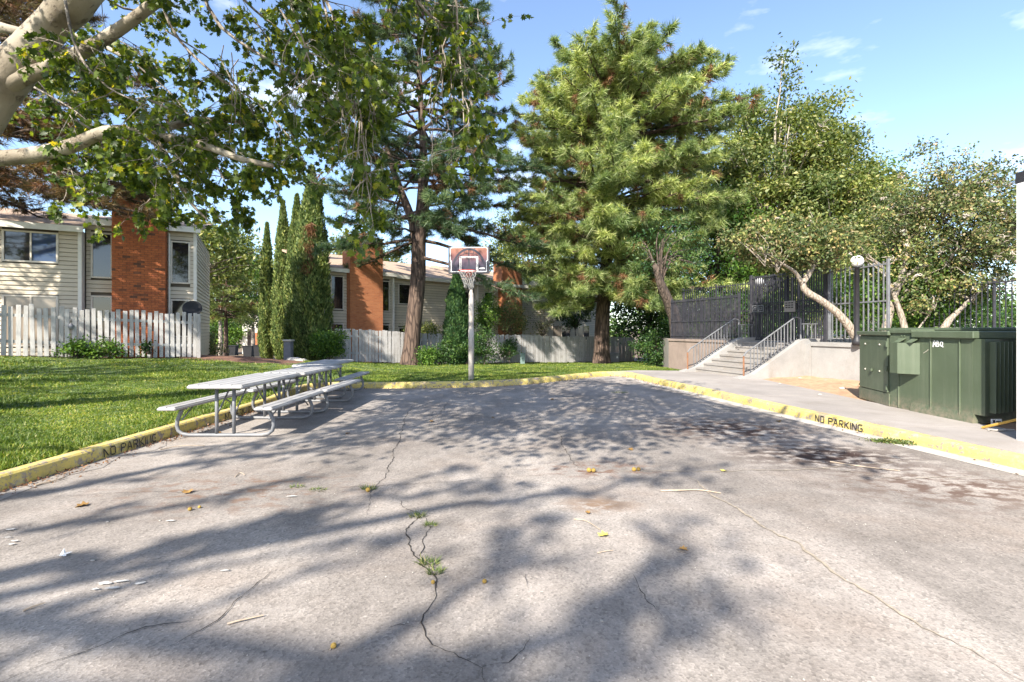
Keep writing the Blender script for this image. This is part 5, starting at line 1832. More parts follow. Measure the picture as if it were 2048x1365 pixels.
    def twig(p, d, L, r, lv, dens):
        n = 5
        pts = [p]
        dd = d.normalized()
        for i in range(n):
            dd = (dd + Vector((random.gauss(0, .18), random.gauss(0, .18), random.gauss(-0.10, .14)))).normalized()
            pts.append(pts[-1] + dd * L / n)
        tw.tube(pts, [r * (1 - 0.75 * i / n) for i in range(n + 1)], 4 if lv else 3, False)
        if lv < 2:
            k = random.randint(2, 4) if lv == 0 else random.randint(1, 3)
            for _ in range(k):
                t = random.uniform(0.25, 1.0) * n
                i = min(int(t), n - 1)
                q = pts[i].lerp(pts[i + 1], t - i)
                ax = (pts[i + 1] - pts[i]).normalized()
                rd = Vector((random.gauss(0, 1), random.gauss(0, 1), random.gauss(-0.25, .7))).normalized()
                twig(q, ax * 0.5 + rd * 0.8, L * random.uniform(0.4, 0.7), r * 0.55, lv + 1, dens)
        if lv >= 1:
            m = int(random.uniform(3.5, 7.5) * dens + 0.5)
            for _ in range(m):
                t = random.uniform(0.35, 1.0) * n
                i = min(int(t), n - 1)
                q = pts[i].lerp(pts[i + 1], t - i)
                LP.append(q + Vector((random.gauss(0, .03), random.gauss(0, .03), random.gauss(-.02, .03))))
                LA.append(dd * 0.5 + Vector((random.gauss(0, .6), random.gauss(0, .6), random.uniform(-1.1, 0.1))))
    for (q, rad, dens) in scaf:
        ln = sum((q[i + 1] - q[i]).length for i in range(len(q) - 1))
        m = int(ln * 5.2 * dens)
        for _ in range(m):
            t = random.uniform(0.22, 1.0) ** 0.8 * (len(q) - 1)
            i = min(int(t), len(q) - 2)
            p = q[i].lerp(q[i + 1], t - i)
            ax = (q[i + 1] - q[i]).normalized()
            rd = Vector((random.gauss(0, 1), random.gauss(0, 1), random.gauss(-0.1, .8))).normalized()
            twig(p, ax * 0.45 + rd * 0.9, random.uniform(0.25, 0.75), 0.008, 0, dens)
    # bare twigs hanging from the limbs
    for (px, py, Y) in ((455, 90, 6), (470, 130, 6), (690, 160, 5.6), (705, 200, 5.6), (715, 230, 5.6), (725, 170, 5.7), (735, 260, 5.6), (875, 110, 5.8), (890, 150, 5.8), (880, 190, 5.8), (700, 120, 5.6), (865, 60, 5.8)):
        for _ in range(2):
            p = P(px + random.uniform(-12, 12), py + random.uniform(-20, 20), Y)
            pts = [p]
            for i in range(6):
                p = p + Vector((random.gauss(0, .035), random.gauss(0, .03), -random.uniform(.08, .2)))
                pts.append(p)
            tw.tube(pts, [0.007, 0.0065, .006, .005, .0045, .004, .003], 4, False)
    # leafy sprays of the crown above the frame: they dapple the far half of the lot
    sp = []
    rq = random.Random(12)
    ups = bez(up, 30) + bez(back, 20)
    while len(sp) < 190:
        c = Vector((rq.uniform(-6.2, 1.0), rq.uniform(-0.4, 5.2), rq.uniform(5.0, 7.2)))
        if in_view(c, 0.0) or in_view(c + Vector((0, 0.5, -0.5)), 0.0):
            continue
        if math.sin(c.x * 1.9 + c.y * 0.7) + math.sin(c.y * 1.7) < -0.3:
            continue
        s_ = min(ups, key=lambda t: (t - c).length)
        d = (c - s_).normalized()
        limb(H, [s_, s_.lerp(c, 0.5) + Vector((0, 0, 0.3)), c], 0.03, 0.008, 7, 5)
        for _ in range(rq.randint(40, 90)):
            t = rq.uniform(-0.9, 0.5)
            LP.append(c + d * t + Vector((rq.gauss(0, .2), rq.gauss(0, .2), rq.gauss(0, .15))))
            LA.append(Vector((rq.gauss(0, 1), rq.gauss(0, 1), rq.gauss(-.4, .5))))
        sp.append(c)
    put(root, 'trunk', T.mesh('trunk', 'syc_bark', True))
    put(root, 'branches', B.mesh('branches', 'syc_bark', True))
    put(root, 'hanging_branches', H.mesh('hanging_branches', 'bark_grey', True))
    put(root, 'twigs', tw.mesh('twigs', 'bark_grey'), True)
    LPa = np.array([tuple(v) for v in LP]); LAa = np.array([tuple(v) for v in LA])
    # upper crown, above the frame
    up_c = []
    for c, r, k in ((Vector((-5.2, 6.5, 8.2)), 1.7, 420), (Vector((-3.2, 6.0, 8.0)), 1.5, 360), (Vector((-6.8, 3.4, 7.6)), 1.6, 420), (Vector((-5.6, 1.6, 9.0)), 1.5, 300), (Vector((-4.6, 8.5, 9.2)), 1.6, 380), (Vector((-1.6, 5.2, 7.4)), 1.3, 260), (Vector((-7.6, 7.8, 9.5)), 1.7, 360)):
        up_c.append(np.array(c) + RNG.normal(0, r * 0.55, (k, 3)))
    up_c = np.concatenate(up_c)
    keep = np.array([not in_view(p, 0.0) for p in up_c])
    up_c = up_c[keep]
    LPa = np.concatenate([LPa, up_c])
    LAa = np.concatenate([LAa, RNG.normal(size=(len(up_c), 3)) + np.array([0, 0, -0.5])])
    n = len(LPa)
    nr = norm(norm(RNG.normal(size=(n, 3))) + np.array([0, 0, 0.55]))
    sz = RNG.uniform(0.055, 0.115, n)
    d = np.linalg.norm(LPa - np.array([0, 0, CAMH]), axis=1)
    app = np.where([in_view(p) for p in LPa], sz / d, 0)
    order = np.argsort(-app)
    one, rest = order[:300], order[300:]
    seen_ = app[rest] > 0
    ra, rb = rest[seen_], rest[~seen_]
    V, F = scatter(LOBED_V, LOBED_F, LPa[ra], nr[ra], LAa[ra], sz[ra])
    V2, F2 = scatter(np.array(OVAL_V) * np.array([1.7, 1, 1]), OVAL_F, LPa[rb], nr[rb], LAa[rb], sz[rb] * 1.3)
    put(root, 'leaves', arr_mesh('leaves', np.concatenate([V, V2]), np.concatenate([F, F2 + len(V)]), 'syc'), True)
    me = arr_mesh('leaf', np.array(LOBED_V), np.array(LOBED_F), 'syc_one')
    for i in one:
        y = Vector(LAa[i]).normalized(); x = y.cross(Vector(nr[i])).normalized(); z = x.cross(y)
        M = Matrix((x, y, z)).transposed().to_4x4()
        M = Matrix.Translation(Vector(LPa[i]) - Vector(root.location)) @ M @ Matrix.Scale(float(sz[i]), 4)
        link('leaf', me, root, M)
near_sycamore()

def broadleaf(name, label, base, top, centre, rad, n_cl, cl_r, per, leaf, mat, bark='bark_grey', trunk_r=0.2, group=None, seed=1, lobed=False, shell=0.55, dead=0, stems=None, up=0.5, zmin=None, flat=0.75):
    rs = np.random.default_rng(seed)
    rnd = random.Random(seed)
    base = Vector(base); top = Vector(top); centre = np.array(centre, float); rad = np.array(rad, float)
    root = tree_root(name, base, label, group)
    u = norm(rs.normal(size=(n_cl, 3)))
    f = (shell + (1 - shell) * rs.uniform(0, 1, (n_cl, 1)))
    # uneven outline
    lump = 1 + 0.18 * np.sin(3.1 * u[:, 0:1] * 2 + seed) * np.cos(2.3 * u[:, 2:3] * 2 + seed * 1.7) + 0.10 * rs.normal(size=(n_cl, 1))
    C = centre + u * f * rad * lump
    if zmin is not None:
        C[:, 2] = np.maximum(C[:, 2], zmin + rs.uniform(0, 0.6, n_cl))
    B = MB()
    tops = [top]
    if stems:
        tops = []
        for st in stems:
            q, _ = limb(B, [Vector(p) for p in st[0]], st[1], st[2], 12, 8, wob=0.0)
            tops.append(q[-1])
            tops.append(q[-4])
    else:
        limb(B, [base + Vector((0, 0, -0.3)), base.lerp(top, 0.5) + Vector((rnd.gauss(0, .12), rnd.gauss(0, .12), 0)), top], trunk_r, trunk_r * 0.55, 9, 9)
    for i in range(0, n_cl, 2 if n_cl > 60 else 1):
        c = Vector(C[i])
        s_ = min(tops, key=lambda t: (t - c).length)
        s_ = s_ + Vector((0, 0, -rnd.uniform(0, 0.2) * (s_ - base).length * 0.5))
        mid = s_.lerp(c, 0.5) + Vector((rnd.gauss(0, .1), rnd.gauss(0, .1), 0.12 * (c - s_).length))
        r0 = trunk_r * rnd.uniform(0.18, 0.42)
        limb(B, [s_, mid, c], r0, r0 * 0.18, 6, 5, wob=0.03)
    put(root, 'trunk', B.mesh('trunk', bark, True))
    k = np.maximum(8, (per * rs.uniform(0.6, 1.4, n_cl)).astype(int))
    idx = np.repeat(np.arange(n_cl), k)
    pos = C[idx] + rs.normal(size=(len(idx), 3)) * cl_r * np.array([0.62, 0.62, 0.62 * flat])
    outv = norm(pos - centre)
    tone = rs.choice([0, 0, 1, 2], n_cl)[idx]
    me = leaf_mesh('crown', pos, mat, leaf, lobed, up, outv, tone=tone)
    put(root, 'crown', me, True)
    if dead:
        D = MB()
        for _ in range(dead):
            c = Vector(C[rnd.randrange(n_cl)])
            o_ = Vector(centre)
            v = (c - o_).normalized()
            p = c + v * cl_r * 0.25
            for _ in range(6):
                q = p
                pts = [q]
                for j in range(4):
                    q = q + Vector((rnd.gauss(v.x * .1, .16), rnd.gauss(v.y * .1 - 0.05, .16), rnd.gauss(-0.06, .14))) * cl_r * 0.7
                    pts.append(q)
                D.tube(pts, [0.032 * cl_r ** 0.5, 0.026 * cl_r ** 0.5, 0.02 * cl_r ** 0.5, 0.013, 0.007], 4, False)
        put(root, 'dead_twigs', D.mesh('dead_twigs', 'twig_pale'), True)
    return root

def pine(name, label, trunk, tr, crown, nb, mat, seed, twigs=12, tufts=3, needles=34, nl=0.30, nw=0.022, droop=0.25, extra=(), brown=0.12, group=None, stems=(), inner=0.3, mat2=None, left_min=None):
    """trunk: world points; crown: list of (z, radius)"""
    rnd = random.Random(seed)
    base = Vector(trunk[0])
    root = tree_root(name, base, label, group)
    T = MB()
    n = 22
    q = bez(trunk, n)
    xs = [i / (n - 1) for i in range(n)]
    rad = [interp([t for t, r in tr], [r for t, r in tr], x) for x in xs]
    rad[0] *= 1.18
    T.tube([q[0] - Vector((0, 0, .25))] + q, [rad[0] * 1.2] + rad, 14)
    axes = [(q, rad)]
    for st in stems:
        sq, sr = limb(T, st[0], st[1], st[2], 12, 9)
        axes.append((sq, sr))
    put(root, 'trunk', T.mesh('trunk', 'bark_pine', True))
    zs = [c[0] for c in crown]; rs_ = [c[1] for c in crown]
    B = MB()
    tip, axs, btip, bax, tn = [], [], [], [], []
    ga = rnd.uniform(0, 6)
    specs = []
    for i in range(nb):
        t = ((i + rnd.random()) / nb) ** 1.12
        z = zs[0] + (zs[-1] - zs[0]) * t
        ga += 2.399 + rnd.gauss(0, 0.35)
        lm = 0.78 if left_min and math.cos(ga) < -0.2 and z < left_min else 1.0
        specs.append((z, ga, lm * interp(zs, rs_, z) * rnd.uniform(0.78, 1.0), rnd.gauss(0.10, 0.14) + 0.10 * t))
    for (z, a, L, pit) in list(specs) + list(extra):
        ax_ = axes[0] if rnd.random() < 0.65 or len(axes) == 1 else rnd.choice(axes[1:])
        qq = min(ax_[0], key=lambda p: abs(p.z - z))
        if abs(qq.z - z) > 1.2:
            qq = min(axes[0][0], key=lambda p: abs(p.z - z))
        h = Vector((math.cos(a), math.sin(a), 0))
        dr = droop * rnd.uniform(0.5, 1.4)
        pts = []
        side = Vector((-h.y, h.x, 0)) * rnd.gauss(0, 0.10)
        for k in range(7):
            s_ = k / 6
            pts.append(qq + h * (L * s_) + side * (L * s_ * s_) + Vector((0, 0, L * (pit * s_ - dr * s_ * s_ + dr * 0.55 * s_ ** 4))) + Vector((rnd.gauss(0, .02), rnd.gauss(0, .02), rnd.gauss(0, .03))) * (L * 0.25 if k else 0))
        r0 = 0.02 + 0.013 * L
        tone_b = rnd.choice((0, 0, 1, 2))
        B.tube(pts, [r0 * (1 - 0.8 * k / 6) for k in range(7)], 5, False)
        m = max(4, int(twigs * (0.5 + 0.5 * L / max(rs_))))
        for j in range(m):
            s_ = inner + (1 - inner) * ((j + rnd.random()) / m)
            k = min(int(s_ * 6), 5)
            p = pts[k].lerp(pts[k + 1], s_ * 6 - k)
            ax = (pts[k + 1] - pts[k]).normalized()
            sd = ax.cross(Vector((0, 0, 1))).normalized() * rnd.choice((-1, 1))
            tl = (0.28 + 0.22 * L * (1.08 - s_)) * rnd.uniform(0.6, 1.2)
            d = (ax * rnd.uniform(0.4, 0.9) + sd * rnd.uniform(0.3, 1.0) + Vector((0, 0, rnd.uniform(-0.15, 0.5)))).normalized()
            e = p + d * tl + Vector((0, 0, tl * 0.12))
            B.tube([p, p.lerp(e, 0.5) + Vector((0, 0, -0.03 * tl)), e], [0.014, 0.010, 0.007], 3, False)
            isb = rnd.random() < brown * (1.6 - s_ * 1.2)
            for g in range(tufts):
                f = 1.0 - 0.36 * g * rnd.uniform(0.7, 1.1)
                if f < 0.1:
                    continue
                jd = Vector((rnd.gauss(0, .3), rnd.gauss(0, .3), rnd.gauss(0.28, .25)))
                pp = p.lerp(e, f) + Vector((rnd.gauss(0, .06), rnd.gauss(0, .06), rnd.gauss(0, .05)))
                (btip if isb else tip).append(tuple(pp)); (bax if isb else axs).append(tuple((d + jd).normalized()))
                if not isb:
                    tn.append(tone_b if rnd.random() < 0.7 else rnd.choice((0, 1, 2)))
        tip.append(tuple(pts[-1])); axs.append(tuple((pts[-1] - pts[-2]).normalized())); tn.append(tone_b)
    put(root, 'branches', B.mesh('branches', 'bark_pine'), True)
    V, F = needle_arrays(np.array(tip), np.array(axs), needles, nl, nw)
    put(root, 'crown', arr_mesh('crown', V, F, mat, tone=np.repeat(np.array(tn), needles)), True)
    if btip:
        V, F = needle_arrays(np.array(btip), np.array(bax) * np.array([1, 1, -0.2]) + np.array([0, 0, -0.4]), int(needles * 0.8), nl, nw)
        put(root, 'dead_needles', arr_mesh('dead_needles', V, F, mat2 or 'pine_brown'), True)
    return root

def PPs(*a):
    return [P(*t) for t in a]

# the tall open pine beside the hoop
zz = gz(-5.2, 24.4)
b1 = Vector((P(820, 700, 24.4).x, 24.4, zz))
pine('pine_tree', 'tall open pine with dark bare limbs and leaning trunk left of the hoop', [b1] + PPs((827, 650, 24.4), (836, 560, 24.4), (838, 480, 24.4), (845, 400, 24.4), (847, 310, 24.4), (842, 220, 24.4), (838, 110, 24.4), (836, 0, 24.4), (838, -70, 24.4)),
     [(0, 0.44), (0.08, 0.40), (0.3, 0.36), (0.42, 0.30), (0.55, 0.20), (0.75, 0.12), (1, 0.03)],
     [(6.3, 4.4), (8.5, 5.2), (12, 5.6), (15, 4.6), (18, 3.0), (19.6, 0.8)], 135, 'pine_dark', 21, 20, 3, 36, 0.40, 0.024, 0.30, brown=0.10,
     stems=[(PPs((836, 490, 24.4), (822, 435, 24.5), (800, 380, 24.8), (780, 320, 25.0), (765, 240, 25.2), (758, 150, 25.2)), 0.27, 0.05),
            (PPs((842, 440, 24.4), (862, 400, 24.0), (895, 360, 23.6), (925, 300, 23.2)), 0.15, 0.04)],
     extra=[(5.8, 2.6, 5.2, -0.15), (5.6, -0.4, 6.0, -0.2), (6.0, 0.3, 6.3, -0.12), (5.9, 3.6, 4.8, -0.1), (6.3, -1.2, 5.0, -0.15), (6.6, 0.9, 5.0, 0.0), (6.8, 0.05, 6.4, -0.05)], inner=0.4)

# the bushy sunlit pine right of it
b2 = Vector((P(1203, 700, 28).x, 28.0, gz(5.2, 28)))
pine('pine_tree', 'full bushy sunlit pine with reddish lower trunk right of the hoop', [b2] + PPs((1205, 640, 28), (1212, 540, 28), (1222, 420, 28), (1236, 280, 28), (1246, 200, 28), (1251, 165, 28)),
     [(0, 0.47), (0.15, 0.42), (0.4, 0.32), (0.7, 0.17), (1, 0.03)],
     [(3.4, 5.0), (6.0, 6.3), (9, 6.9), (12, 6.8), (14, 6.4), (15.3, 5.6), (16.1, 4.8), (16.8, 3.7), (17.3, 2.4)], 320, 'pine', 22, 21, 3, 37, 0.47, 0.031, 0.20, brown=0.10,
     extra=[(4.0, -0.5, 7.4, -0.08), (3.8, -0.9, 6.6, -0.12), (4.2, -2.0, 5.4, -0.1), (4.6, -2.6, 4.8, -0.1), (4.0, -1.3, 6.2, -0.12), (4.4, 0.5, 6.5, -0.05), (5.0, 3.0, 4.6, -0.05), (4.4, -0.2, 7.6, 0.0), (3.9, -1.5, 5.4, -0.1), (13, 0.1, 7.6, 0.05), (14, -0.4, 7.2, 0.1), (12.4, -0.6, 7.4, 0.0)], inner=0.28, left_min=5.2)

# rusty pine hanging over the left house, trunk out of frame
b0 = Vector((-16.4, 13.4, gz(-16.4, 13.4)))
pine('pine_tree', 'rusty drooping pine boughs hanging in front of the left roof', [b0, b0 + Vector((0.1, 0, 4)), b0 + Vector((0.3, 0.2, 9)), b0 + Vector((0.4, 0.1, 14))],
     [(0, 0.42), (0.5, 0.25), (1, 0.03)], [(6.3, 5.2), (7.5, 5.6), (9, 5.4), (12, 3.4), (14, 0.7)], 85, 'pine_rust', 23, 22, 4, 34, 0.30, 0.017, 0.34, brown=0.14, mat2='pine_brown',
     extra=[(6.1, 0.1, 5.8, -0.03), (6.3, -0.1, 5.4, -0.05), (6.0, 0.45, 5.6, 0.0), (6.2, 0.05, 4.6, -0.06), (6.6, 0.35, 6.0, 0.0), (6.0, -0.3, 4.4, -0.02), (7.2, 0.15, 6.4, 0.0), (6.9, 0.6, 5.6, 0.0), (7.8, 0.45, 6.4, 0.0), (8.3, 0.0, 6.3, 0.02)], inner=0.3)

# yellowish pine in the gap between the houses
xg = (452 - 1024) / FPX * 40
b3 = Vector((xg, 40, gz(xg, 40)))
pine('pine_tree', 'yellowish young pine in the gap between the two town houses', [b3, b3 + Vector((0, 0, 4)), b3 + Vector((.1, 0, 8.3))],
     [(0, 0.2), (0.5, 0.12), (1, 0.02)], [(2.4, 2.5), (4, 2.5), (6, 1.8), (7.6, 0.5)], 80, 'pine', 24, 9, 2, 22, 0.42, 0.04, 0.2, brown=0.12)

# ---- broadleaf trees behind
broadleaf('deciduous_tree', 'mid-green tree behind the yellowish pine, between the houses', ((440 - 1024) / FPX * 48, 48, -1.5), ((440 - 1024) / FPX * 48, 48, 3.0), ((430 - 1024) / FPX * 48, 48, 6.6), (4.2, 3.6, 4.2), 90, 0.9, 150, 0.26, 'leaf_green', trunk_r=0.25, seed=31)
broadleaf('deciduous_tree', 'dark green tree touching the leftmost cypress far behind', ((505 - 1024) / FPX * 56, 56, -1.5), ((505 - 1024) / FPX * 56, 56, 3.0), ((505 - 1024) / FPX * 56, 56, 6.0), (3.2, 3.0, 4.6), 70, 0.9, 120, 0.30, 'leaf_dark', trunk_r=0.25, seed=32)
broadleaf('shrub', 'light green bush behind the far bins', ((440 - 1024) / FPX * 60, 60, -1.5), ((440 - 1024) / FPX * 60, 60, 0.0), ((440 - 1024) / FPX * 60, 60, 1.6), (3.6, 2, 2.4), 50, 0.8, 120, 0.28, 'leaf_green', trunk_r=0.12, seed=33)
broadleaf('deciduous_tree', 'yellow-green tree crown rising behind the house with the tall chimney', (-22, 32, 0), (-22, 32, 4), (-21.5, 32, 6.5), (6.0, 4, 2.6), 90, 1.0, 140, 0.26, 'leaf_yellow', trunk_r=0.3, seed=34)
broadleaf('deciduous_tree', 'yellow-green tree behind the far brick chimney', ((1050 - 1024) / FPX * 52, 52, -1.5), ((1050 - 1024) / FPX * 52, 52, 4), ((1050 - 1024) / FPX * 52, 52, 8.5), (4.6, 3.4, 5.0), 110, 1.1, 150, 0.30, 'leaf_yellow', trunk_r=0.3, seed=35)
broadleaf('deciduous_tree', 'green tree behind the house chimney next to the cypresses', ((745 - 1024) / FPX * 46, 46, -1.5), ((745 - 1024) / FPX * 46, 46, 3), ((735 - 1024) / FPX * 46, 46, 8.0), (4.0, 3.0, 2.6), 60, 1.0, 120, 0.28, 'leaf_yellow', trunk_r=0.3, seed=36)
xs_ = (1560 - 1024) / FPX * 32
broadleaf('sycamore_tree', 'large yellow-green sycamore with pale dead twigs behind the iron gate', (xs_, 32, 0.5), (xs_ - 0.5, 32, 6), (xs_ - 0.3, 32, 9.6), (5.2, 4.6, 8.6), 420, 0.75, 190, 0.235, 'leaf_yellow', 'twig_pale', 0.32, seed=37, dead=80, shell=0.55)
xs_ = (1660 - 1024) / FPX * 30
broadleaf('deciduous_tree', 'lower yellow-green tree crown beneath the large sycamore', (xs_, 30, 0.5), (xs_, 30, 4), (xs_ + 0.2, 30, 7.4), (4.2, 3.4, 5.0), 280, 0.7, 200, 0.20, 'leaf_yellow', 'twig_pale', 0.22, seed=38, dead=40)
xs_ = (1745 - 1024) / FPX * 42
broadleaf('deciduous_tree', 'round bright green tree top between sycamore and pinkish tree', (xs_, 42, 0.5), (xs_, 42, 6), (xs_, 42, 10.5), (3.4, 3.2, 5.6), 120, 1.0, 150, 0.27, 'leaf_green', trunk_r=0.3, seed=39)
xs_ = (1300 - 1024) / FPX * 37
broadleaf('deciduous_tree', 'dark leafy tree filling the gap right of the bushy pine', (xs_, 37, -0.8), (xs_, 37, 2.0), (xs_ + 0.3, 37, 3.6), (3.4, 3.0, 4.4), 130, 0.9, 160, 0.20, 'leaf_dark', 'bark_dark', 0.16, seed=40, zmin=-0.6)
xs_ = (1430 - 1024) / FPX * 31
broadleaf('deciduous_tree', 'dark green tree behind the black fence left of the gate', (xs_, 31, 0.5), (xs_, 31, 4.0), (xs_, 31, 6.2), (4.2, 3.4, 4.6), 120, 1.0, 150, 0.22, 'leaf_green', 'bark_dark', 0.25, seed=41)
xs_ = (1322 - 1024) / FPX * 24
broadleaf('shrub', 'low dark shrub at the end of the concrete wall', (xs_, 24, -0.3), (xs_, 24, 0.2), (xs_, 24, 0.55), (0.95, 0.9, 0.95), 45, 0.35, 120, 0.11, 'leaf_dark', 'bark_dark', 0.05, seed=42)

# dark leaning trunk at the wall end
def leaning_trunk():
    p = [P(1362, 690, 21.5), P(1350, 640, 21.3), P(1335, 600, 21.0), P(1322, 570, 20.8), P(1310, 530, 20.6)]
    p[0].z = 0.0
    b = p[0]
    root = tree_root('deciduous_tree', b, 'dark thick trunk leaning out at the far end of the black fence')
    T = MB()
    limb(T, p, 0.34, 0.12, 12, 10)
    rnd = random.Random(5)
    C = []
    for i in range(16):
        c = P(1310 + rnd.uniform(-40, 90), 520 + rnd.uniform(-70, 20), 20.6 + rnd.uniform(-.6, 2))
        limb(T, [p[-2], p[-1].lerp(c, 0.4) + Vector((0, 0, .2)), c], 0.05, 0.012, 6, 5)
        C.append(tuple(c))
    put(root, 'trunk', T.mesh('trunk', 'bark_dark', True))
    C = np.repeat(np.array(C), 90, 0)
    pos = C + RNG.normal(size=C.shape) * 0.36
    put(root, 'crown', leaf_mesh('crown', pos, 'leaf_dark', 0.13), True)
leaning_trunk()

# ---- small trees on the terrace
tb = P(1722, 690, 12.7); tb.z = TOPZ - 0.05
stem = [tb, P(1700, 655, 12.7), P(1670, 622, 12.75), P(1640, 600, 12.8), P(1615, 585, 12.85), P(1605, 568, 12.9), P(1620, 545, 12.9), P(1628, 520, 12.9)]
s2 = [P(1628, 520, 12.9), P(1650, 500, 12.9), P(1680, 490, 12.9), P(1710, 478, 12.9)]
s3 = [P(1606, 572, 12.9), P(1590, 545, 12.8), P(1560, 525, 12.6), P(1530, 505, 12.4)]
s4 = [P(1624, 535, 12.9), P(1645, 520, 13.0), P(1672, 508, 13.1), P(1700, 492, 13.2)]
c = P(1588, 488, 13.2)
broadleaf('crape_myrtle', 'small crooked tree with a pale trunk leaning left over the retaining wall', tb, stem[-1], (c.x, 13.3, c.z), (1.7, 1.0, 0.74), 260, 0.24, 110, 0.095, 'leaf_olive', 'bark_tan', 0.04, seed=51, dead=10, shell=0.3,
          stems=[(stem, 0.115, 0.065), (s2, 0.06, 0.015), (s3, 0.06, 0.012), (s4, 0.045, 0.012)])
def mtree():
    b = P(1840, 680, 14.0); b.z = TOPZ - 0.05
    def q(*a):
        r = [P(*t) for t in a]
        r[0].z = TOPZ - 0.05
        return r
    st = [(q((1765, 675, 14.2), (1775, 640, 14.2), (1785, 600, 14.2), (1800, 560, 14.2), (1812, 520, 14.2), (1830, 470, 14.3), (1850, 430, 14.3)), 0.13, 0.05),
          (q((1815, 675, 14.0), (1805, 640, 14.0), (1795, 610, 14.0), (1780, 570, 14.0), (1765, 530, 14.0)), 0.10, 0.03),
          (q((1870, 680, 13.8), (1895, 645, 13.8), (1920, 620, 13.8), (1950, 590, 13.8), (1990, 560, 13.8)), 0.10, 0.03),
          ([P(1790, 585, 14.2), P(1820, 545, 14.2), P(1860, 530, 14.1), P(1900, 525, 14.0), P(1950, 520, 14)], 0.075, 0.02),
          ([P(1828, 480, 14.2), P(1860, 450, 14.2), P(1872, 430, 14.2), P(1905, 390, 14.2)], 0.06, 0.015),
          ([P(1830, 490, 14.1), P(1880, 485, 13.9), P(1940, 500, 13.8), P(2000, 490, 13.8)], 0.045, 0.012),
          ([P(1822, 677, 14.0), P(1850, 640, 14.0), P(1868, 615, 14.0)], 0.03, 0.012)]
    c = P(1912, 470, 14.2)
    broadleaf('crape_myrtle', 'large many-stemmed tree with olive and tan leaves above the transformer', b, P(1850, 430, 14.3), (c.x, 14.3, c.z + 0.1), (2.7, 1.7, 2.35), 520, 0.25, 80, 0.09, 'leaf_olive', 'bark_tan', 0.08, seed=52, dead=190, shell=0.35, stems=st)
mtree()
broadleaf('shrub', 'green leafy shrub low under the many-stemmed tree behind the pickets', (12.2, 15.0, TOPZ), (12.2, 15.0, 2.0), (12.4, 15.0, 2.7), (3.0, 0.9, 1.2), 150, 0.38, 110, 0.10, 'leaf_green', 'bark_dark', 0.05, seed=53)
broadleaf('shrub', 'yellow-green shrub behind the pickets beside the black lamp post', (12.0, 17.5, TOPZ), (12.0, 17.5, 2.2), (12.2, 17.6, 3.0), (1.7, 1.2, 1.6), 60, 0.42, 90, 0.10, 'leaf_yellow', 'bark_dark', 0.05, seed=54)
broadleaf('shrub', 'dark shrubs mass along the back of the terrace', (19, 24, TOPZ), (19, 24, 1.8), (20, 24, 2.1), (8, 1.6, 1.5), 120, 0.6, 90, 0.16, 'leaf_dark', 'bark_dark', 0.06, seed=55)

broadleaf('shrub', 'dark hedge behind the close-set black fence', (10.6, 23.5, TOPZ), (10.6, 23.5, 1.8), (10.8, 23.6, 1.9), (3.6, 1.0, 1.3), 110, 0.5, 110, 0.14, 'leaf_dark', 'bark_dark', 0.06, seed=56)
# the far-off trees that close the view
def far_wood():
    rs = np.random.default_rng(5)
    n = 700
    ang = rs.uniform(-58, 58, n) * math.pi / 180
    d = rs.uniform(80, 105, n)
    cx, cy = d * np.sin(ang) * 1.1, d * np.cos(ang) + 8
    h = 5.2 + 2.6 * np.abs(np.sin(cx * 0.17) + 0.5 * np.sin(cx * 0.41 + 1)) + rs.uniform(-1, 1, n)
    C = np.stack([cx, cy, -1.6 + h * rs.uniform(0.15, 1.0, n)], 1)
    pos = np.repeat(C, 60, 0) + rs.normal(size=(n * 60, 3)) * np.array([1.5, 1.2, 1.0])
    o = link('far_wood', leaf_mesh('far_wood', pos, 'leaf_green', 0.75))
    stuff(o)
    o['label'] = 'hazy line of distant trees closing the view'
    o['category'] = 'trees'
far_wood()

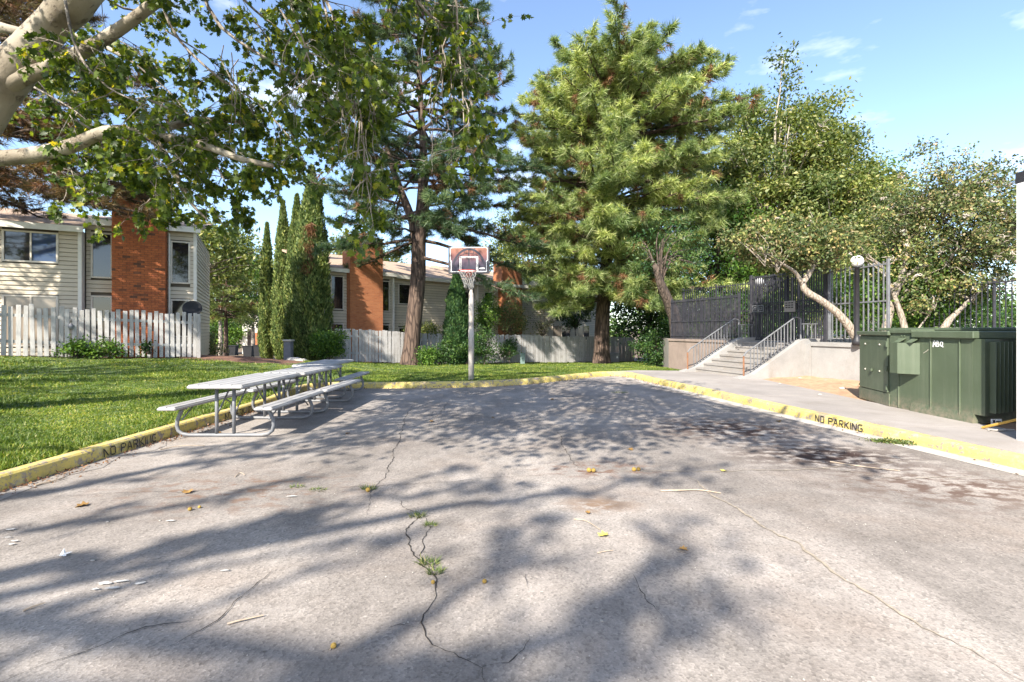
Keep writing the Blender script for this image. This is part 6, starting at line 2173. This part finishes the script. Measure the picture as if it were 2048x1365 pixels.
# ---- cypresses
def cypress(px, Y, top, rad, label, mat='cyp', seed=1, n=9000, z0=None, bare=False):
    x = (px - 1024) / FPX * Y
    zb = gz(x, Y) if z0 is None else z0
    zt = P(px, top, Y).z
    root = tree_root('cypress_tree', (x, Y, zb), label, 'columnar cypresses')
    rs = np.random.default_rng(seed)
    H = zt - zb
    prof_t = [0, 0.04, 0.15, 0.38, 0.6, 0.8, 0.93, 1.0]
    prof_r = [0.6, 0.85, 1.0, 0.98, 0.84, 0.52, 0.2, 0.02]
    MB().lathe((x, Y, zb), [(max(0.01, rad * 0.72 * interp(prof_t, prof_r, t)), H * t * 0.97) for t in np.linspace(0, 1, 16)], 12)
    core = MB().lathe((x, Y, zb), [(max(0.01, rad * 0.70 * interp(prof_t, prof_r, t)), H * t * 0.97) for t in np.linspace(0, 1, 16)], 12)
    put(root, 'inner_twigs', core.mesh('inner_twigs', 'cyp_core', True))
    put(root, 'trunk', MB().tube([(x, Y, zb - 0.2), (x, Y, zb + H * 0.5)], [0.14, 0.06], 8).mesh('trunk', 'bark_dark', True))
    t = rs.uniform(0, 1, n) ** 1.15
    a = rs.uniform(0, 2 * math.pi, n)
    lump = 1 + 0.10 * np.sin(a * 5 + t * 9 + seed) + 0.09 * np.sin(a * 3 - t * 21) + 0.05 * np.sin(t * 60 + a * 7)
    rr = rad * np.interp(t, prof_t, prof_r) * lump * rs.uniform(0.74, 1.04, n)
    pos = np.stack([x + rr * np.cos(a), Y + rr * np.sin(a), zb + H * t], 1)
    out_ = np.stack([np.cos(a), np.sin(a), np.zeros(n)], 1)
    ax = out_ * rs.uniform(0.1, 0.75, (n, 1)) + np.array([0, 0, 1.0]) + rs.normal(0, 0.25, (n, 3))
    nr = norm(out_ + rs.normal(0, 0.6, (n, 3)))
    sz = rs.uniform(0.10, 0.22, n)
    V, F = scatter([(0, 0, 0), (0.2, 0.45, 0.06), (0, 1, 0), (-0.2, 0.45, 0.06)], OVAL_F, pos, nr, ax, sz)
    tn = np.digitize(np.sin(a * 6 + t * 26 + seed) + 0.8 * np.sin(a * 11 - t * 47) + rs.normal(0, 0.5, n), [-0.8, 0.8])
    tn = np.array([2, 0, 1])[tn]
    put(root, 'crown', arr_mesh('crown', V, F, mat, tone=np.repeat(tn, 2)), True)
    if bare:
        V, F = needle_arrays(np.array([(x + 0.1 + rs.normal(0, .12), Y - rad * 0.85, zb + H * rs.uniform(0.45, 0.68)) for _ in range(70)]), np.array([(0.1, -0.5, -0.9)] * 70), 22, 0.35, 0.03)
        put(root, 'dead_foliage', arr_mesh('dead_foliage', V, F, 'pine_brown'), True)
cypress(624, 24.6, 335, 0.84, 'tallest darkest cypress, rightmost of the clump against the house corner', 'cyp', 61, 30000, bare=True)
cypress(594, 27.6, 392, 0.60, 'cypress just left of the tallest one, near the middle of the clump', 'cyp', 62, 22000)
cypress(566, 30.0, 404, 0.56, 'slim cypress second from the left of the clump', 'cyp', 63, 20000)
cypress(534, 32.0, 448, 0.44, 'leftmost and lowest slim cypress, in full sun beside the bins', 'cyp', 64, 16000)
cypress(913, 26.0, 543, 0.62, 'dark narrow evergreen against the house wall just left of the hoop pole', 'cyp_dark', 65, 15000)

# ---- shrubs and creepers at the fences
def bush(px, py, Y, rx, rz_, label, mat, seed, n=40, leaf=0.10, per=70, cl=0.28, dz=0.0, name='shrub', ry=None):
    c = P(px, py, Y)
    g0 = gz(c.x, Y)
    broadleaf(name, label, (c.x, Y, g0), (c.x, Y, g0 + max(0.1, (c.z - g0) * 0.6)), (c.x, Y, c.z), (rx, ry or rx * 0.8, rz_), n, cl, per, leaf, mat, 'bark_dark', 0.04, seed=seed, zmin=g0)
bush(858, 712, 24.0, 0.5, 0.55, 'small rounded green bush at the foot of the open pine', 'leaf_green', 71, 30)
bush(965, 690, 25.6, 0.75, 1.0, 'dark creeper bush spilling over the fence right of the hoop pole', 'leaf_dark', 72, 50)
bush(900, 705, 24.6, 0.75, 0.75, 'dark ivy bush over the fence between open pine and hoop pole', 'leaf_dark', 73, 55)
bush(1022, 640, 29.5, 1.1, 1.2, 'olive shrub in front of the far brick chimney', 'leaf_olive', 74, 60)
bush(975, 625, 28.5, 0.8, 1.1, 'green shrub left of the olive shrub behind the fence', 'leaf_green', 75, 55)
bush(1085, 640, 31, 1.1, 1.3, 'thin twiggy shrub behind the fence right of the far chimney', 'leaf_olive', 76, 40, 0.09, 30)
bush(1150, 610, 33, 1.6, 1.5, 'dark shrub under the low boughs of the bushy pine', 'leaf_dark', 77, 80, 0.13)
bush(1018, 702, 27.4, 0.5, 0.55, 'dark ivy patch creeping on the long picket fence', 'leaf_dark', 78, 26, 0.12, 40, ry=0.12)
bush(655, 690, 23.0, 0.72, 0.7, 'leafy green creeper over the near end of the long picket fence', 'leaf_green', 79, 60, 0.11)
bush(150, 705, 15.3, 0.42, 0.22, 'low leafy weeds at the foot of the near picket fence', 'leaf_green', 80, 24, 0.09, 40, 0.16)
bush(205, 703, 15.7, 0.5, 0.25, 'second clump of leafy weeds below the near picket fence', 'leaf_green', 81, 24, 0.09, 40, 0.16)
bush(293, 696, 16.3, 0.12, 0.35, 'single climbing weed on the near picket fence', 'leaf_dark', 82, 10, 0.09, 30, 0.12)
bush(410, 690, 24, 0.9, 0.8, 'dusty green bush past the end of the near fence', 'leaf_olive', 83, 45)
bush(1745, 745, 10.6, 0.22, 0.35, 'small ivy sprig on the retaining wall beside the transformer', 'leaf_green', 84, 14, 0.06, 30, 0.12)
bush(845, 663, 26.3, 0.9, 0.45, 'green shrub tops showing above the fence behind the open pine', 'leaf_yellow', 85, 36)

# ---- the tree behind the viewer whose branches shade the lot
def shade_tree(base, label, az, nl_, seed, leaves=(6, 26), heavy=False):
    base = Vector(base)
    root = tree_root('sycamore_tree', base, label)
    rnd = random.Random(seed)
    T = MB()
    tops = limb(T, [base - Vector((0, 0, .3)), base + Vector((0.2, 0.1, 3)), base + Vector((0.1, 0.4, 7)), base + Vector((0.5, 0.6, 12))], 0.48, 0.14, 14, 12)[0]
    pos, ax = [], []
    for i in range(nl_):
        a = R(rnd.uniform(*az))
        L = rnd.uniform(4.0, 7.4)
        s_ = tops[rnd.randint(6, 12)]
        rise = rnd.uniform(0.05, 0.45)
        hv = heavy and i < 2
        if hv:                      # two low leafy boughs that reach over the entrance
            a, L, s_, rise = R((20, 12)[i]), (4.4, 5.2)[i], tops[8 + i], 0.10
        h = Vector((math.cos(a), math.sin(a), 0))
        pts = [s_ + h * (L * t) + Vector((rnd.gauss(0, .12), rnd.gauss(0, .12), L * (rise * t - 0.12 * t * t))) for t in (0, .25, .5, .75, 1)]
        q, _ = limb(T, pts, rnd.uniform(.07, .13), 0.02, 12, 7)
        for j in range(16 if hv else 6):
            k = rnd.randint(3, 11)
            d = (h * 1.0 + Vector((rnd.gauss(0, .3), rnd.gauss(0, .3), rnd.gauss(0, .25)))).normalized()
            l2 = rnd.uniform(1.4, 3.0)
            e = q[k] + d * l2
            limb(T, [q[k], q[k].lerp(e, .5) + Vector((0, 0, .08)), e], 0.025, 0.006, 5, 4)
            for _ in range(rnd.randint(*leaves)):
                t = rnd.uniform(.2, 1.05)
                pos.append(tuple(q[k].lerp(e, t) + Vector((rnd.gauss(0, .09), rnd.gauss(0, .09), rnd.gauss(-.04, .10)))))
    put(root, 'trunk', T.mesh('trunk', 'syc_bark', True))
    put(root, 'crown', leaf_mesh('crown', np.array(pos), 'syc', 0.20), True)
def entrance_tree():
    """big sycamore behind the viewer; its long boughs lie along the shadow bands that the photograph shows on the near asphalt"""
    base = Vector((-11.5, -9.0, 0.2))
    root = tree_root('sycamore_tree', base, 'tall sycamore at the lot entrance, its long boughs shading the near asphalt')
    rnd = random.Random(79)
    T = MB()
    tops = limb(T, [base - Vector((0, 0, .3)), base + Vector((0.2, 0.1, 3)), base + Vector((0.3, 0.3, 6)), base + Vector((0.6, 0.4, 10.5))], 0.5, 0.16, 14, 12)[0]
    pos = []
    bands = [([(-60, 1008), (150, 970), (330, 935), (560, 905), (760, 885)], 7.2, 8.6, 0.11, 60, 0.20), ([(-40, 1165), (300, 1105), (560, 1035), (780, 1000), (1010, 978)], 7.8, 9.4, 0.13, 75, 0.12),
             ([(0, 1232), (200, 1190), (400, 1135), (640, 1098)], 8.5, 9.5, 0.08, 26, 0.09), ([(0, 1335), (300, 1250), (560, 1165), (700, 1120)], 9, 10, 0.05, 8, 0.10),
             ([(600, 1400), (740, 1290), (890, 1200), (1000, 1140), (1080, 1095)], 8.6, 9.6, 0.10, 85, 0.15), ([(640, 1420), (960, 1310), (1180, 1210), (1290, 1140), (1390, 1085)], 9.2, 10.2, 0.11, 55, 0.16),
             ([(1120, 1400), (1300, 1305), (1450, 1235), (1540, 1180)], 9.8, 10.6, 0.07, 22, 0.12), ([(900, 1012), (1150, 985), (1330, 955), (1450, 930)], 8.4, 9.2, 0.06, 22, 0.12),
             ([(-50, 930), (200, 918), (420, 895), (600, 872)], 7, 8, 0.07, 40, 0.18), ([(-60, 1075), (120, 1055), (330, 1020), (520, 985)], 7.6, 8.4, 0.05, 24, 0.12)]
    for (px, za, zb, r, dens, spread) in bands:
        n_ = len(px)
        pts = []
        for k, (x, y) in enumerate(px):
            g_ = G(x, y)
            z = za + (zb - za) * k / (n_ - 1)
            pts.append(g_ + sv * (z / sv.z))
        s_ = min(tops[5:], key=lambda t: abs(t.z - (za - 0.6)))
        limb(T, [s_, s_.lerp(pts[0], 0.5) + Vector((0, 0, 0.25)), pts[0]], r * 1.5, r, 8, 8)
        q, _ = limb(T, pts, r, 0.02, 16, 8, wob=0.05)
        ln = sum((q[k + 1] - q[k]).length for k in range(15))
        ax = (q[-1] - q[0]).normalized()
        for _ in range(int(ln * 2.2)):
            k = rnd.randint(0, 14)
            p_ = q[k].lerp(q[k + 1], rnd.random())
            d = (ax + Vector((rnd.gauss(0, .35), rnd.gauss(0, .35), rnd.gauss(0, .35)))).normalized()
            e = p_ + d * rnd.uniform(0.5, 1.3)
            limb(T, [p_, p_.lerp(e, .5) + Vector((0, 0, .04)), e], 0.018, 0.005, 5, 4)
            for _ in range(int(dens / 2.2 * rnd.uniform(0.4, 1.5))):
                t = rnd.uniform(0.0, 1.05)
                pos.append(tuple(p_.lerp(e, t) + Vector((rnd.gauss(0, spread * .6), rnd.gauss(0, spread * .6), rnd.gauss(0, spread * .6)))))
    put(root, 'trunk', T.mesh('trunk', 'syc_bark', True))
    put(root, 'crown', leaf_mesh('crown', np.array(pos), 'syc', 0.19), True)
entrance_tree()
shade_tree((-18.5, -2.5, 0.8), 'sycamore on the lawn beyond the left border, shading the grass by the kerb', (10, 95), 22, 78, (10, 34))
# ------------------------------------------------------------------ cracks, weeds and litter on the lot
def ribbon(pts, w, z, mat, name, seed):
    rnd = random.Random(seed)
    q = []
    for i in range(len(pts) - 1):
        a, b = pts[i], pts[i + 1]
        n = max(2, int((b - a).length / 0.035))
        for k in range(n):
            t = k / n
            q.append(a.lerp(b, t))
    q.append(pts[-1])
    off, o = [], 0.0
    for i in range(len(q)):
        o = o * 0.86 + rnd.gauss(0, 0.008)
        off.append(o)
    mb = MB()
    for i, p in enumerate(q):
        t = (q[min(i + 1, len(q) - 1)] - q[max(i - 1, 0)]).normalized()
        s_ = Vector((-t.y, t.x, 0))
        ww = (1.0 if mat == 'crack_pale' else 0.6) * w * rnd.uniform(0.3, 1.3) * min(1, 0.25 + 3 * min(i, len(q) - 1 - i) / len(q))
        c = p + s_ * off[i]
        mb.v.append((c.x - s_.x * ww, c.y - s_.y * ww, z)); mb.v.append((c.x + s_.x * ww, c.y + s_.y * ww, z))
    for i in range(len(q) - 1):
        mb.f.append((2 * i, 2 * i + 1, 2 * i + 3, 2 * i + 2) if True else None)
    mb.f = [f[::-1] for f in mb.f]
    o = mb.build(name, mat, LOT)
    return o
def GG(*a):
    return [G(x, y) for x, y in a]
CR = [
    (GG((830, 800), (812, 840), (795, 890), (775, 940), (740, 983), (737, 1030)), 0.007, 'crack'),
    (GG((798, 998), (806, 1015), (832, 1030), (806, 1060), (815, 1090), (838, 1125), (868, 1160), (862, 1200), (848, 1255), (868, 1290), (915, 1318), (965, 1338), (975, 1370)), 0.008, 'crack'),
    (GG((838, 1030), (860, 1055), (846, 1085), (842, 1112), (866, 1150)), 0.005, 'crack'),
    (GG((965, 1338), (1015, 1325), (1045, 1300), (1055, 1270)), 0.005, 'crack'),
    (GG((848, 1255), (800, 1250), (770, 1262)), 0.004, 'crack'),
    (GG((0, 1000), (300, 985), (640, 978), (900, 965), (1000, 955), (1190, 946)), 0.004, 'crack'),
    (GG((1190, 946), (1280, 942), (1450, 945), (1620, 938), (1760, 928), (1850, 920)), 0.007, 'crack_pale'),
    (GG((1365, 948), (1425, 990), (1500, 1035), (1555, 1068), (1600, 1088), (1680, 1150), (1760, 1200), (1870, 1265), (1960, 1310), (2060, 1370)), 0.010, 'crack_pale'),
    (GG((1110, 860), (1130, 895), (1150, 930), (1160, 945)), 0.006, 'crack'),
    (GG((545, 1140), (510, 1180), (465, 1215), (400, 1262), (330, 1295)), 0.005, 'crack'),
    (GG((400, 1240), (290, 1258), (180, 1300), (60, 1345), (0, 1372)), 0.005, 'crack'),
    (GG((900, 800), (870, 840), (815, 860)), 0.005, 'crack'),
    (GG((1100, 800), (1200, 812), (1320, 828), (1480, 845)), 0.005, 'crack'),
    (GG((1260, 1150), (1290, 1200), (1330, 1240)), 0.004, 'crack'),
    (GG((1580, 930), (1700, 945), (1800, 960), (1960, 955)), 0.006, 'crack_pale'),
    (GG((500, 900), (640, 905), (760, 915)), 0.004, 'crack'),
    (GG((1050, 1150), (1058, 1175)), 0.004, 'crack'),
]
for k, (pts, w, m) in enumerate(CR):
    ribbon(pts, w, 0.004 + 0.0003 * k, m, 'crack', 100 + k)

def tuft(px, py, r, n, h, label, mat='weed', seed=1):
    c = G(px, py)
    rs = np.random.default_rng(seed)
    ang = rs.uniform(0, 6.28, n)
    rr = r * np.sqrt(rs.uniform(0, 1, n))
    pos = np.stack([c.x + rr * np.cos(ang) * 1.3, c.y + rr * np.sin(ang) * 0.8, np.full(n, 0.003)], 1)
    ax = norm(np.stack([np.cos(ang) * 0.7, np.sin(ang) * 0.7, np.full(n, 0.55)], 1) + rs.normal(0, 0.35, (n, 3)) * np.array([1, 1, 0.4]))
    ax[:, 2] = np.abs(ax[:, 2])
    side = norm(np.cross(ax, np.array([[0, 0, 1.0]]) + rs.normal(0, .3, (n, 3)))) * 0.004
    V = np.stack([pos - side, pos + side, pos + ax * (h * rs.uniform(0.5, 1.2, (n, 1)))], 1).reshape(-1, 3)
    V = V - np.array([c.x, c.y, 0])
    o = link('weed_tuft', arr_mesh('weed_tuft', V, np.arange(3 * n).reshape(-1, 3), mat))
    o.location = (c.x, c.y, 0)
    tag(o, label, 'weed', 'weeds in the asphalt')
tuft(836, 1034, 0.05, 70, 0.055, 'weed tuft at the top of the looping crack', seed=1)
tuft(858, 1128, 0.05, 80, 0.06, 'small weed tuft in the middle of the looping crack', seed=2)
tuft(870, 1146, 0.045, 75, 0.05, 'weed tuft at the lower end of the looping crack', seed=3)
tuft(737, 979, 0.05, 80, 0.06, 'weed tuft where two cracks cross left of centre', seed=4)
tuft(636, 981, 0.06, 60, 0.04, 'flat sparse weed on the crack below the picnic tables', seed=5)
tuft(1240, 786, 0.14, 90, 0.06, 'dark weed on the asphalt near the far kerb corner', seed=6)
tuft(595, 975, 0.05, 40, 0.04, 'tiny weed left of the flat sparse weed', seed=7)
tuft(860, 1052, 0.04, 50, 0.05, 'tiny weed on the right side of the crack loop', seed=8)
def mat_weed():
    c = G(1786, 887)
    rs = np.random.default_rng(9)
    n = 900
    pos = np.stack([rs.normal(0, 0.10, n) , rs.normal(0, 0.045, n), np.abs(rs.normal(0, 0.014, n)) + 0.012], 1)
    pos[:, 1] += -pos[:, 0] * 0.5
    o = link('spreading_weed', leaf_mesh('spreading_weed', pos, 'weed', 0.035, False, 1.2))
    o.location = (c.x, c.y, 0)
    tag(o, 'low green mat of weed in the gutter below the right stencilled kerb', 'weed', 'weeds in the asphalt')
mat_weed()

LEAFM = None
def litter():
    global LEAFM
    v = np.array(LOBED_V) * np.array([1, 1, 2.2])
    me_b = arr_mesh('fallen_leaf', v, np.array(LOBED_F), 'leaf_fallen')
    me_y = arr_mesh('fallen_leaf', v, np.array(LOBED_F), 'leaf_fallen_y')
    rnd = random.Random(3)
    def leaf(px, py, s_, label, me=me_b):
        c = G(px, py)
        o = link('fallen_leaf', me)
        o.location = (c.x, c.y, 0.012)
        o.rotation_euler = (rnd.uniform(-.15, .15), rnd.uniform(-.15, .15), rnd.uniform(0, 6.28))
        o.scale = (s_, s_, s_)
        tag(o, label, 'leaf', 'fallen leaves')
    leaf(180, 1010, 0.11, 'curled brown leaf on the asphalt near the left border')
    leaf(372, 990, 0.11, 'brown leaf on the asphalt below the left stencilled kerb')
    leaf(1218, 1072, 0.10, 'bright yellow leaf right of the lot centre', me_y)
    leaf(1556, 843, 0.10, 'small brown leaf near the right gutter')
    leaf(1357, 1100, 0.07, 'pair of withered leaf scraps right of centre')
    leaf(430, 868, 0.10, 'brown leaf in the shade under the nearest table')
    leaf(1100, 800, 0.10, 'brown leaf in the dappled shade near the far kerb')
    leaf(1256, 899, 0.09, 'orange leaf midway across the lot')
    leaf(1445, 945, 0.09, 'yellow leaf lying on the pale crack', me_y)
    leaf(860, 845, 0.09, 'brown leaf in the dappled shade below the hoop')
    leaf(700, 868, 0.08, 'brown leaf beside the shadow of the tables')
    leaf(985, 838, 0.08, 'small brown leaf right of the hoop in dappled shade')
    leaf(1180, 1030, 0.05, 'tiny dry leaf above the bright yellow leaf')
    leaf(118, 925, 0.10, 'brown leaf lying against the left kerb')
    ball = []
    for i in range(9):
        ball.append((math.sin(math.pi * i / 8) + 0.01, -math.cos(math.pi * i / 8)))
    me_s = MB().lathe((0, 0, 0), ball, 10).mesh('seed_ball', 'seed', True)
    def seed(px, py, r, label):
        c = G(px, py)
        o = link('seed_ball', me_s)
        o.location = (c.x, c.y, r * 0.9)
        o.scale = (r, r, r * 0.92)
        tag(o, label, 'seed ball', 'sycamore seed balls')
    for px, py, r, lb in ((380, 1022, 0.017, 'orange seed ball at the lower end of a short string'), (399, 1017, 0.013, 'second seed ball of the short string near the left kerb'),
                          (1178, 945, 0.026, 'left ball of two yellow seed balls lying side by side'), (1187, 945, 0.024, 'right ball of two yellow seed balls lying side by side'),
                          (1268, 943, 0.024, 'left yellow seed ball of the pair on the crack'), (1277, 942, 0.022, 'right yellow seed ball of the pair on the crack'),
                          (736, 984, 0.022, 'orange seed ball beside the weed at the crossing cracks'), (667, 1297, 0.014, 'reddish seed ball near the lower border'),
                          (969, 1167, 0.014, 'reddish seed ball with a stalk below the lot centre'), (866, 1168, 0.012, 'small seed ball at the lower end of the crack loop'),
                          (172, 887, 0.024, 'orange seed ball on the lawn edge by the left kerb')):
        seed(px, py, r, lb)
    def stick(pts, r, label):
        c = [G(x, y, 0.0) + Vector((0, 0, r + 0.002 + 0.006 * math.sin(i * 2.0) ** 2)) for i, (x, y) in enumerate(pts)]
        q = bez(c, 9)
        o = MB().tube(q, [r * (1 - 0.4 * i / 8) for i in range(9)], 6).build('stick', 'stick')
        tag(o, label, 'stick', 'fallen sticks')
    stick([(1322, 984), (1360, 984), (1400, 983), (1442, 989)], 0.008, 'longest pale stick lying right of the lot centre')
    stick([(455, 1251), (480, 1246), (527, 1235)], 0.006, 'dark stick on the bright asphalt near the lower border')
    stick([(46, 1225), (66, 1218), (90, 1210)], 0.006, 'short stick near the lower left border')
    stick([(320, 901), (360, 894), (410, 893)], 0.006, 'thin stick on the ground left of the nearest table')
    stick([(1148, 1040), (1172, 1045), (1200, 1062)], 0.005, 'thin twig leading to the bright yellow leaf')
    stick([(470, 955), (480, 948), (490, 952)], 0.005, 'small bent twig on the shaded asphalt left of centre')
    stick([(1195, 1108), (1210, 1106), (1226, 1104)], 0.004, 'tiny twig below the bright yellow leaf')
    stick([(70, 973), (110, 964), (130, 958)], 0.009, 'grey stick lying in the left gutter')
    stick([(1660, 925), (1720, 935), (1800, 944)], 0.006, 'pale thin stick across the oil stain')
    stick([(660, 1302), (672, 1285)], 0.003, 'stalk of the reddish seed ball near the lower border')
    # crumpled wrapper
    c = G(110, 1118)
    mb = MB()
    n = 12
    rs = random.Random(8)
    for i in range(5):
        for j in range(4):
            mb.v.append((i * 0.016 + rs.gauss(0, .005), j * 0.016 + rs.gauss(0, .005), 0.006 + abs(rs.gauss(0, .014))))
    for i in range(4):
        for j in range(3):
            mb.f.append((i * 4 + j, (i + 1) * 4 + j, (i + 1) * 4 + j + 1, i * 4 + j + 1))
    o = mb.build('crumpled_paper', 'white')
    o.location = (c.x, c.y, 0.0)
    tag(o, 'crumpled white scrap of paper near the left border', 'paper')
    me_p = MB().lathe((0, 0, 0), [(0.7, -0.1), (1.0, 0.1), (0.8, 0.45), (0.3, 0.6)], 8).mesh('pebble', 'pebble', True)
    def peb(px, py, r, label):
        c = G(px, py)
        o = link('pebble', me_p)
        o.location = (c.x, c.y, 0.002); o.scale = (r * 1.3, r, r * 0.8)
        o.rotation_euler = (0, 0, px * 0.37)
        tag(o, label, 'pebble', 'loose pebbles')
    peb(186, 1122, 0.014, 'round pebble right of the crumpled paper')
    peb(1203, 1243, 0.009, 'dark speck of gravel below the lot centre')
    peb(215, 1045, 0.010, 'small stone left of the seed ball string')
    peb(320, 1042, 0.009, 'tiny stone right of the brown leaf')
    peb(537, 1089, 0.009, 'tiny stone on the bright patch left of centre')
    # white paint flecks, flat on the asphalt
    for k, (px, py, w, h_) in enumerate(((342, 1044, 0.05, 0.02), (210, 1170, 0.05, 0.03), (240, 1166, 0.05, 0.02), (190, 1182, 0.03, 0.012), (280, 1170, 0.035, 0.02), (582, 995, 0.06, 0.02), (20, 1062, 0.04, 0.02), (15, 1078, 0.03, 0.012), (30, 1085, 0.03, 0.012), (22, 1092, 0.03, 0.014), (450, 1145, 0.03, 0.012), (225, 1180, 0.05, 0.02))):
        c = G(px, py)
        mb = MB()
        m = 13
        mb.v = [(c.x + w * math.cos(6.283 * i / m) * rs.uniform(.4, 1), c.y + h_ * math.sin(6.283 * i / m) * rs.uniform(.4, 1) + 0.3 * w * math.cos(6.283 * i / m) * 0.3, 0.0105 + 0.0003 * k) for i in range(m)]
        mb.f = [tuple(range(m))]
        mb.build('paint_fleck', 'fleck', LOT)
    # dry leaves and twigs in the dirt patch, a hose end by the wall
    for k, (px, py) in enumerate(((1650, 762), (1600, 757), (1685, 778), (1640, 790), (1560, 768))):
        c = G(px, py, 0.15)
        o = link('stone', me_p)
        s_ = (0.05, 0.04, 0.06, 0.035, 0.03)[k]
        o.location = (c.x, c.y, 0.15); o.scale = (s_ * 1.4, s_, s_)
        tag(o, ('stone on the dirt at the wall foot beside the pilaster', 'stone on the dirt near the foot of the steps', 'biggest stone on the dirt beside the transformer', 'small stone on the dirt edge by the pavement', 'tiny stone on the dirt below the cheek wall')[k], 'stone', 'stones on the dirt')
    c = G(1672, 758, 0.15)
    o = MB().lathe((0, 0, 0), [(0.10, 0.0), (0.13, 0.02), (0.13, 0.05), (0.10, 0.07), (0.05, 0.06)], 14).build('black_coil', 'bin', None, True)
    o.location = (c.x, c.y, 0.16)
    tag(o, 'flat black coil lying on the dirt against the concrete wall', 'hose')
litter()

# dry leaf litter gathered along the kerbs and loose grit on the asphalt
def gathered():
    rs = np.random.default_rng(44)
    pos = []
    for i, (c, nn) in enumerate(zip(KC, KN)):
        if c.y < 1.5:
            continue
        k = 26 if c.x < -4.4 else (10 if c.y > 12 else 2)
        k = int(k * (0.4 + 1.2 * abs(math.sin(i * 0.37))))
        for _ in range(k):
            off = abs(rs.normal(0, 0.11)) + 0.02
            t = rs.uniform(-0.12, 0.12)
            pos.append((c.x - nn.x * off - nn.y * t, c.y - nn.y * off + nn.x * t, 0.012 + abs(rs.normal(0, 0.006))))
    o = link('leaf_litter', leaf_mesh('leaf_litter', np.array(pos), 'pine_brown', 0.035, False, 2.5, None, 0.0, 0.6))
    stuff(o); o['label'] = 'dry brown leaf litter gathered along the kerbs'; o['category'] = 'litter'
    n = 2600
    x = rs.uniform(-4.5, 5.0, n); y = rs.uniform(1.9, 10, n) ** 1.0
    ok = in_poly(x, y, [(p_.x, p_.y) for p_ in KC])
    ok &= rs.uniform(0, 1, n) < np.clip(0.35 + 0.5 * np.sin(x * 1.7) * np.sin(y * 1.3), 0.1, 1)
    pos = np.stack([x[ok], y[ok], np.full(ok.sum(), 0.004)], 1)
    s_ = rs.uniform(0.002, 0.0055, len(pos))
    oc = np.array([(1, 0, 0), (0, 1, 0), (-1, 0, 0), (0, -1, 0), (0, 0, 0.9)], float)
    V = (pos[:, None, :] + s_[:, None, None] * (oc[None] + rs.normal(0, .2, (len(pos), 5, 3)))).reshape(-1, 3)
    F = (np.array([(0, 1, 4), (1, 2, 4), (2, 3, 4), (3, 0, 4)])[None] + (np.arange(len(pos)) * 5)[:, None, None]).reshape(-1, 3)
    o = link('loose_grit', arr_mesh('loose_grit', V, F, 'pebble'))
    stuff(o); o['label'] = 'loose grit scattered over the worn asphalt'; o['category'] = 'grit'
gathered()
